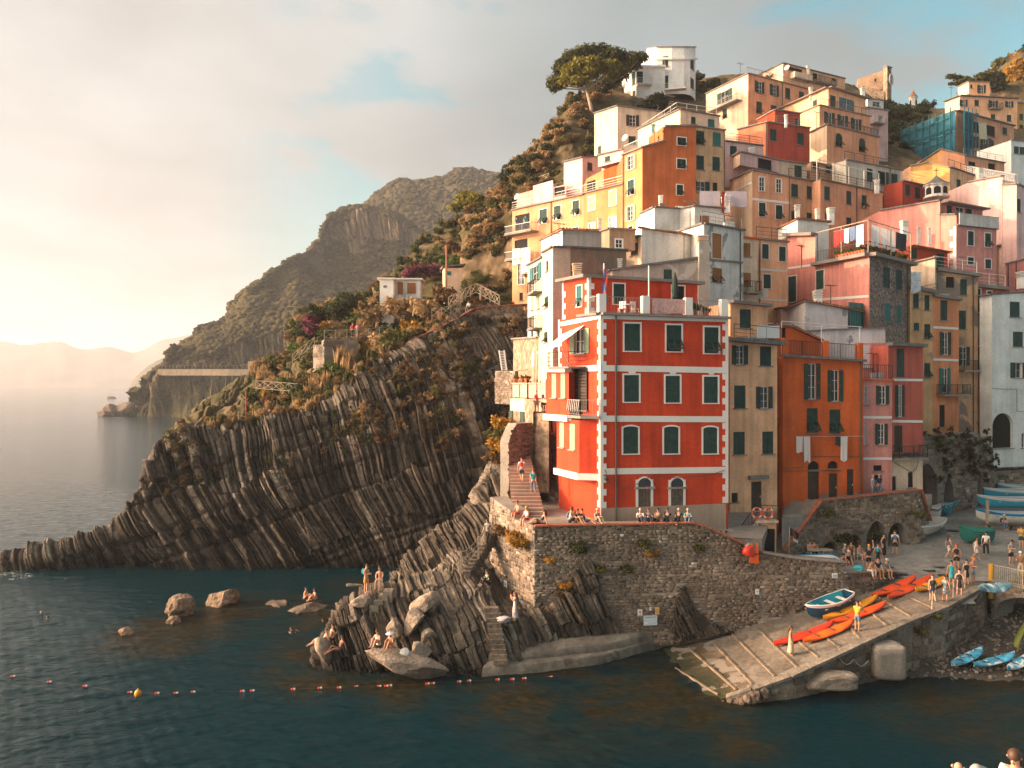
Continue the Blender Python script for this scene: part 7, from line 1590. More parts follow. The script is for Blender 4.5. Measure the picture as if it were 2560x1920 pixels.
STRP=M('striped_cover',(.6,.6,.6),var=0,fine=0,bump=0);ntS=STRP.node_tree;wv=ntS.nodes.new('ShaderNodeTexWave');wv.inputs['Scale'].default_value=1.5;wv.bands_direction='DIAGONAL';ge_=ntS.nodes.new('ShaderNodeNewGeometry');ntS.links.new(ge_.outputs['Position'],wv.inputs['Vector']);rp_=ntS.nodes.new('ShaderNodeValToRGB');rp_.color_ramp.interpolation='CONSTANT';rp_.color_ramp.elements[0].color=(.01,.07,.10,1);rp_.color_ramp.elements[1].color=(.55,.55,.55,1);rp_.color_ramp.elements[1].position=.5;ntS.links.new(wv.outputs[0],rp_.inputs[0]);ntS.links.new(rp_.outputs[0],ntS.nodes['Principled BSDF'].inputs['Base Color'])
sqb3('covered_boat','boat under a navy and white striped cover',740,1290,975,1330,outer=BT,stripe=None,inner=BT,rim=BT,cover=STRP,H=.75,B=1.5)
sqb3('dinghy','stacked white boat with a cloth over it by the arched wall corner',520,1390,775,1385,outer=BW,stripe=BN,inner=BW,rim=BN,cover=BPW,H=.9,B=1.5)
for i,(lb,x0,y0,x1,y1,up,o_,s_,in_)in enumerate((('white boat with dark blue stripe at the front of the rack, man sitting by it',2420,1510,1385,1470,.15,BW,BB,BGREY),('cyan boat with white stripe, lowest of the stacked cyan boats',2450,1290,1415,1275,.45,BC,BW,BGREY),('cyan boat second in the stack with white stripe',2500,1140,1525,1155,.55,BC,BW,BGREY),('cyan boat third in the stack, oar inside',2560,1080,1770,1075,.6,BC,BW,BC),('bright blue boat fourth in the row behind',2560,1010,1755,1010,.6,BC,None,BB),('white boat with orange rim in the row',2600,925,1870,930,.4,BW,KO,BC),('deep blue boat with white bow in the back row',2560,850,1900,850,.6,BB,BW,BB),('blue boat farthest back at the right edge',2560,740,2030,760,.7,BB,BW,BC),('upturned white boat at the back by the street wall',2600,600,2100,620,.9,BW,None,BW))):
    sqb3('gozzo_boat',lb,x0,y0,x1,y1,up=up,outer=o_,stripe=s_,inner=in_,rim=(BW if o_ is BC else BB)if i!=5 else KO,H=.85,B=1.8,group='boats racked on the right')
sqb('small_boat','green-covered handcart boat on the square',1950,1560,1690,1560,cover=TARPG,outer=TARPG,stripe=None,inner=TARPG,rim=TARPG,B=1.6,H=.9)
p=W(2038,1408,54.6);boat('rowing_boat','upturned white and blue boat on the wall by the seated crowd',p,.12,3.6,1.5,.55,BW,None,BW,BB,upside=True)
root=empty('waste_bin',onsq(2450,1232));tag(root,'orange litter bin at the back of the square','bin');m=MB();m.lathe((0,0,0),[(.38,0),(.5,1.25)],4);m.local('body',gloss('bin_orange',(.50,.17,.02)),root);m=MB();m.box((0,0,1.32),(.95,.95,.12));m.local('lid',gloss('bin_lid',(.55,.25,.06)),root)
bn_=empty('wooden_bench',onsq(2530,1325));tag(bn_,'weathered timber bench in front of the racked boats','bench');m=MB();m.box((0,0,.48),(4.2,.5,.08));m.local('seat',OLDW,bn_)
for x in(-1.9,0,1.9):m=MB();m.box((x,0,.22),(.12,.4,.44));m.local('leg',OLDW,bn_)
m=MB();m.box((-1.95,.1,1.2),(.18,.18,2.4));o=m.local('mooring_post',BEAM,bn_)
for i,(px,py)in enumerate(((2322,1427),(2345,1418),(2383,1328),(2362,1440))):p=onsq(px,py);m=MB();m.lathe((p.x,p.y,p.z+.03),[(.42,0),(.42,.035)],16);o=m.build('manhole_cover',IRON);tag(o,('round dark manhole cover on the square nearest the slipway','round dark manhole cover beside the red-capped man','dark drain cover in the middle of the square','dark cover behind the walkers')[i],'manhole cover','manhole covers')
# flag and life jackets
fl_=empty('flag',W(1972,1400,54.3));tag(fl_,'dark brown flag with white lettering on a pole by the arched wall','flag');bpy.context.view_layer.update();m=MB();m.tube([W(1972,1402,54.3),W(1974,1318,54.3)],.025,6);m.build('pole',BEAM,fl_)
m=MB();N=10;P0=W(1975,1318,54.3);g=[[P0+Vector((.62*i/N,.10*math.sin(i*.9),-.55*i/N*.8-(.55-.12*i/N)*j/4))for j in range(5)]for i in range(N+1)]
for a,b in zip(g,g[1:]):
    for j in range(4):m.quad(a[j],a[j+1],b[j+1],b[j])
m.build('cloth',M('flag_cloth',(.045,.02,.018),var=.1),fl_)
def letters(txt,base,ux,uz,h,mat,parent):
    """blocky capitals from 3x5 cells laid on a plane"""
    font={'B':'110101110101110','A':'010101111101101','R':'110101110101101','P':'110101110100100','I':'111010010010111','Z':'111001010100111','O':'111101101101111','S':'111100111001111','M':'101111111101101','L':'100100100100111','E':'111100110100111','C':'111100100100111','T':'111010010010010','N':'110101101101101','2':'111001111100111'}
    m=MB();c=h/5
    for q,ch in enumerate(txt):
        for k,b in enumerate(font.get(ch,'0'*15)):
            if b=='1':x=q*4*c+(k%3)*c;z=h-(k//3)*c;o_=base+ux*x+uz*(z-c);m.quad(o_,o_+ux*c,o_+ux*c+uz*c,o_+uz*c)
    return m.build('lettering',mat,parent)
letters('BAR',W(1983,1352,54.15),Vector((.8,0,-.45)).normalized(),Vector((.2,0,1)).normalized(),.16,TRIM,fl_)
def blob_thing(name,label,p,r,mat,cat,seed=1,group=None):return boulder(name,label,p,r,seed,mat,cat=cat,group=group,cuts=4,det=3)
LJ=gloss('vest_orange',(.62,.10,.02))
vest=empty('life_jacket',W(1885,1388,51.4));tag(vest,'orange life jacket hung over the end of the quay wall','life jacket','life jackets')
m=MB();m.hexa([(-.3,-.1,-.5),(.3,-.1,-.5),(.3,.05,-.5),(-.3,.05,-.5),(-.24,-.16,.45),(.24,-.16,.45),(.24,.05,.45),(-.24,.05,.45)]);m.local('panel',LJ,vest)
for x in(-.17,.17):m=MB();m.box((x,-.12,.6),(.1,.12,.35));m.local('strap',LJ,vest)
m=MB();m.box((0,-.16,.1),(.5,.02,.06));m.local('belt',IRON,vest)
bag=empty('rescue_bag',W(1872,1380,51.3));tag(bag,'red rescue bag with white writing on the quay wall slope','bag');bpy.context.view_layer.update()
o=blob_thing('bag_body','-',(0,0,0),(.42,.3,.42),KR,'-',3);o.parent=bag;del o['label'],o['category']
letters('SOS',W(1868,1372,50.93)+Vector((-.1,0,.1)),Vector((.7,0,.5)).normalized(),Vector((-.4,0,.8)).normalized(),.14,TRIM,bag)
# swimming line of floats
fl=[]
FLT=[(33,1691),(124,1705),(213,1715),(325,1731),(393,1733),(440,1733),(483,1730),(606,1728),(631,1727),(733,1723),(800,1720),(848,1719),(891,1717),(948,1716),(966,1715),(975,1714),(1069,1709),(1082,1708),(1148,1704),(1173,1702),(1244,1699),(1281,1698),(1311,1696),(1377,1693)]
fm=MB();fm.lathe((0,0,0),[(.05,-.16),(.09,-.12),(.09,.02)],8);fme=fm.mesh('float');gm=MB();gm.lathe((0,0,0),[(.09,.022),(.09,.12),(.05,.16)],8);gme=gm.mesh('float_half')
for i,(px,py)in enumerate(FLT):
    p=WZ(px,py,.02);o=obj('float',fme,KR,loc=p,rot=(0,math.pi/2,.2),sc=(.75,.75,.75));tag(o,'red and white float of the swimming line','float','floats of the swimming line');obj('white_half',gme,TRIM,o)
m=MB();m.tube([WZ(px,py,.01)for px,py in FLT],.006,4);o=m.build('float_line',IRON);tag(o,'rope of the swimming line on the water','rope')
m=MB();m.lathe((0,0,0),[(.02,-.2),(.15,-.15),(.2,0),(.15,.15),(.05,.2),(.04,.26)],14);o=obj('buoy',m.mesh('buoy',True),gloss('buoy_yellow',(.66,.26,.015)),loc=WZ(345,1734,.12));tag(o,'round orange-yellow buoy on the swimming line','buoy')
# ropes along the slipway edge
ep=[on_ramp(*Z6(x,y))for x,y in((1455,740),(1640,640),(1730,560))];rf=empty('rope_barrier',ep[0]);tag(rf,'rope barrier on thin posts along the top edge of the slipway','barrier');bpy.context.view_layer.update()
for p in ep:m=MB();m.tube([p,p+Vector((.05,0,1.15))],.04,6);m.build('post',BEAM,rf)
for a,b in zip(ep,ep[1:]):
    for h in(1.1,.6):m=MB();m.tube([a.lerp(b,t/8)+Vector((0,0,h-.35*4*(t/8)*(1-t/8)))for t in range(9)],.022,4);m.build('rope',BEAM,rf)
m=MB();a,b=W(2098,1642,44.6),W(2170,1650,45.4);m.tube([a.lerp(b,t/8)-Vector((0,0,.35*abs(math.sin(t/8*6.28))+.05))for t in range(9)],.03,5);o=m.build('mooring_rope',BEAM);tag(o,'slack mooring rope on the slipway wall','rope')
# ---------------------------------------------------------------- terrace clutter, laundry, chimneys
aw_,f0,f1=awning('cloth_awning','white scalloped awning over the top seaward balcony of the red house',W(*G(3,690,1140),57.4),W(*G(3,872,1062),54.6),Vector((-2.0,-1.9,0)),1.5)
for p in(f0,f1):m=MB();q=p-Vector((-.9,-.7,1.9));m.tube([p,q],.018,4);m.build('stay',STEEL,aw_)
A,C,n1,u1=RH.terr
WL=gloss('plastic_white',(.66,.64,.62))
def table(label,p,mat=WL,r=.45,cat='table'):
    t=empty('terrace_table',p);tag(t,label,cat,'terrace tables');m=MB();m.lathe((0,0,.7),[(r,0),(r,.05)],12);m.local('top',mat,t)
    for i in range(4):a=math.pi/4+i*math.pi/2;m=MB();m.bar((math.cos(a)*r*.8,math.sin(a)*r*.8,0),(math.cos(a)*r*.7,math.sin(a)*r*.7,.7),.05);m.local('leg',mat,t)
def chair(label,p,rz,mat=WL):
    t=empty('terrace_chair',p,rz);tag(t,label,'chair','terrace chairs');m=MB();m.box((0,0,.44),(.46,.46,.05));m.local('seat',mat,t);m=MB();m.box((0,.22,.72),(.46,.05,.5));m.local('backrest',mat,t)
    for x in(-.2,.2):
        for y in(-.2,.2):m=MB();m.bar((x,y,0),(x,y,.44),.045);m.local('leg',mat,t)
table('white plastic table on the red house roof terrace',A.lerp(C,.26)-n1*1.3)
chair('white plastic chair left of the roof terrace table',A.lerp(C,.21)-n1*1.3,-.4);chair('white plastic chair right of the roof terrace table',A.lerp(C,.31)-n1*1.2,.5)
laundry('towel','pale pink curtain cloth on the terrace rail',A.lerp(C,.385)+Vector((0,0,1.05))+n1*.02,A.lerp(C,.665)+Vector((0,0,1.05))+n1*.02,[(.02,.98,.95,M('pink_cloth',(.55,.36,.33),var=.2,vs=6,trans=.3,bump=0),'pale pink cloth screening the middle of the terrace rail')],sag=0)
def pot(label,p,col='olive',s=.4,h=.35):
    t=empty('flower_pot',p);tag(t,label,'plant pot','potted plants');m=MB();m.lathe((0,0,0),[(.16,0),(.22,h),(.25,h),(.25,h+.05)],10);m.local('pot',TERRA,t);obj('foliage',shrub_mesh(1),leafmat(col),t,loc=(0,0,h),sc=(s,s,s))
pot('potted shrub at the right of the red house terrace',A.lerp(C,.76)-n1*.5,'green',.6,.45);pot('second potted plant at the right of the red house terrace',A.lerp(C,.86)-n1*.5,'olive',.4)
um=empty('closed_parasol',A.lerp(C,.62)-n1*.8);tag(um,'closed dark green parasol on the red house terrace','parasol');m=MB();m.lathe((0,0,0),[(.03,0),(.03,1.5)],6);m.local('pole',IRON,um);m=MB();m.lathe((0,0,1.3),[(.16,0),(.24,.5),(.16,1.2),(.04,1.7)],9);m.local('canopy',M('dark_canvas',(.012,.03,.025)),um)
m=MB();q=A+Vector((0,0,2.9))+u1*.15-n1*.3;g=[[q+Vector((.28*i/4+.05*math.sin(j),-.05*math.sin(i*1.5+j*.6),-2.2*j/8))for i in range(5)]for j in range(9)]
for a,b in zip(g,g[1:]):
    for i in range(4):m.quad(a[i],a[i+1],b[i+1],b[i])
o=m.build('banner_flag',M('blue_red_flag',(.10,.16,.30),var=.3,patch=(.45,.06,.05),pt=.52,ps=1.2));tag(o,'blue and red flag drooping from the corner of the red house terrace','flag')
p0,p1=oh.pt(1,6,325,683,.5),oh.pt(1,6,905,680,.5)
laundry('towel','white towels below the orange house windows',p0,p1,[(.01,.10,1.2,CLOTH,'short white towel at the left of the orange house line'),(.11,.20,1.9,CLOTH,'long white towel beside the short one'),(.55,.62,.7,M('black_cloth',(.03,.03,.035)),'dark shirt on the orange house line'),(.625,.72,1.85,CLOTH,'white towel right of the dark shirt')],sag=.02)
P2,P3,P4=pk.pts[2],pk.pts[3],pk.pts[4];up3=Vector((0,0,2.9));REDC=M('red_cloth',(.40,.03,.03));BLUC=M('blue_cloth',(.10,.15,.25));BLK=M('black_cloth',(.03,.03,.035))
laundry('washing','red and white washing of the pink stone house',P2.lerp(P3,.35)+up3,P3+up3+Vector((-.3,.3,0)),[(.02,.18,1.4,REDC,'red cloth on the pink house terrace'),(.2,.34,1.1,REDC,'second red cloth on the pink house terrace'),(.36,.52,1.3,CLOTH,'white shirt on the pink house terrace'),(.54,.72,1.2,BLUC,'blue and white shirt on the pink house terrace'),(.75,.97,1.8,CLOTH,'white sheet near the terrace corner')],sag=.03)
laundry('washing','sheets and dark clothes above the stone end wall',P3+up3+Vector((.2,.3,0)),P4+up3+Vector((-.2,-.1,0)),[(.03,.22,1.9,CLOTH,'white sheet left above the stone wall'),(.24,.42,1.8,CLOTH,'white sheet in the middle above the stone wall'),(.44,.60,1.9,CLOTH,'white sheet right above the stone wall'),(.64,.92,1.6,BLK,'dark clothes at the end of the stone wall line')],sag=.03)
for k in range(9):q=P2.lerp(P3,.45+.06*k)+Vector((0,.35,.3));pot('terracotta pot number %s from the left along the pink house terrace'%'one two three four five six seven eight nine'.split()[k],q,['olive','green','dark'][k%3],.4)
for k in range(6):q=P3.lerp(P4,.1+.15*k)+Vector((-.1,.4,.3));pot('bushy pot number %s above the bare stone wall'%'one two three four five six'.split()[k],q,['olive','golden','dark'][k%3],.6)
sheet=W(*G(3,275,470),93);laundry('sheet','white sheets on the lower yellow balcony',W(*G(3,262,465),97.5),W(*G(3,412,450),95.3),[(.02,.45,1.9,CLOTH,'white sheets left on the lower yellow balcony'),(.5,.98,3.0,CLOTH,'large white sheet right on the lower yellow balcony')],sag=0)
laundry('washing','striped sheets on the white flat roof',wt.pts[3]+Vector((.3,.3,1.6)),wt.pts[4]+Vector((2.5,.5,1.9)),[(.05,.45,1.5,M('lilac_cloth',(.5,.44,.5),var=.1,trans=.3),'lilac striped sheet left on the white roof'),(.48,.53,2.2,REDC,'red towel between the striped sheets'),(.56,.98,1.5,M('lilac_cloth',(.5,.44,.5)),'lilac striped sheet right on the white roof')],sag=.02)
laundry('washing','striped towel on the beige terrace',W(*G(4,1292,655),74.5),W(*G(4,1372,650),74.3),[(.0,1.,1.9,M('striped_towel',(.45,.5,.55),var=.3,vs=4),'blue striped towel beside the stone end wall')],sag=0)
for lb,p in(('d',W(*G(1,1182,905),92)),('e',W(*G(1,575,1345),93)),('f',W(*G(4,90,880),70)),('g',W(*G(2,210,1100),88))):pass
dish(ot.root,W(*G(1,1180,920),90),.42);dish(yr.root,W(*G(1,575,1365),94.5),.38);dish(yo.root,W(*G(4,92,905),71),.5);dish(yt.root,W(*G(2,285,330),137),.5);dish(be.root,W(*G(1,300,1395),97),.4)
for rt,p,h,w_ in((pl.root,pu.pts[1].lerp(pu.pts[2],.35)+Vector((0,1,0)),1.1,.7),(tn.root,W(*G(4,368,190),84),1.0,.6),(wloft.root,W(*G(4,532,225),82),1.0,.5),(wloft.root,W(*G(4,640,225),83),1.2,.8),(pr.root,W(*G(2,1015,1275),95),.9,.6),(tr.root,t3.pts[1].lerp(t3.pts[0],.35),1.4,.6),(lw.root,W(*G(4,532,905),67.5),.9,.8),(sh5.root,W(*G(4,2195,740),82),1.1,1.0),(pk.root,W(*G(4,1238,345),79),1.5,.8),(pg.root,W(*G(4,1355,375),79),1.0,.35),(pg.root,W(*G(4,1442,380),79),1.0,.35),(yt.root,W(*G(2,455,330),140),1.2,.6),(gr.root,W(*G(3,972,300),75),.8,.5),(ws.root,W(*G(2,900,520),134),1.4,.8),(ol.root,W(*G(2,1850,1195),105),1.5,.9),(rh2.root,W(*G(2,275,740),100),.9,.4),(uy.root,W(*G(1,1470,1400),82),.6,.5)):chimney(rt,p,h,w_)
def aerial(root,p,h=2.2):
    m=MB();p=Vector(p);m.bar(p,p+Vector((0,0,h)),.05);m.bar(p+Vector((-.5,-.3,h)),p+Vector((.5,.3,h)),.04)
    for k in range(5):q=p+Vector((-.5+.25*k,-.3+.15*k,h));m.bar(q+Vector((.12,-.25,0)),q+Vector((-.12,.25,0)),.03)
    m.build('aerial',IRON,root)
for v_ in(gh,wh,pk,pr,pg,tr,uy,yu,ot,bg,ph,oh,gw,bh,lw,sh1,sh3):q=v_.pts[len(v_.pts)//2];aerial(v_.root,q+Vector((-.8,1.5,0)))
# rooftop poles and frames, tanks, rails
for v_ in(sh4,sh3):rail(v_.root,[v_.pts[0]+Vector((0,.2,.3)),v_.pts[1]+Vector((0,.2,.3))],1.2,TRIM,infill='lines')
rail(bt.root,[bt.pts[0]+Vector((0,-.4,-3.6)),bt.pts[1]+Vector((0,-.4,-3.6))],1.1,IRON,infill='lines')
def parasol(label,p,mat,closed=False,r=1.3,h=2.4):
    t=empty('parasol',p);tag(t,label,'parasol','parasols');m=MB();m.tube([(0,0,0),(0,0,h)],.035,6);m.local('pole',BEAM,t);m=MB();m.lathe((0,0,h-1.5 if closed else h-.35),[(.16,0),(.22,.5),(.14,1.1),(.03,1.6)]if closed else[(r,0),(r*.5,.28),(.03,.45)],10);m.local('canopy',mat,t)
parasol('closed white parasol on the cafe terrace at the cliff edge',W(*G(3,440,1575),64),CLOTH,True,h=3.0)
# cafe terrace hung over the path
ct=empty('cafe_terrace',W(*G(5,320,380),64));tag(ct,'timber cafe terrace with cloth-clad railing beside the red house','terrace');bpy.context.view_layer.update();q=[W(*G(5,262,375),66),W(*G(5,390,375),62.3),W(*G(5,540,330),60.5)];z=q[0].z;q=[Vector((p.x,p.y,z))for p in q];bk2=[Vector((p.x+.8,p.y+3,z))for p in q]
m=MB();m.prism([p-Vector((0,0,.25))for p in q+bk2[::-1]],q+bk2[::-1]);m.build('deck',BEAM,ct);CAN=M('canvas_panel',(.42,.30,.24),var=.1)
for a,b in zip(q,q[1:]):
    L_=(b-a).length;k=max(2,int(L_/1.3));
    for j in range(k+1):m=MB();p=a.lerp(b,j/k);m.bar(p,p+Vector((0,0,1.5)),.14);m.build('post',BEAM,ct)
    for j in range(k):m=MB();m.bar(a.lerp(b,(j+.08)/k)+Vector((0,0,.6)),a.lerp(b,(j+.92)/k)+Vector((0,0,.6)),.04,1.0);m.build('canvas_panel',CAN,ct)
    m=MB();m.bar(a+Vector((0,0,1.2)),b+Vector((0,0,1.2)),.12);m.build('rail',BEAM,ct)
TERR=z
for i,p in enumerate((q[0]+Vector((.3,.4,0)),q[0].lerp(q[1],.45)+Vector((.3,.3,0)),q[0].lerp(q[1],.8)+Vector((.2,.4,0)))):pot('terracotta pot on the cafe terrace rail, number %s from the left'%('one','two','three')[i],p+Vector((0,-.2,1.25)),'rust',.35,.3)
# cables across the facades
def cable(label,pts,sag=.25,r=.02):
    m=MB()
    for a,b in zip(pts,pts[1:]):m.tube([a.lerp(b,t/8)-Vector((0,0,sag*4*(t/8)*(1-t/8)))for t in range(9)],r,4)
    o=m.build('cable',PIPE);tag(o,label,'cable','cables on the facades')
cable('sagging black cable across the ground floor of the red house',[RH.pt(1,5,x,y,.08)for x,y in((1010,1035),(1160,1105),(1400,995),(1680,1010),(1980,960))],.15)
cable('cable along the ground floor of the orange house',[oh.pt(1,6,x,y,.06)for x,y in((255,945),(410,940),(412,850),(870,850),(895,890))],0);cable('second lower cable on the orange house',[oh.pt(1,6,x,y,.06)for x,y in((255,968),(590,965),(720,965))],0)
cable('grey cables looping over the white house at the right edge',[sh5.pt(0,6,x,y,.06)for x,y in((1950,295),(2150,300),(2150,480),(2212,480))],.05)
cable('cable over the cream ground floor of the pink house',[r3.pt(0,6,x,y,.06)for x,y in((1125,880),(1290,975),(1330,950),(1350,880))],.02)
m=MB();p=RH.pt(1,5,1015,1010,.25);m.tube([RH.pt(1,5,1015,960,.05),p+Vector((0,0,.25)),p],.03,5);m.lathe(p-Vector((0,0,.25)),[(.12,0),(.17,.15),(.05,.28)],8);m.build('wall_lantern',IRON,RH.root)

rr_=random.Random(4)
for v_ in(wh,wt,yr,ar,bg,bx,uy,yt,tr,rh2,yu,sc,og,ol,gw,pl,tn,pr,pg,pp2,yo,bh,be,sh1,sh2,sh3,sh4,yh,ph):
    P=v_.poly;c_=sum(P,Vector())/len(P)
    for k in range(rr_.choice([1,1,2])):
        a,b=P[0],P[min(len(P)-1,1)];q=c_.lerp(P[rr_.randrange(len(P))],rr_.uniform(.2,.55));zt=min(p.z for p in P)if v_ in(bg,)else c_.z
        chimney(v_.root,Vector((q.x,q.y,zt-.5)),rr_.uniform(.7,1.3),rr_.uniform(.5,.9),rr_.choice([WHITE,CREAM,BROWNP,CONC,TERRA]))
    if rr_.random()<.45:
        q=c_.lerp(P[rr_.randrange(len(P))],.6);m=MB();m.box((q.x,q.y,c_.z+.3),(.9,.5,.7));m.box((q.x,q.y-.26,c_.z+.3),(.5,.04,.5));m.build('air_conditioner',BGREY,v_.root)
for v_,i in((uy,1),(tr,1),(gw,0),(rh2,1),(pp2,2),(bh,1),(wh,1),(tn,0),(og,2),(ol,2)):
    a,b=v_.pts[i],v_.pts[i+1];n_=v_.frames[i][3];rail(v_.root,[a-n_*.2+Vector((0,0,.14)),b-n_*.2+Vector((0,0,.14))],1.0,rr_.choice([IRON,RAILS]),infill=rr_.choice(['lines','bars']),sp=.3)
# ---------------------------------------------------------------- people
def V3(*a):return Vector(a)
def mkpose(P=(0,0,.93),lean=0.,side=0.,kl=(.10,-.02,.49),al=(.10,.03,.08),kr=(-.10,-.02,.49),ar=(-.10,.03,.08),el=(.25,.03,1.14),wl=(.27,-.06,.89),er=(-.25,.03,1.14),wr=(-.27,-.06,.89),head=0.,rel=True):
    P=Vector(P);t=V3(math.sin(side),-math.sin(lean),math.cos(lean)).normalized();f=V3(0,-math.cos(lean),-math.sin(lean));J={'pel':P,'spi':P+t*.18,'che':P+t*.40,'nec':P+t*.535}
    h=V3(math.sin(side)*.6,-math.sin(lean*.5+head),math.cos(lean*.5+head)).normalized();J['chin']=J['nec']+h*.075+f*.012;J['hea']=J['nec']+h*.18+f*.018;J['top']=J['nec']+h*.265
    J['hdir']=h;J['fdir']=V3(0,-h.z,h.y*-1 if False else-abs(h.y)*.6).normalized()
    off=V3(P.x,P.y,P.z)-V3(0,0,.93)if rel else V3(0,0,0)
    s=J['che']+t*.07
    for q,x,K_,A_,E_,W_ in(('l',1,kl,al,el,wl),('r',-1,kr,ar,er,wr)):
        J['hip'+q]=P+V3(.095*x,0,-.03);J['kne'+q]=Vector(K_);J['ank'+q]=Vector(A_);J['toe'+q]=Vector(A_)+V3(.02*x,-.17,-.045)
        J['sho'+q]=s+V3(.175*x,0,.0);J['elb'+q]=Vector(E_);J['wri'+q]=Vector(W_)
    return J
def skinobj(verts,edges,rad,root=0,sub=1):
    me=bpy.data.meshes.new('tmp');me.from_pydata([tuple(v)for v in verts],edges,[]);o=bpy.data.objects.new('tmp',me);COL.objects.link(o)
    md=o.modifiers.new('s','SKIN');md.use_smooth_shade=True
    for i,r in enumerate(rad):sv=me.skin_vertices[0].data[i];sv.radius=(r if isinstance(r,tuple)else(r,r));sv.use_root=i==root
    ss=o.modifiers.new('u','SUBSURF');ss.levels=sub;ss.render_levels=sub;return o
def chain_builder(J,parts):
    v=[];e=[];r=[];ix={}
    def add(k,p,rr):ix[k]=len(v);v.append(Vector(p));r.append(rr);return ix[k]
    return v,e,r,ix,add
def body_def(J):
    v,e,r,ix,add=chain_builder(J,0)
    for k,rr in(('pel',(.135,.105)),('spi',(.115,.09)),('che',(.145,.10)),('nec',(.06,.055)),('chin',(.062,.066)),('hea',(.078,.092)),('top',(.055,.062))):add(k,J[k],rr)
    for a,b in zip(('pel','spi','che','nec','chin','hea'),('spi','che','nec','chin','hea','top')):e.append((ix[a],ix[b]))
    for q in 'lr':
        for k,rr in(('hip',.095),('kne',.062),('ank',.04),('toe',.034),('sho',.06),('elb',.043),('wri',.03)):add(k+q,J[k+q],rr)
        e+=[(ix['pel'],ix['hip'+q]),(ix['hip'+q],ix['kne'+q]),(ix['kne'+q],ix['ank'+q]),(ix['ank'+q],ix['toe'+q]),(ix['che'],ix['sho'+q]),(ix['sho'+q],ix['elb'+q]),(ix['elb'+q],ix['wri'+q])]
        d=(J['wri'+q]-J['elb'+q]).normalized();s=d.cross(V3(0,-1,.2)).normalized();n=s.cross(d)
        pm=add('palm'+q,J['wri'+q]+d*.07,(.036,.022));e.append((ix['wri'+q],pm))
        for f,(o_,L_)in enumerate(((-.028,.06),(-.010,.075),(.010,.07),(.027,.055))):
            a=add('f%d%s'%(f,q),J['wri'+q]+d*.105+s*o_,.010);b=add('g%d%s'%(f,q),J['wri'+q]+d*(.105+L_*.6)+s*o_*1.15+n*.02,.008);e+=[(pm,a),(a,b)]
        a=add('th'+q,J['wri'+q]+d*.075-s*.045+n*.01,.011);b=add('tg'+q,J['wri'+q]+d*.11-s*.06+n*.03,.009);e+=[(pm,a),(a,b)]
    return v,e,r
def mid(a,b,t):return a.lerp(b,t)
def cloth_def(J,kind):
    v,e,r,ix,add=chain_builder(J,0)
    if kind in('shirt','tank'):
        for k,p,rr in(('a',mid(J['pel'],J['spi'],.1),(.15,.125)),('b',J['spi'],(.135,.115)),('c',J['che'],(.165,.125)),('d',mid(J['che'],J['nec'],.55),(.10,.08))):add(k,p,rr)
        e+=[(0,1),(1,2),(2,3)]
        for q in 'lr':
            add('s'+q,J['sho'+q],.078 if kind=='shirt' else.06);e.append((ix['c'],ix['s'+q]))
            if kind=='shirt':add('e'+q,mid(J['sho'+q],J['elb'+q],.62),.068);e.append((ix['s'+q],ix['e'+q]))
    elif kind in('shorts','trousers','briefs'):
        add('p',mid(J['pel'],J['spi'],.3),(.142,.115));add('o',J['pel'],(.148,.12));e.append((0,1))
        for q in 'lr':
            add('h'+q,J['hip'+q],.112);e.append((1,ix['h'+q]))
            if kind=='briefs':add('k'+q,mid(J['hip'+q],J['kne'+q],.15),.10);e.append((ix['h'+q],ix['k'+q]));continue
            add('k'+q,mid(J['hip'+q],J['kne'+q],.82 if kind=='shorts' else 1),.095 if kind=='shorts' else.078);e.append((ix['h'+q],ix['k'+q]))
            if kind=='trousers':add('a'+q,mid(J['kne'+q],J['ank'+q],.93),.062);e.append((ix['k'+q],ix['a'+q]))
    elif kind in('dress','longdress'):
        km=(J['knel']+J['kner'])/2;am=(J['ankl']+J['ankr'])/2
        L=[(mid(J['che'],J['nec'],.3),(.12,.095)),(J['che'],(.158,.118)),(J['spi'],(.128,.108)),(J['pel'],(.16,.14)),(mid((J['hipl']+J['hipr'])/2,km,.5),(.185,.165)),(mid((J['hipl']+J['hipr'])/2,km,.95),(.20,.18))]
        if kind=='longdress':L+=[(mid(km,am,.5),(.22,.2)),(mid(km,am,.93),(.25,.23))]
        for i,(p,rr)in enumerate(L):add(i,p,rr)
        e+=[(i,i+1)for i in range(len(L)-1)]
        for q in 'lr':add('s'+q,mid(J['che'],J['sho'+q],.95),.06);e.append((1,ix['s'+q]))
    elif kind=='pack':
        b=J['che']+V3(0,.19,-.02);add(0,b+V3(0,0,.17),(.12,.08));add(1,b,(.15,.1));add(2,b+V3(0,.01,-.2),(.15,.11));e+=[(0,1),(1,2)]
    return v,e,r
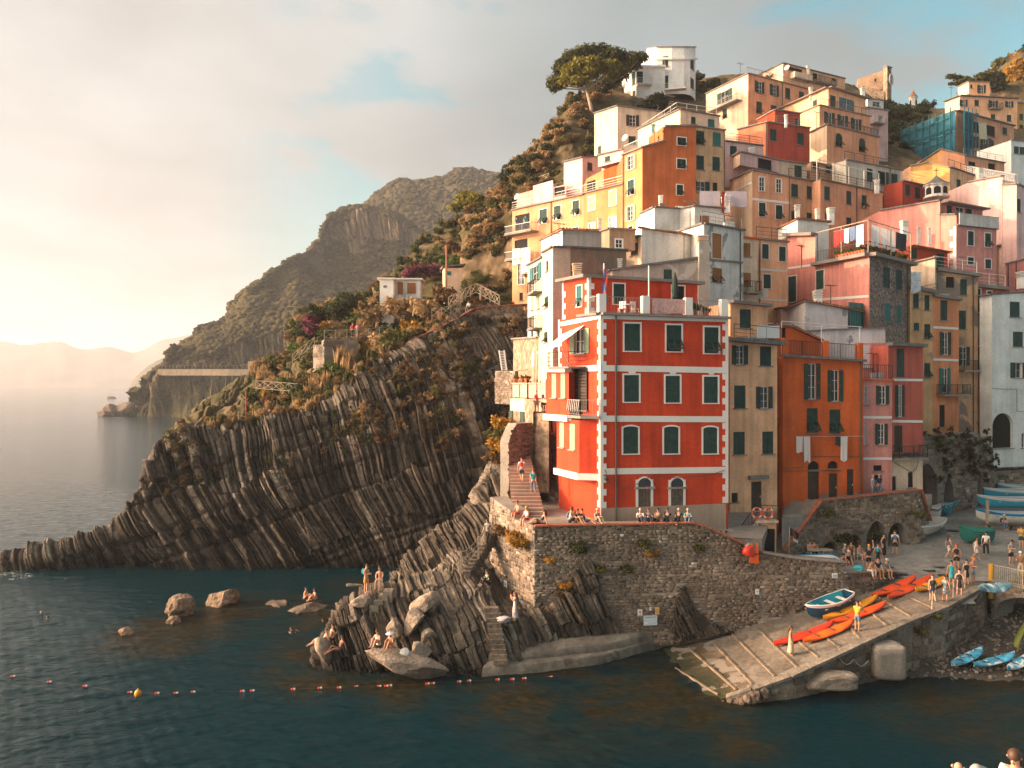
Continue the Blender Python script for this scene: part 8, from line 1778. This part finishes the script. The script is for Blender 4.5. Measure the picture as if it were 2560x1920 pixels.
POSES={'stand':mkpose(),'weight':mkpose(kl=(.13,-.05,.49),al=(.17,-.02,.08),side=.05,wl=(.2,-.2,.95),el=(.26,.02,1.14)),
    'phone':mkpose(el=(.22,-.04,1.13),wl=(.06,-.27,1.18),er=(-.22,-.04,1.13),wr=(-.06,-.27,1.18),head=.4),
    'walk':mkpose(kl=(.09,-.18,.50),al=(.09,-.22,.09),kr=(-.09,.06,.5),ar=(-.09,.32,.16),el=(.24,.12,1.15),wl=(.25,.1,.90),er=(-.24,-.06,1.15),wr=(-.24,-.22,.95),lean=.06),
    'photo':mkpose(el=(.27,-.22,1.28),wl=(.09,-.26,1.52),er=(-.27,-.22,1.28),wr=(-.09,-.26,1.52)),
    'armup':mkpose(er=(-.3,-.02,1.62),wr=(-.26,-.05,1.9),el=(.24,.03,1.14),wl=(.26,-.05,.9)),
    'sit':mkpose(P=(0,0,.12),kl=(.13,-.44,.14),al=(.13,-.46,-.32),kr=(-.13,-.42,.14),ar=(-.13,-.50,-.32),el=(.23,-.12,.36),wl=(.13,-.34,.22),er=(-.23,-.12,.36),wr=(-.13,-.34,.22),lean=.12),
    'sitlean':mkpose(P=(0,0,.12),kl=(.15,-.44,.15),al=(.13,-.44,-.32),kr=(-.15,-.42,.15),ar=(-.13,-.48,-.32),el=(.2,-.38,.30),wl=(.05,-.52,.26),er=(-.2,-.36,.30),wr=(-.05,-.52,.26),lean=.55,head=-.1),
    'sitground':mkpose(P=(0,0,.12),kl=(.13,-.40,.46),al=(.11,-.62,.08),kr=(-.13,-.36,.48),ar=(-.11,-.56,.08),el=(.25,-.18,.36),wl=(.1,-.40,.40),er=(-.25,-.18,.36),wr=(-.1,-.40,.42),lean=.18),
    'recline':mkpose(P=(0,0,.12),kl=(.11,-.44,.20),al=(.12,-.88,.05),kr=(-.11,-.40,.34),ar=(-.10,-.74,.06),el=(.24,.30,.36),wl=(.22,.36,.10),er=(-.24,.30,.36),wr=(-.22,.36,.10),lean=-.45,head=.3),
    'swim':mkpose(P=(0,.5,-.32),lean=1.05,kl=(.1,.9,-.4),al=(.1,1.3,-.45),kr=(-.1,.9,-.35),ar=(-.1,1.3,-.4),el=(.34,-.08,-.06),wl=(.26,-.34,-.05),er=(-.34,-.1,-.06),wr=(-.24,-.36,-.06),head=-.55)}
PM={}
def build_people():
    tmp={}
    for n,J in POSES.items():
        tmp[(n,'body')]=skinobj(*body_def(J))
        for k in('shirt','tank','shorts','trousers','briefs','dress','longdress','pack'):tmp[(n,k)]=skinobj(*cloth_def(J,k))
    bpy.context.view_layer.update();dg=bpy.context.evaluated_depsgraph_get()
    for k,o in tmp.items():
        me=bpy.data.meshes.new_from_object(o.evaluated_get(dg));me.name=k[1];PM[k]=me
    for o in tmp.values():d=o.data;bpy.data.objects.remove(o);bpy.data.meshes.remove(d)
    for n,J in POSES.items(): # face, ears, hair and hats
        c,h=J['hea'],J['hdir'];f=V3(0,-h.z,h.y).normalized();
        if f.y>0 and n!='swim':f=-f
        s=h.cross(f).normalized();me=PM[(n,'body')];v=[x.co.copy()for x in me.vertices];fs=[tuple(p.vertices)for p in me.polygons];mi=[0]*len(fs)
        def add(m_,idx):
            o_=len(v);v.extend(m_.v);fs.extend(tuple(i+o_ for i in q)for q in m_.f);mi.extend([idx]*len(m_.f))
        e=MB()
        for sg in(-1,1):e.lathe(c+f*.083+s*.033*sg+h*.004,[(.002,-.012),(.012,-.004),(.012,.004),(.002,.012)],6)
        e.bar(c+f*.088-h*.058-s*.022,c+f*.088-h*.058+s*.022,.012);add(e,1)
        e=MB();e.tube([c+f*.085+h*.012,c+f*.108-h*.028,c+f*.085-h*.034],[.008,.016,.012],6)
        for sg in(-1,1):e.tube([c+s*.082*sg+h*.03,c+s*.096*sg,c+s*.082*sg-h*.03],[.01,.02,.01],5)
        add(e,0);nm=mesh('person',v,fs,True);nm.polygons.foreach_set('material_index',mi);PM[(n,'body')]=nm
        def dome(r0,lo,hi,back,nn=10,ky=1.0):
            m=MB();o_=0;rows=6
            for j in range(rows+1):
                t=lo+(hi-lo)*j/rows;rr=r0*math.cos(t)
                for k in range(nn):a=2*math.pi*k/nn;m.v.append(c+h*(math.sin(t)*r0*1.15+.02)+s*math.cos(a)*rr+f*(math.sin(a)*rr*ky*1.1-back))
            for j in range(rows):
                for k in range(nn):q=(k+1)%nn;m.f.append((j*nn+k,j*nn+q,(j+1)*nn+q,(j+1)*nn+k))
            m.f.append(tuple(rows*nn+k for k in range(nn)));return m
        PM[(n,'short')]=dome(.100,.05,1.5,.014).mesh('hair',True)
        m=dome(.102,-.1,1.5,.016);m.tube([c-f*.06+h*.05,c-f*.085-h*.06,J['nec']-f*.085-h*.04,J['che']-f*.12],[.07,.085,.075,.035],8);PM[(n,'long')]=m.mesh('hair',True)
        m=dome(.106,.25,1.5,.0);m.prism([c+f*.09+h*.055+s*.07,c+f*.2+h*.045+s*.05,c+f*.2+h*.045-s*.05,c+f*.09+h*.055-s*.07],[c+f*.09+h*.075+s*.07,c+f*.2+h*.06+s*.05,c+f*.2+h*.06-s*.05,c+f*.09+h*.075-s*.07]);PM[(n,'cap')]=m.mesh('cap',True)
        m=dome(.108,.2,1.45,0.);k=18;o_=len(m.v)
        for rr,dz in((.10,.045),(.25,.025),(.25,.035),(.10,.06)):
            for i in range(k):a=2*math.pi*i/k;m.v.append(c+h*dz+s*math.cos(a)*rr+f*math.sin(a)*rr)
        for j in range(3):
            for i in range(k):q=(i+1)%k;m.f.append((o_+j*k+i,o_+j*k+q,o_+j*k+k+q,o_+j*k+k+i))
        PM[(n,'hat')]=m.mesh('hat',True)
build_people()
SKIN=[M('skin_%d'%i,c,var=.04,fine=0,bump=0,rough=.55)for i,c in enumerate(((.52,.27,.17),(.44,.20,.115),(.60,.34,.23)))]
HAIRC={'brown':(.06,.03,.016),'dark':(.02,.014,.01),'blond':(.36,.22,.09),'grey':(.38,.36,.33),'red':(.2,.06,.02)}
CLC={'white':(.68,.66,.63),'black':(.018,.018,.02),'navy':(.02,.03,.06),'grey':(.26,.26,.26),'yellow':(.6,.32,.04),'red':(.48,.035,.03),'teal':(.03,.30,.34),'blue':(.07,.16,.32),'denim':(.10,.15,.22),'lightdenim':(.30,.38,.43),'beige':(.48,.37,.25),'pink':(.6,.26,.24),'orange':(.6,.20,.03),'brown':(.22,.11,.05),'green':(.02,.05,.04),'floral':(.13,.17,.2),'cream':(.6,.5,.4),'lilac':(.5,.42,.42),'khaki':(.34,.22,.08)}
def clm(k):return M('cloth_'+k,CLC[k],var=.35 if k in('floral','lilac')else.12,vs=9 if k in('floral','lilac')else 3,fine=.1,bump=.15,patch=(.45,.46,.46)if k=='floral' else None,pt=.56,ps=7)
EYE=paint('eye_dark',(.02,.015,.012),var=0)
def person(label,p,rz,pose,wear,hair='dark',style='short',skin=0,h=1.72,group=None,hat=None):
    """wear: list of (piece, colour); rz = 0 faces the camera"""
    me=PM[(pose,'body')]
    if len(me.materials)==0:me.materials.append(SKIN[0]);me.materials.append(EYE)
    s=h/1.73;o=bpy.data.objects.new('person',me);COL.objects.link(o);o.location=p;o.rotation_euler=(0,0,rz);o.scale=(s,s,s);tag(o,label,'person',group)
    o.material_slots[0].link='OBJECT';o.material_slots[0].material=SKIN[skin]
    nm={'pack':'backpack','tank':'top','longdress':'dress','briefs':'swimwear'}
    for k,c in wear:obj(nm.get(k,k),PM[(pose,k)],clm(c),o)
    if hair:obj('hair',PM[(pose,style)],M('hair_'+hair,HAIRC[hair],var=.2,fine=0,bump=0,rough=.5),o)
    if hat:obj(hat[0],PM[(pose,hat[0])],clm(hat[1]),o)
    return o
def sq(x,y):return onsq(*Z6(x,y))
def rp(x,y):return on_ramp(*Z6(x,y))
R_=math.pi
GS='people on the square'
person('woman in a long pale dress standing on the lower slipway beside the red kayak',rp(318,1095),1.2,'stand',[('longdress','beige'),('shirt','khaki')],'brown','long',0,1.68)
person('man in yellow shirt and grey shorts holding up a camera on the slipway',rp(865,905),2.3,'photo',[('shirt','yellow'),('shorts','denim')],'dark','short',1,1.76)
person('woman with brown hair, denim top and white shorts walking across the square',sq(1600,318),1.5,'walk',[('tank','denim'),('shorts','white')],'brown','long',0,1.68,GS)
person('man in red cap and dark tank top seen from behind on the square',sq(1665,405),2.8,'weight',[('tank','black'),('shorts','black')],None,'short',1,1.78,GS,('cap','red'))
person('woman in a short white dress striding to the right on the square',sq(1820,330),1.2,'walk',[('dress','white')],'dark','long',0,1.70,GS)
person('woman in white blouse and black trousers by the green cover',sq(1900,290),-.3,'weight',[('shirt','white'),('trousers','black')],'dark','long',1,1.72,GS)
person('man in grey shirt, black cap and backpack looking at his phone',sq(2105,368),.2,'phone',[('shirt','grey'),('shorts','black'),('pack','navy')],None,'short',0,1.78,GS,('cap','black'))
person('man in yellow shirt and dark shorts near the right edge',sq(2190,232),-.6,'phone',[('shirt','yellow'),('shorts','green')],'dark','short',0,1.76,GS)
person('person in dark jacket and white cap leaning at the bridge railing',sq(2188,470),2.6,'weight',[('shirt','brown'),('trousers','beige')],None,'short',0,1.74,GS,('cap','white'))
person('woman in pink striped top and denim shorts facing the camera',sq(1795,515),.1,'phone',[('tank','pink'),('shorts','lightdenim')],None,'short',0,1.70,GS,('cap','orange'))
person('woman in a strapless teal dress with her back to the camera',sq(1622,540),2.9,'stand',[('dress','teal')],'dark','short',1,1.68,GS)
person('woman in a black beach dress at the top of the slipway',rp(1690,608),2.5,'weight',[('dress','black')],'dark','short',0,1.68,GS)
person('dark-haired woman with bare shoulders next to the woman in black',sq(1745,530),3.0,'stand',[('dress','black')],'dark','short',0,1.66,GS)
person('woman in blue floral dress at the rope on the slipway edge',rp(1575,668),2.4,'weight',[('dress','floral')],'dark','short',1,1.64,GS)
person('woman in navy floral dress with a black backpack beside the highest yellow kayak',rp(1465,668),2.9,'walk',[('dress','navy'),('pack','black')],'brown','short',0,1.68,GS)
person('man in black shirt with one arm raised beside the seated crowd',sq(950,412),2.9,'armup',[('shirt','black'),('shorts','black')],None,'short',0,1.78,GS,('cap','yellow'))
person('woman in black with a teal bag standing right of the man with raised arm',sq(1025,385),2.6,'stand',[('dress','black'),('pack','teal')],'dark','short',0,1.66,GS)
person('woman in black long dress half hidden by the wall creepers',sq(1070,300),.6,'stand',[('longdress','black')],'dark','long',0,1.68,GS)
person('man in white shirt and black shorts at the foot of the arched wall',sq(1165,285),2.7,'weight',[('shirt','white'),('shorts','black'),('pack','blue')],'dark','short',0,1.76,GS)
def seat(x,y,up=.45):p=sq(x,y);return p+V3(0,.42,up-.08)
SC='people seated by the arched wall'
person('seated woman in orange top and teal skirt by the wall boat',seat(735,415),.5,'sitlean',[('tank','orange'),('shorts','teal')],'dark','long',0,1.66,SC)
person('seated person in black top with white cap by the wall boat',seat(800,405),.1,'sit',[('tank','black'),('shorts','black')],None,'short',0,1.68,SC,('cap','white'))
person('seated person in grey behind the woman in teal',seat(768,350),.6,'sit',[('shirt','grey'),('trousers','grey')],'grey','short',0,1.68,SC)
person('seated person in dark clothes at the back of the crowd',seat(825,325),-.2,'sit',[('shirt','brown'),('shorts','navy')],'dark','long',0,1.68,SC)
person('seated woman in pale pink top near the man with raised arm',seat(890,345),.4,'sit',[('tank','pink'),('shorts','teal')],'dark','short',0,1.66,SC)
person('person in pink sitting inside the left arch',seat(485,318),.2,'sit',[('shirt','pink'),('trousers','grey')],'dark','short',0,1.68,SC);person('person in brown sitting inside the left arch by the table',seat(525,318),-.3,'sit',[('shirt','brown'),('trousers','black')],'dark','long',0,1.68,SC)
for i,x in enumerate((505,600)):table(('left','right')[i]+' low wooden table under the arches',sq(x,325),BEAM,.5)
for x,y,nm in((735,415,'first'),(800,405,'second'),(768,350,'third'),(825,325,'fourth'),(890,345,'fifth'),(485,318,'sixth'),(525,318,'seventh')):p=sq(x,y)+V3(0,.45,0);t=empty('stool',p);tag(t,nm+' wooden stool of the people by the arched wall','stool','stools by the arched wall');m=MB();m.box((0,0,.37),(.4,.4,.06));m.local('seat',BEAM,t);[obj('leg',(lambda mm:(mm.bar((xx,yy,0),(xx,yy,.34),.05),mm.mesh('leg'))[1])(MB()),BEAM,t)for xx in(-.16,.16)for yy in(-.16,.16)]
SW='people seated on the low wall'
lwp=lambda t:D_.lerp(J_,t)
def onlow(px):x=(px-CX)/F;t=(lambda a,b:(x*a.y-a.x)/((b.x-a.x)-x*(b.y-a.y)))(D_,J_);q=lwp(t);return V3(q.x,q.y+.05,float(np.interp(t,[0,.6,1],[4.75,4.5,4.15]))+.02)
person('bare-backed person in a long pale skirt sitting on the low wall',onlow(2170),2.6,'sit',[('longdress','cream')],'brown','short',1,1.70,SW)if False else person('tanned person with a long pale skirt sitting on the low wall',onlow(2172),.5,'sitlean',[('trousers','cream')],'brown','short',1,1.70,SW)
person('man in navy shirt and brown trousers sitting on the low wall',onlow(2194),.2,'sit',[('shirt','navy'),('trousers','khaki')],'dark','short',0,1.76,SW)
person('elderly person in floral dress and pale cap sitting on the low wall',onlow(2215),.3,'sit',[('shirt','floral'),('shorts','floral')],None,'short',0,1.64,SW,('cap','cream'))
blob_thing('beach_bag','turquoise beach bag on the low wall',onlow(2150)+V3(0,.2,.18),(.36,.25,.2),gloss('bag_turquoise',(.05,.42,.45)),'bag',5)
p=bn_.location;person('man in navy jacket and jeans sitting on the timber bench',p+V3(-.9,.05,.45),.3,'sitlean',[('shirt','navy'),('trousers','denim')],'grey','short',0,1.76,GS)
person('person in a yellow top walking beside the litter bin',onsq(*G(6,1915,1158)),2.0,'walk',[('shirt','yellow'),('shorts','black')],'dark','short',0,1.72,GS)
def seatW(px,py,d,z=None):p=W(px,py,d);return p
p=W(1793,1598,53.0);person('man in red top and dark trousers sitting on the end of the ledge',V3(p.x,52.9,1.28),.9,'sit',[('shirt','red'),('trousers','navy')],'red','short',0,1.72);p=W(1822,1598,53.2);person('woman in black top sitting right of the man in red',V3(p.x,53.1,1.28),.5,'sitlean',[('tank','black'),('shorts','denim')],'brown','short',0,1.68)
blob_thing('rucksack','maroon rucksack on the ledge beside the seated man in red',W(1764,1592,53.0),(.5,.3,.28),M('maroon_cloth',(.12,.02,.06)),'bag',6)
ST='people seated along the terrace wall'
for px,w_,hr,lb in((1601,[('shirt','white'),('trousers','navy')],'grey','man in white shirt, leftmost of the row by the doors'),(1621,[('shirt','denim'),('trousers','navy')],'brown','person in dark blue, second of the row by the doors'),(1643,[('shirt','brown'),('trousers','black')],'dark','person in patterned brown, third of the row by the doors'),(1667,[('shirt','navy'),('trousers','black')],'dark','person in navy, fourth of the row by the doors'),(1695,[('shirt','black'),('trousers','black')],'grey','balding man in black, fifth of the row by the doors'),(1720,[('shirt','teal'),('trousers','denim')],'grey','man in turquoise shirt, last of the row by the doors')):
    p=W(px,1300,51.9);person(lb,V3(p.x,p.y,TZ),random.uniform(-.5,.5),random.choice(['sitground','sitground','recline']),w_,hr,'short',0,1.72,ST)
for px,py,w_,hr,st_,ps,rz,lb in((1424,1322,[('tank','white'),('shorts','navy'),('pack','blue')],'dark','short','sitground',1.4,'person with a blue backpack in the group at the foot of the stairs'),(1440,1316,[('shirt','black'),('shorts','brown')],'brown','long','sitground',.8,'dark-haired person in black in the group at the foot of the stairs'),(1462,1318,[('shirt','navy'),('shorts','denim')],'dark','short','recline',1.0,'man in navy leaning back in the group at the foot of the stairs'),(1490,1320,[('shirt','grey'),('trousers','beige')],'grey','short','sitground',.7,'person in grey bending over beside the red house corner'),(1432,1310,[('shirt','brown'),('shorts','black')],'brown','short','sitground',-.3,'person in brown behind the backpack group')):
    p=W(px,py,51.2);person(lb,V3(p.x,51.2 if 'behind' not in lb else 51.9,TZ+.10),rz,ps,w_,hr,st_,0,1.70,ST)
for px,d,z,w_,hr,st_,lb,sk in((1296,52.6,8.52,[('tank','pink'),('shorts','red')],'brown','short','man in pink vest sitting on the sunlit end of the quay wall',1),(1318,51.6,8.32,[('tank','white'),('shorts','red')],'blond','long','blond woman in red shorts sitting on the sunlit end of the quay wall',0),(1352,51.0,8.2,[('tank','black'),('shorts','black')],'dark','long','dark-haired woman in black sitting above the wall corner',0)):
    person(lb,V3(W(px,0,d).x,d-.35,z),-.9 if px<1340 else-1.5,'sit' if px<1340 else 'recline',w_,hr,st_,sk,1.70,ST)
def stp(k):t=k/21;p=W(1322-2*k*.7,0,54.0+.40*k);return V3(p.x,p.y,TZ+.2*k+.1)
person('man with a red backpack climbing the stairs',stp(9)+V3(-.15,0,0),3.0,'walk',[('shirt','white'),('shorts','navy'),('pack','red')],'dark','short',0,1.76);person('woman in teal top going up the stairs behind the man with the red backpack',stp(6)+V3(.55,0,0),3.3,'walk',[('shirt','teal'),('trousers','denim')],'brown','short',0,1.62)
for px,w_,lb in((1787,[('shirt','grey'),('shorts','navy'),('pack','navy')],'person in grey behind the sloping wall, left of three'),(1803,[('shirt','black'),('shorts','navy')],'dark-haired person behind the sloping wall, middle of three'),(1817,[('tank','red'),('shorts','brown')],'person in red behind the sloping wall, right of three')):
    p=W(px,0,53.6);person(lb,V3(p.x,p.y,6.3),random.uniform(-1,1),'sit',w_,'dark','short',0,1.68,'people behind the sloping wall')
p=W(1880,1385,53.2);person('man with cap and backpack behind the wall where the life jacket hangs',V3(p.x,p.y,5.0),1.2,'stand',[('shirt','grey'),('shorts','navy'),('pack','navy')],None,'short',0,1.72,None,('cap','navy'))
CAF='people on the cafe terrace'
person('woman in white standing on the cafe terrace',V3(W(1312,0,64.5).x,64.8,TERR),.4,'weight',[('dress','white')],'dark','long',0,1.68,CAF);person('person in red at a cafe terrace table',V3(W(1350,0,63.5).x,63.6,TERR+.5),.3,'sit',[('shirt','red'),('trousers','brown')],'blond','short',0,1.68,CAF);person('person in orange sitting at the back of the cafe terrace',V3(W(1327,0,65).x,65.6,TERR+.5),-.3,'sit',[('shirt','orange'),('trousers','brown')],'brown','short',0,1.68,CAF)
lp=lambda px,z,d:V3(W(px,0,d).x,d,z)
land=empty('path_landing',lp(1350,0,61.5));
tag(land,'stone landing of the lane under the cafe terrace','landing');bpy.context.view_layer.update();m=MB();zl=W(1340,1032,61).z;m.prism([lp(1330,zl-6,61.2),lp(1372,zl-6,60.0),lp(1385,zl-6,64),lp(1322,zl-6,64)],[lp(1330,zl,61.2),lp(1372,zl,60.0),lp(1385,zl,64),lp(1322,zl,64)]);m.build('paving',OLDST,land)
for px,d,w_,lb,rz in((1341,61.4,[('tank','red'),('shorts','lightdenim')],'woman in red top on the landing under the cafe terrace',.6),(1358,62.2,[('shirt','brown'),('shorts','brown')],'person in brown on the landing under the cafe terrace',-.5),(1362,60.9,[('shirt','white'),('shorts','navy'),('pack','navy')],'person in white with a backpack on the landing under the cafe terrace',2.4)):person(lb,lp(px,zl,d),rz,'weight',w_,'brown','short',0,1.68,CAF)
for px,py,d,c,lb in((1291,575,97.5,'blue','left person in blue on the upper yellow balcony'),(1313,560,96.5,'teal','right person in blue on the upper yellow balcony')):q=W(px,py,d);q.z=yr.pt(0,3,300,338).z;person(lb,q+V3(0,-.2,0),.6,'weight',[('shirt',c),('trousers','navy')],'dark','short',0,1.74,'people on the yellow balcony')
person('person in pale blue sitting on the brick-topped wall by the peaked fence',z8(1600,560,92.6),-.4,'sit',[('shirt','lightdenim'),('trousers','denim')],'dark','short',0,1.72);person('person in red on the timber walkway',z8(655,790,97.5),.3,'weight',[('shirt','red'),('trousers','navy')],'dark','short',0,1.72,'people on the timber walkway');person('person in pink on the timber walkway',z8(690,790,97.5),-.3,'weight',[('shirt','pink'),('trousers','grey')],'brown','short',0,1.68,'people on the timber walkway')
BA='bathers on the rocks'
def Z4(x,y):return(700+K*x,1380+K*y)
person('man in orange shorts with a blue towel standing on the bathing rock',W(*Z4(700,335),49.2),1.1,'phone',[('shorts','orange'),('pack','teal')],'dark','short',0,1.78,BA)
person('bare-chested man with a white towel on his lap sitting by the little steps',W(*Z4(815,240),49.9),-.2,'sit',[('shorts','white')],'brown','short',0,1.76,BA)
for x,y,hr,st_,w_,lb in((200,385,'brown','short',[('briefs','blue')],'man sitting on the low weedy rock in the inlet'),(292,392,'brown','long',[('briefs','black')],'long-haired woman sitting on the low weedy rock')):p=WZ(*Z4(x,y),.32);person(lb,p,1.3 if x<250 else-1.0,'sitground',w_,hr,st_,0,1.72,BA)
for px,py,rz,hr,lb in((Z4(355,570)+(1.9,'dark','swimmer nearest the low weedy rock')),(Z4(95,640)+(1.2,'brown','swimmer nearest the tip of the outcrop')),(104,1536,.8,'blond','fair-haired swimmer far out at the left'),(118,1549,-.6,'dark','dark-haired swimmer far out at the left')):person(lb,WZ(px,py,-.02),rz,'swim',[('tank','navy')]if hr=='dark' else[],hr,'short',0,1.72,'swimmers in the inlet')
person('suntanned man sitting with his back turned at the tip of the outcrop',W(*Z4(415,715),48.6),2.2,'sitground',[('briefs','navy')],'brown','short',0,1.74,BA);person('woman stretching her legs towards the water at the tip of the outcrop',W(*Z4(350,745),48.4),-1.2,'recline',[('briefs','orange')],'brown','short',0,1.68,BA);person('woman in sunglasses leaning back at the tip of the outcrop',W(*Z4(480,800),48.0),-.9,'recline',[('briefs','pink'),('tank','pink')],'dark','short',1,1.68,BA)
person('woman in white off-shoulder top sitting on the flat slab',W(*Z4(800,755),46.3),-.5,'sitground',[('tank','white'),('briefs','white')],'brown','short',0,1.68,BA);person('woman in wide white sunhat and orange swimsuit on the flat slab',W(*Z4(905,775),46.2),-.5,'sitground',[('tank','orange'),('briefs','orange')],None,'short',0,1.68,BA,('hat','white'))
blob_thing('towel','white towel draped over the flat slab',W(*Z4(1012,830),45.95),(.28,.1,.42),CLOTH,'towel',11)
person('man in dark green jacket crouching on the rock beside the quay wall',W(*Z4(1695,265),50.2),-.9,'sitground',[('shirt','green'),('trousers','black')],'dark','short',0,1.74);person('woman in a long pale floral dress photographing at the wall corner',W(*Z4(1912,558),48.3),-1.3,'photo',[('longdress','lilac')],'red','long',0,1.70);blob_thing('cloth_bundle','pale pink bundle of cloth on the rock beside the photographing woman',W(*Z4(1815,548),48.0),(.5,.3,.22),clm('lilac'),'bundle',12)
person('man in dark clothes coming down the rough steps',W(1219,1362,55.0),-.5,'walk',[('shirt','grey'),('trousers','black')],'dark','short',0,1.74)
person('old man in pale blue jacket at the pink house railing',lp(2182,8.45,60.6),.8,'stand',[('shirt','lightdenim'),('trousers','denim')],'grey','short',0,1.70,'men at the pink house');person('man in dark blue leaning by the pink house door',lp(2197,8.45,60.9),.2,'armup' if False else 'weight',[('shirt','navy'),('trousers','denim')],'grey','short',0,1.74,'men at the pink house')
vt=MB();vt.box((9,12,8.0),(12,7,1.9));vt.box((8.7,13,9.1),(1.2,1.6,.4));o=vt.build('viewpoint_terrace',CONC);o['kind']='structure'
person('bald man at the bottom edge of the picture',lp(2395,8.95,13.4),2.4,'stand',[('shirt','navy'),('trousers','denim')],None,'short',0,1.72,'people on the near viewpoint');person('man in a grey cap at the bottom edge of the picture',lp(2440,8.95,13.2),2.0,'stand',[('shirt','red'),('trousers','denim')],None,'short',0,1.73,'people on the near viewpoint',('cap','grey'));person('brown-haired woman at the bottom right corner',lp(2540,9.3,13.0),-.8,'phone',[('shirt','white'),('trousers','navy')],'brown','long',0,1.78,'people on the near viewpoint')
# ---------------------------------------------------------------- air
def haze():
    m=bpy.data.materials.new('haze');m.use_nodes=True;nt=m.node_tree;nt.nodes.clear()
    o=nt.nodes.new('ShaderNodeOutputMaterial');v=nt.nodes.new('ShaderNodeVolumePrincipled')
    v.inputs['Color'].default_value=(.9,.92,1,1);v.inputs['Density'].default_value=.00015;v.inputs['Anisotropy'].default_value=.1
    nt.links.new(v.outputs[0],o.inputs['Volume'])
    b=MB();b.box((0,3400,206),(18000,7600,422));h=b.build('haze',m);h['kind']='stuff'
haze()
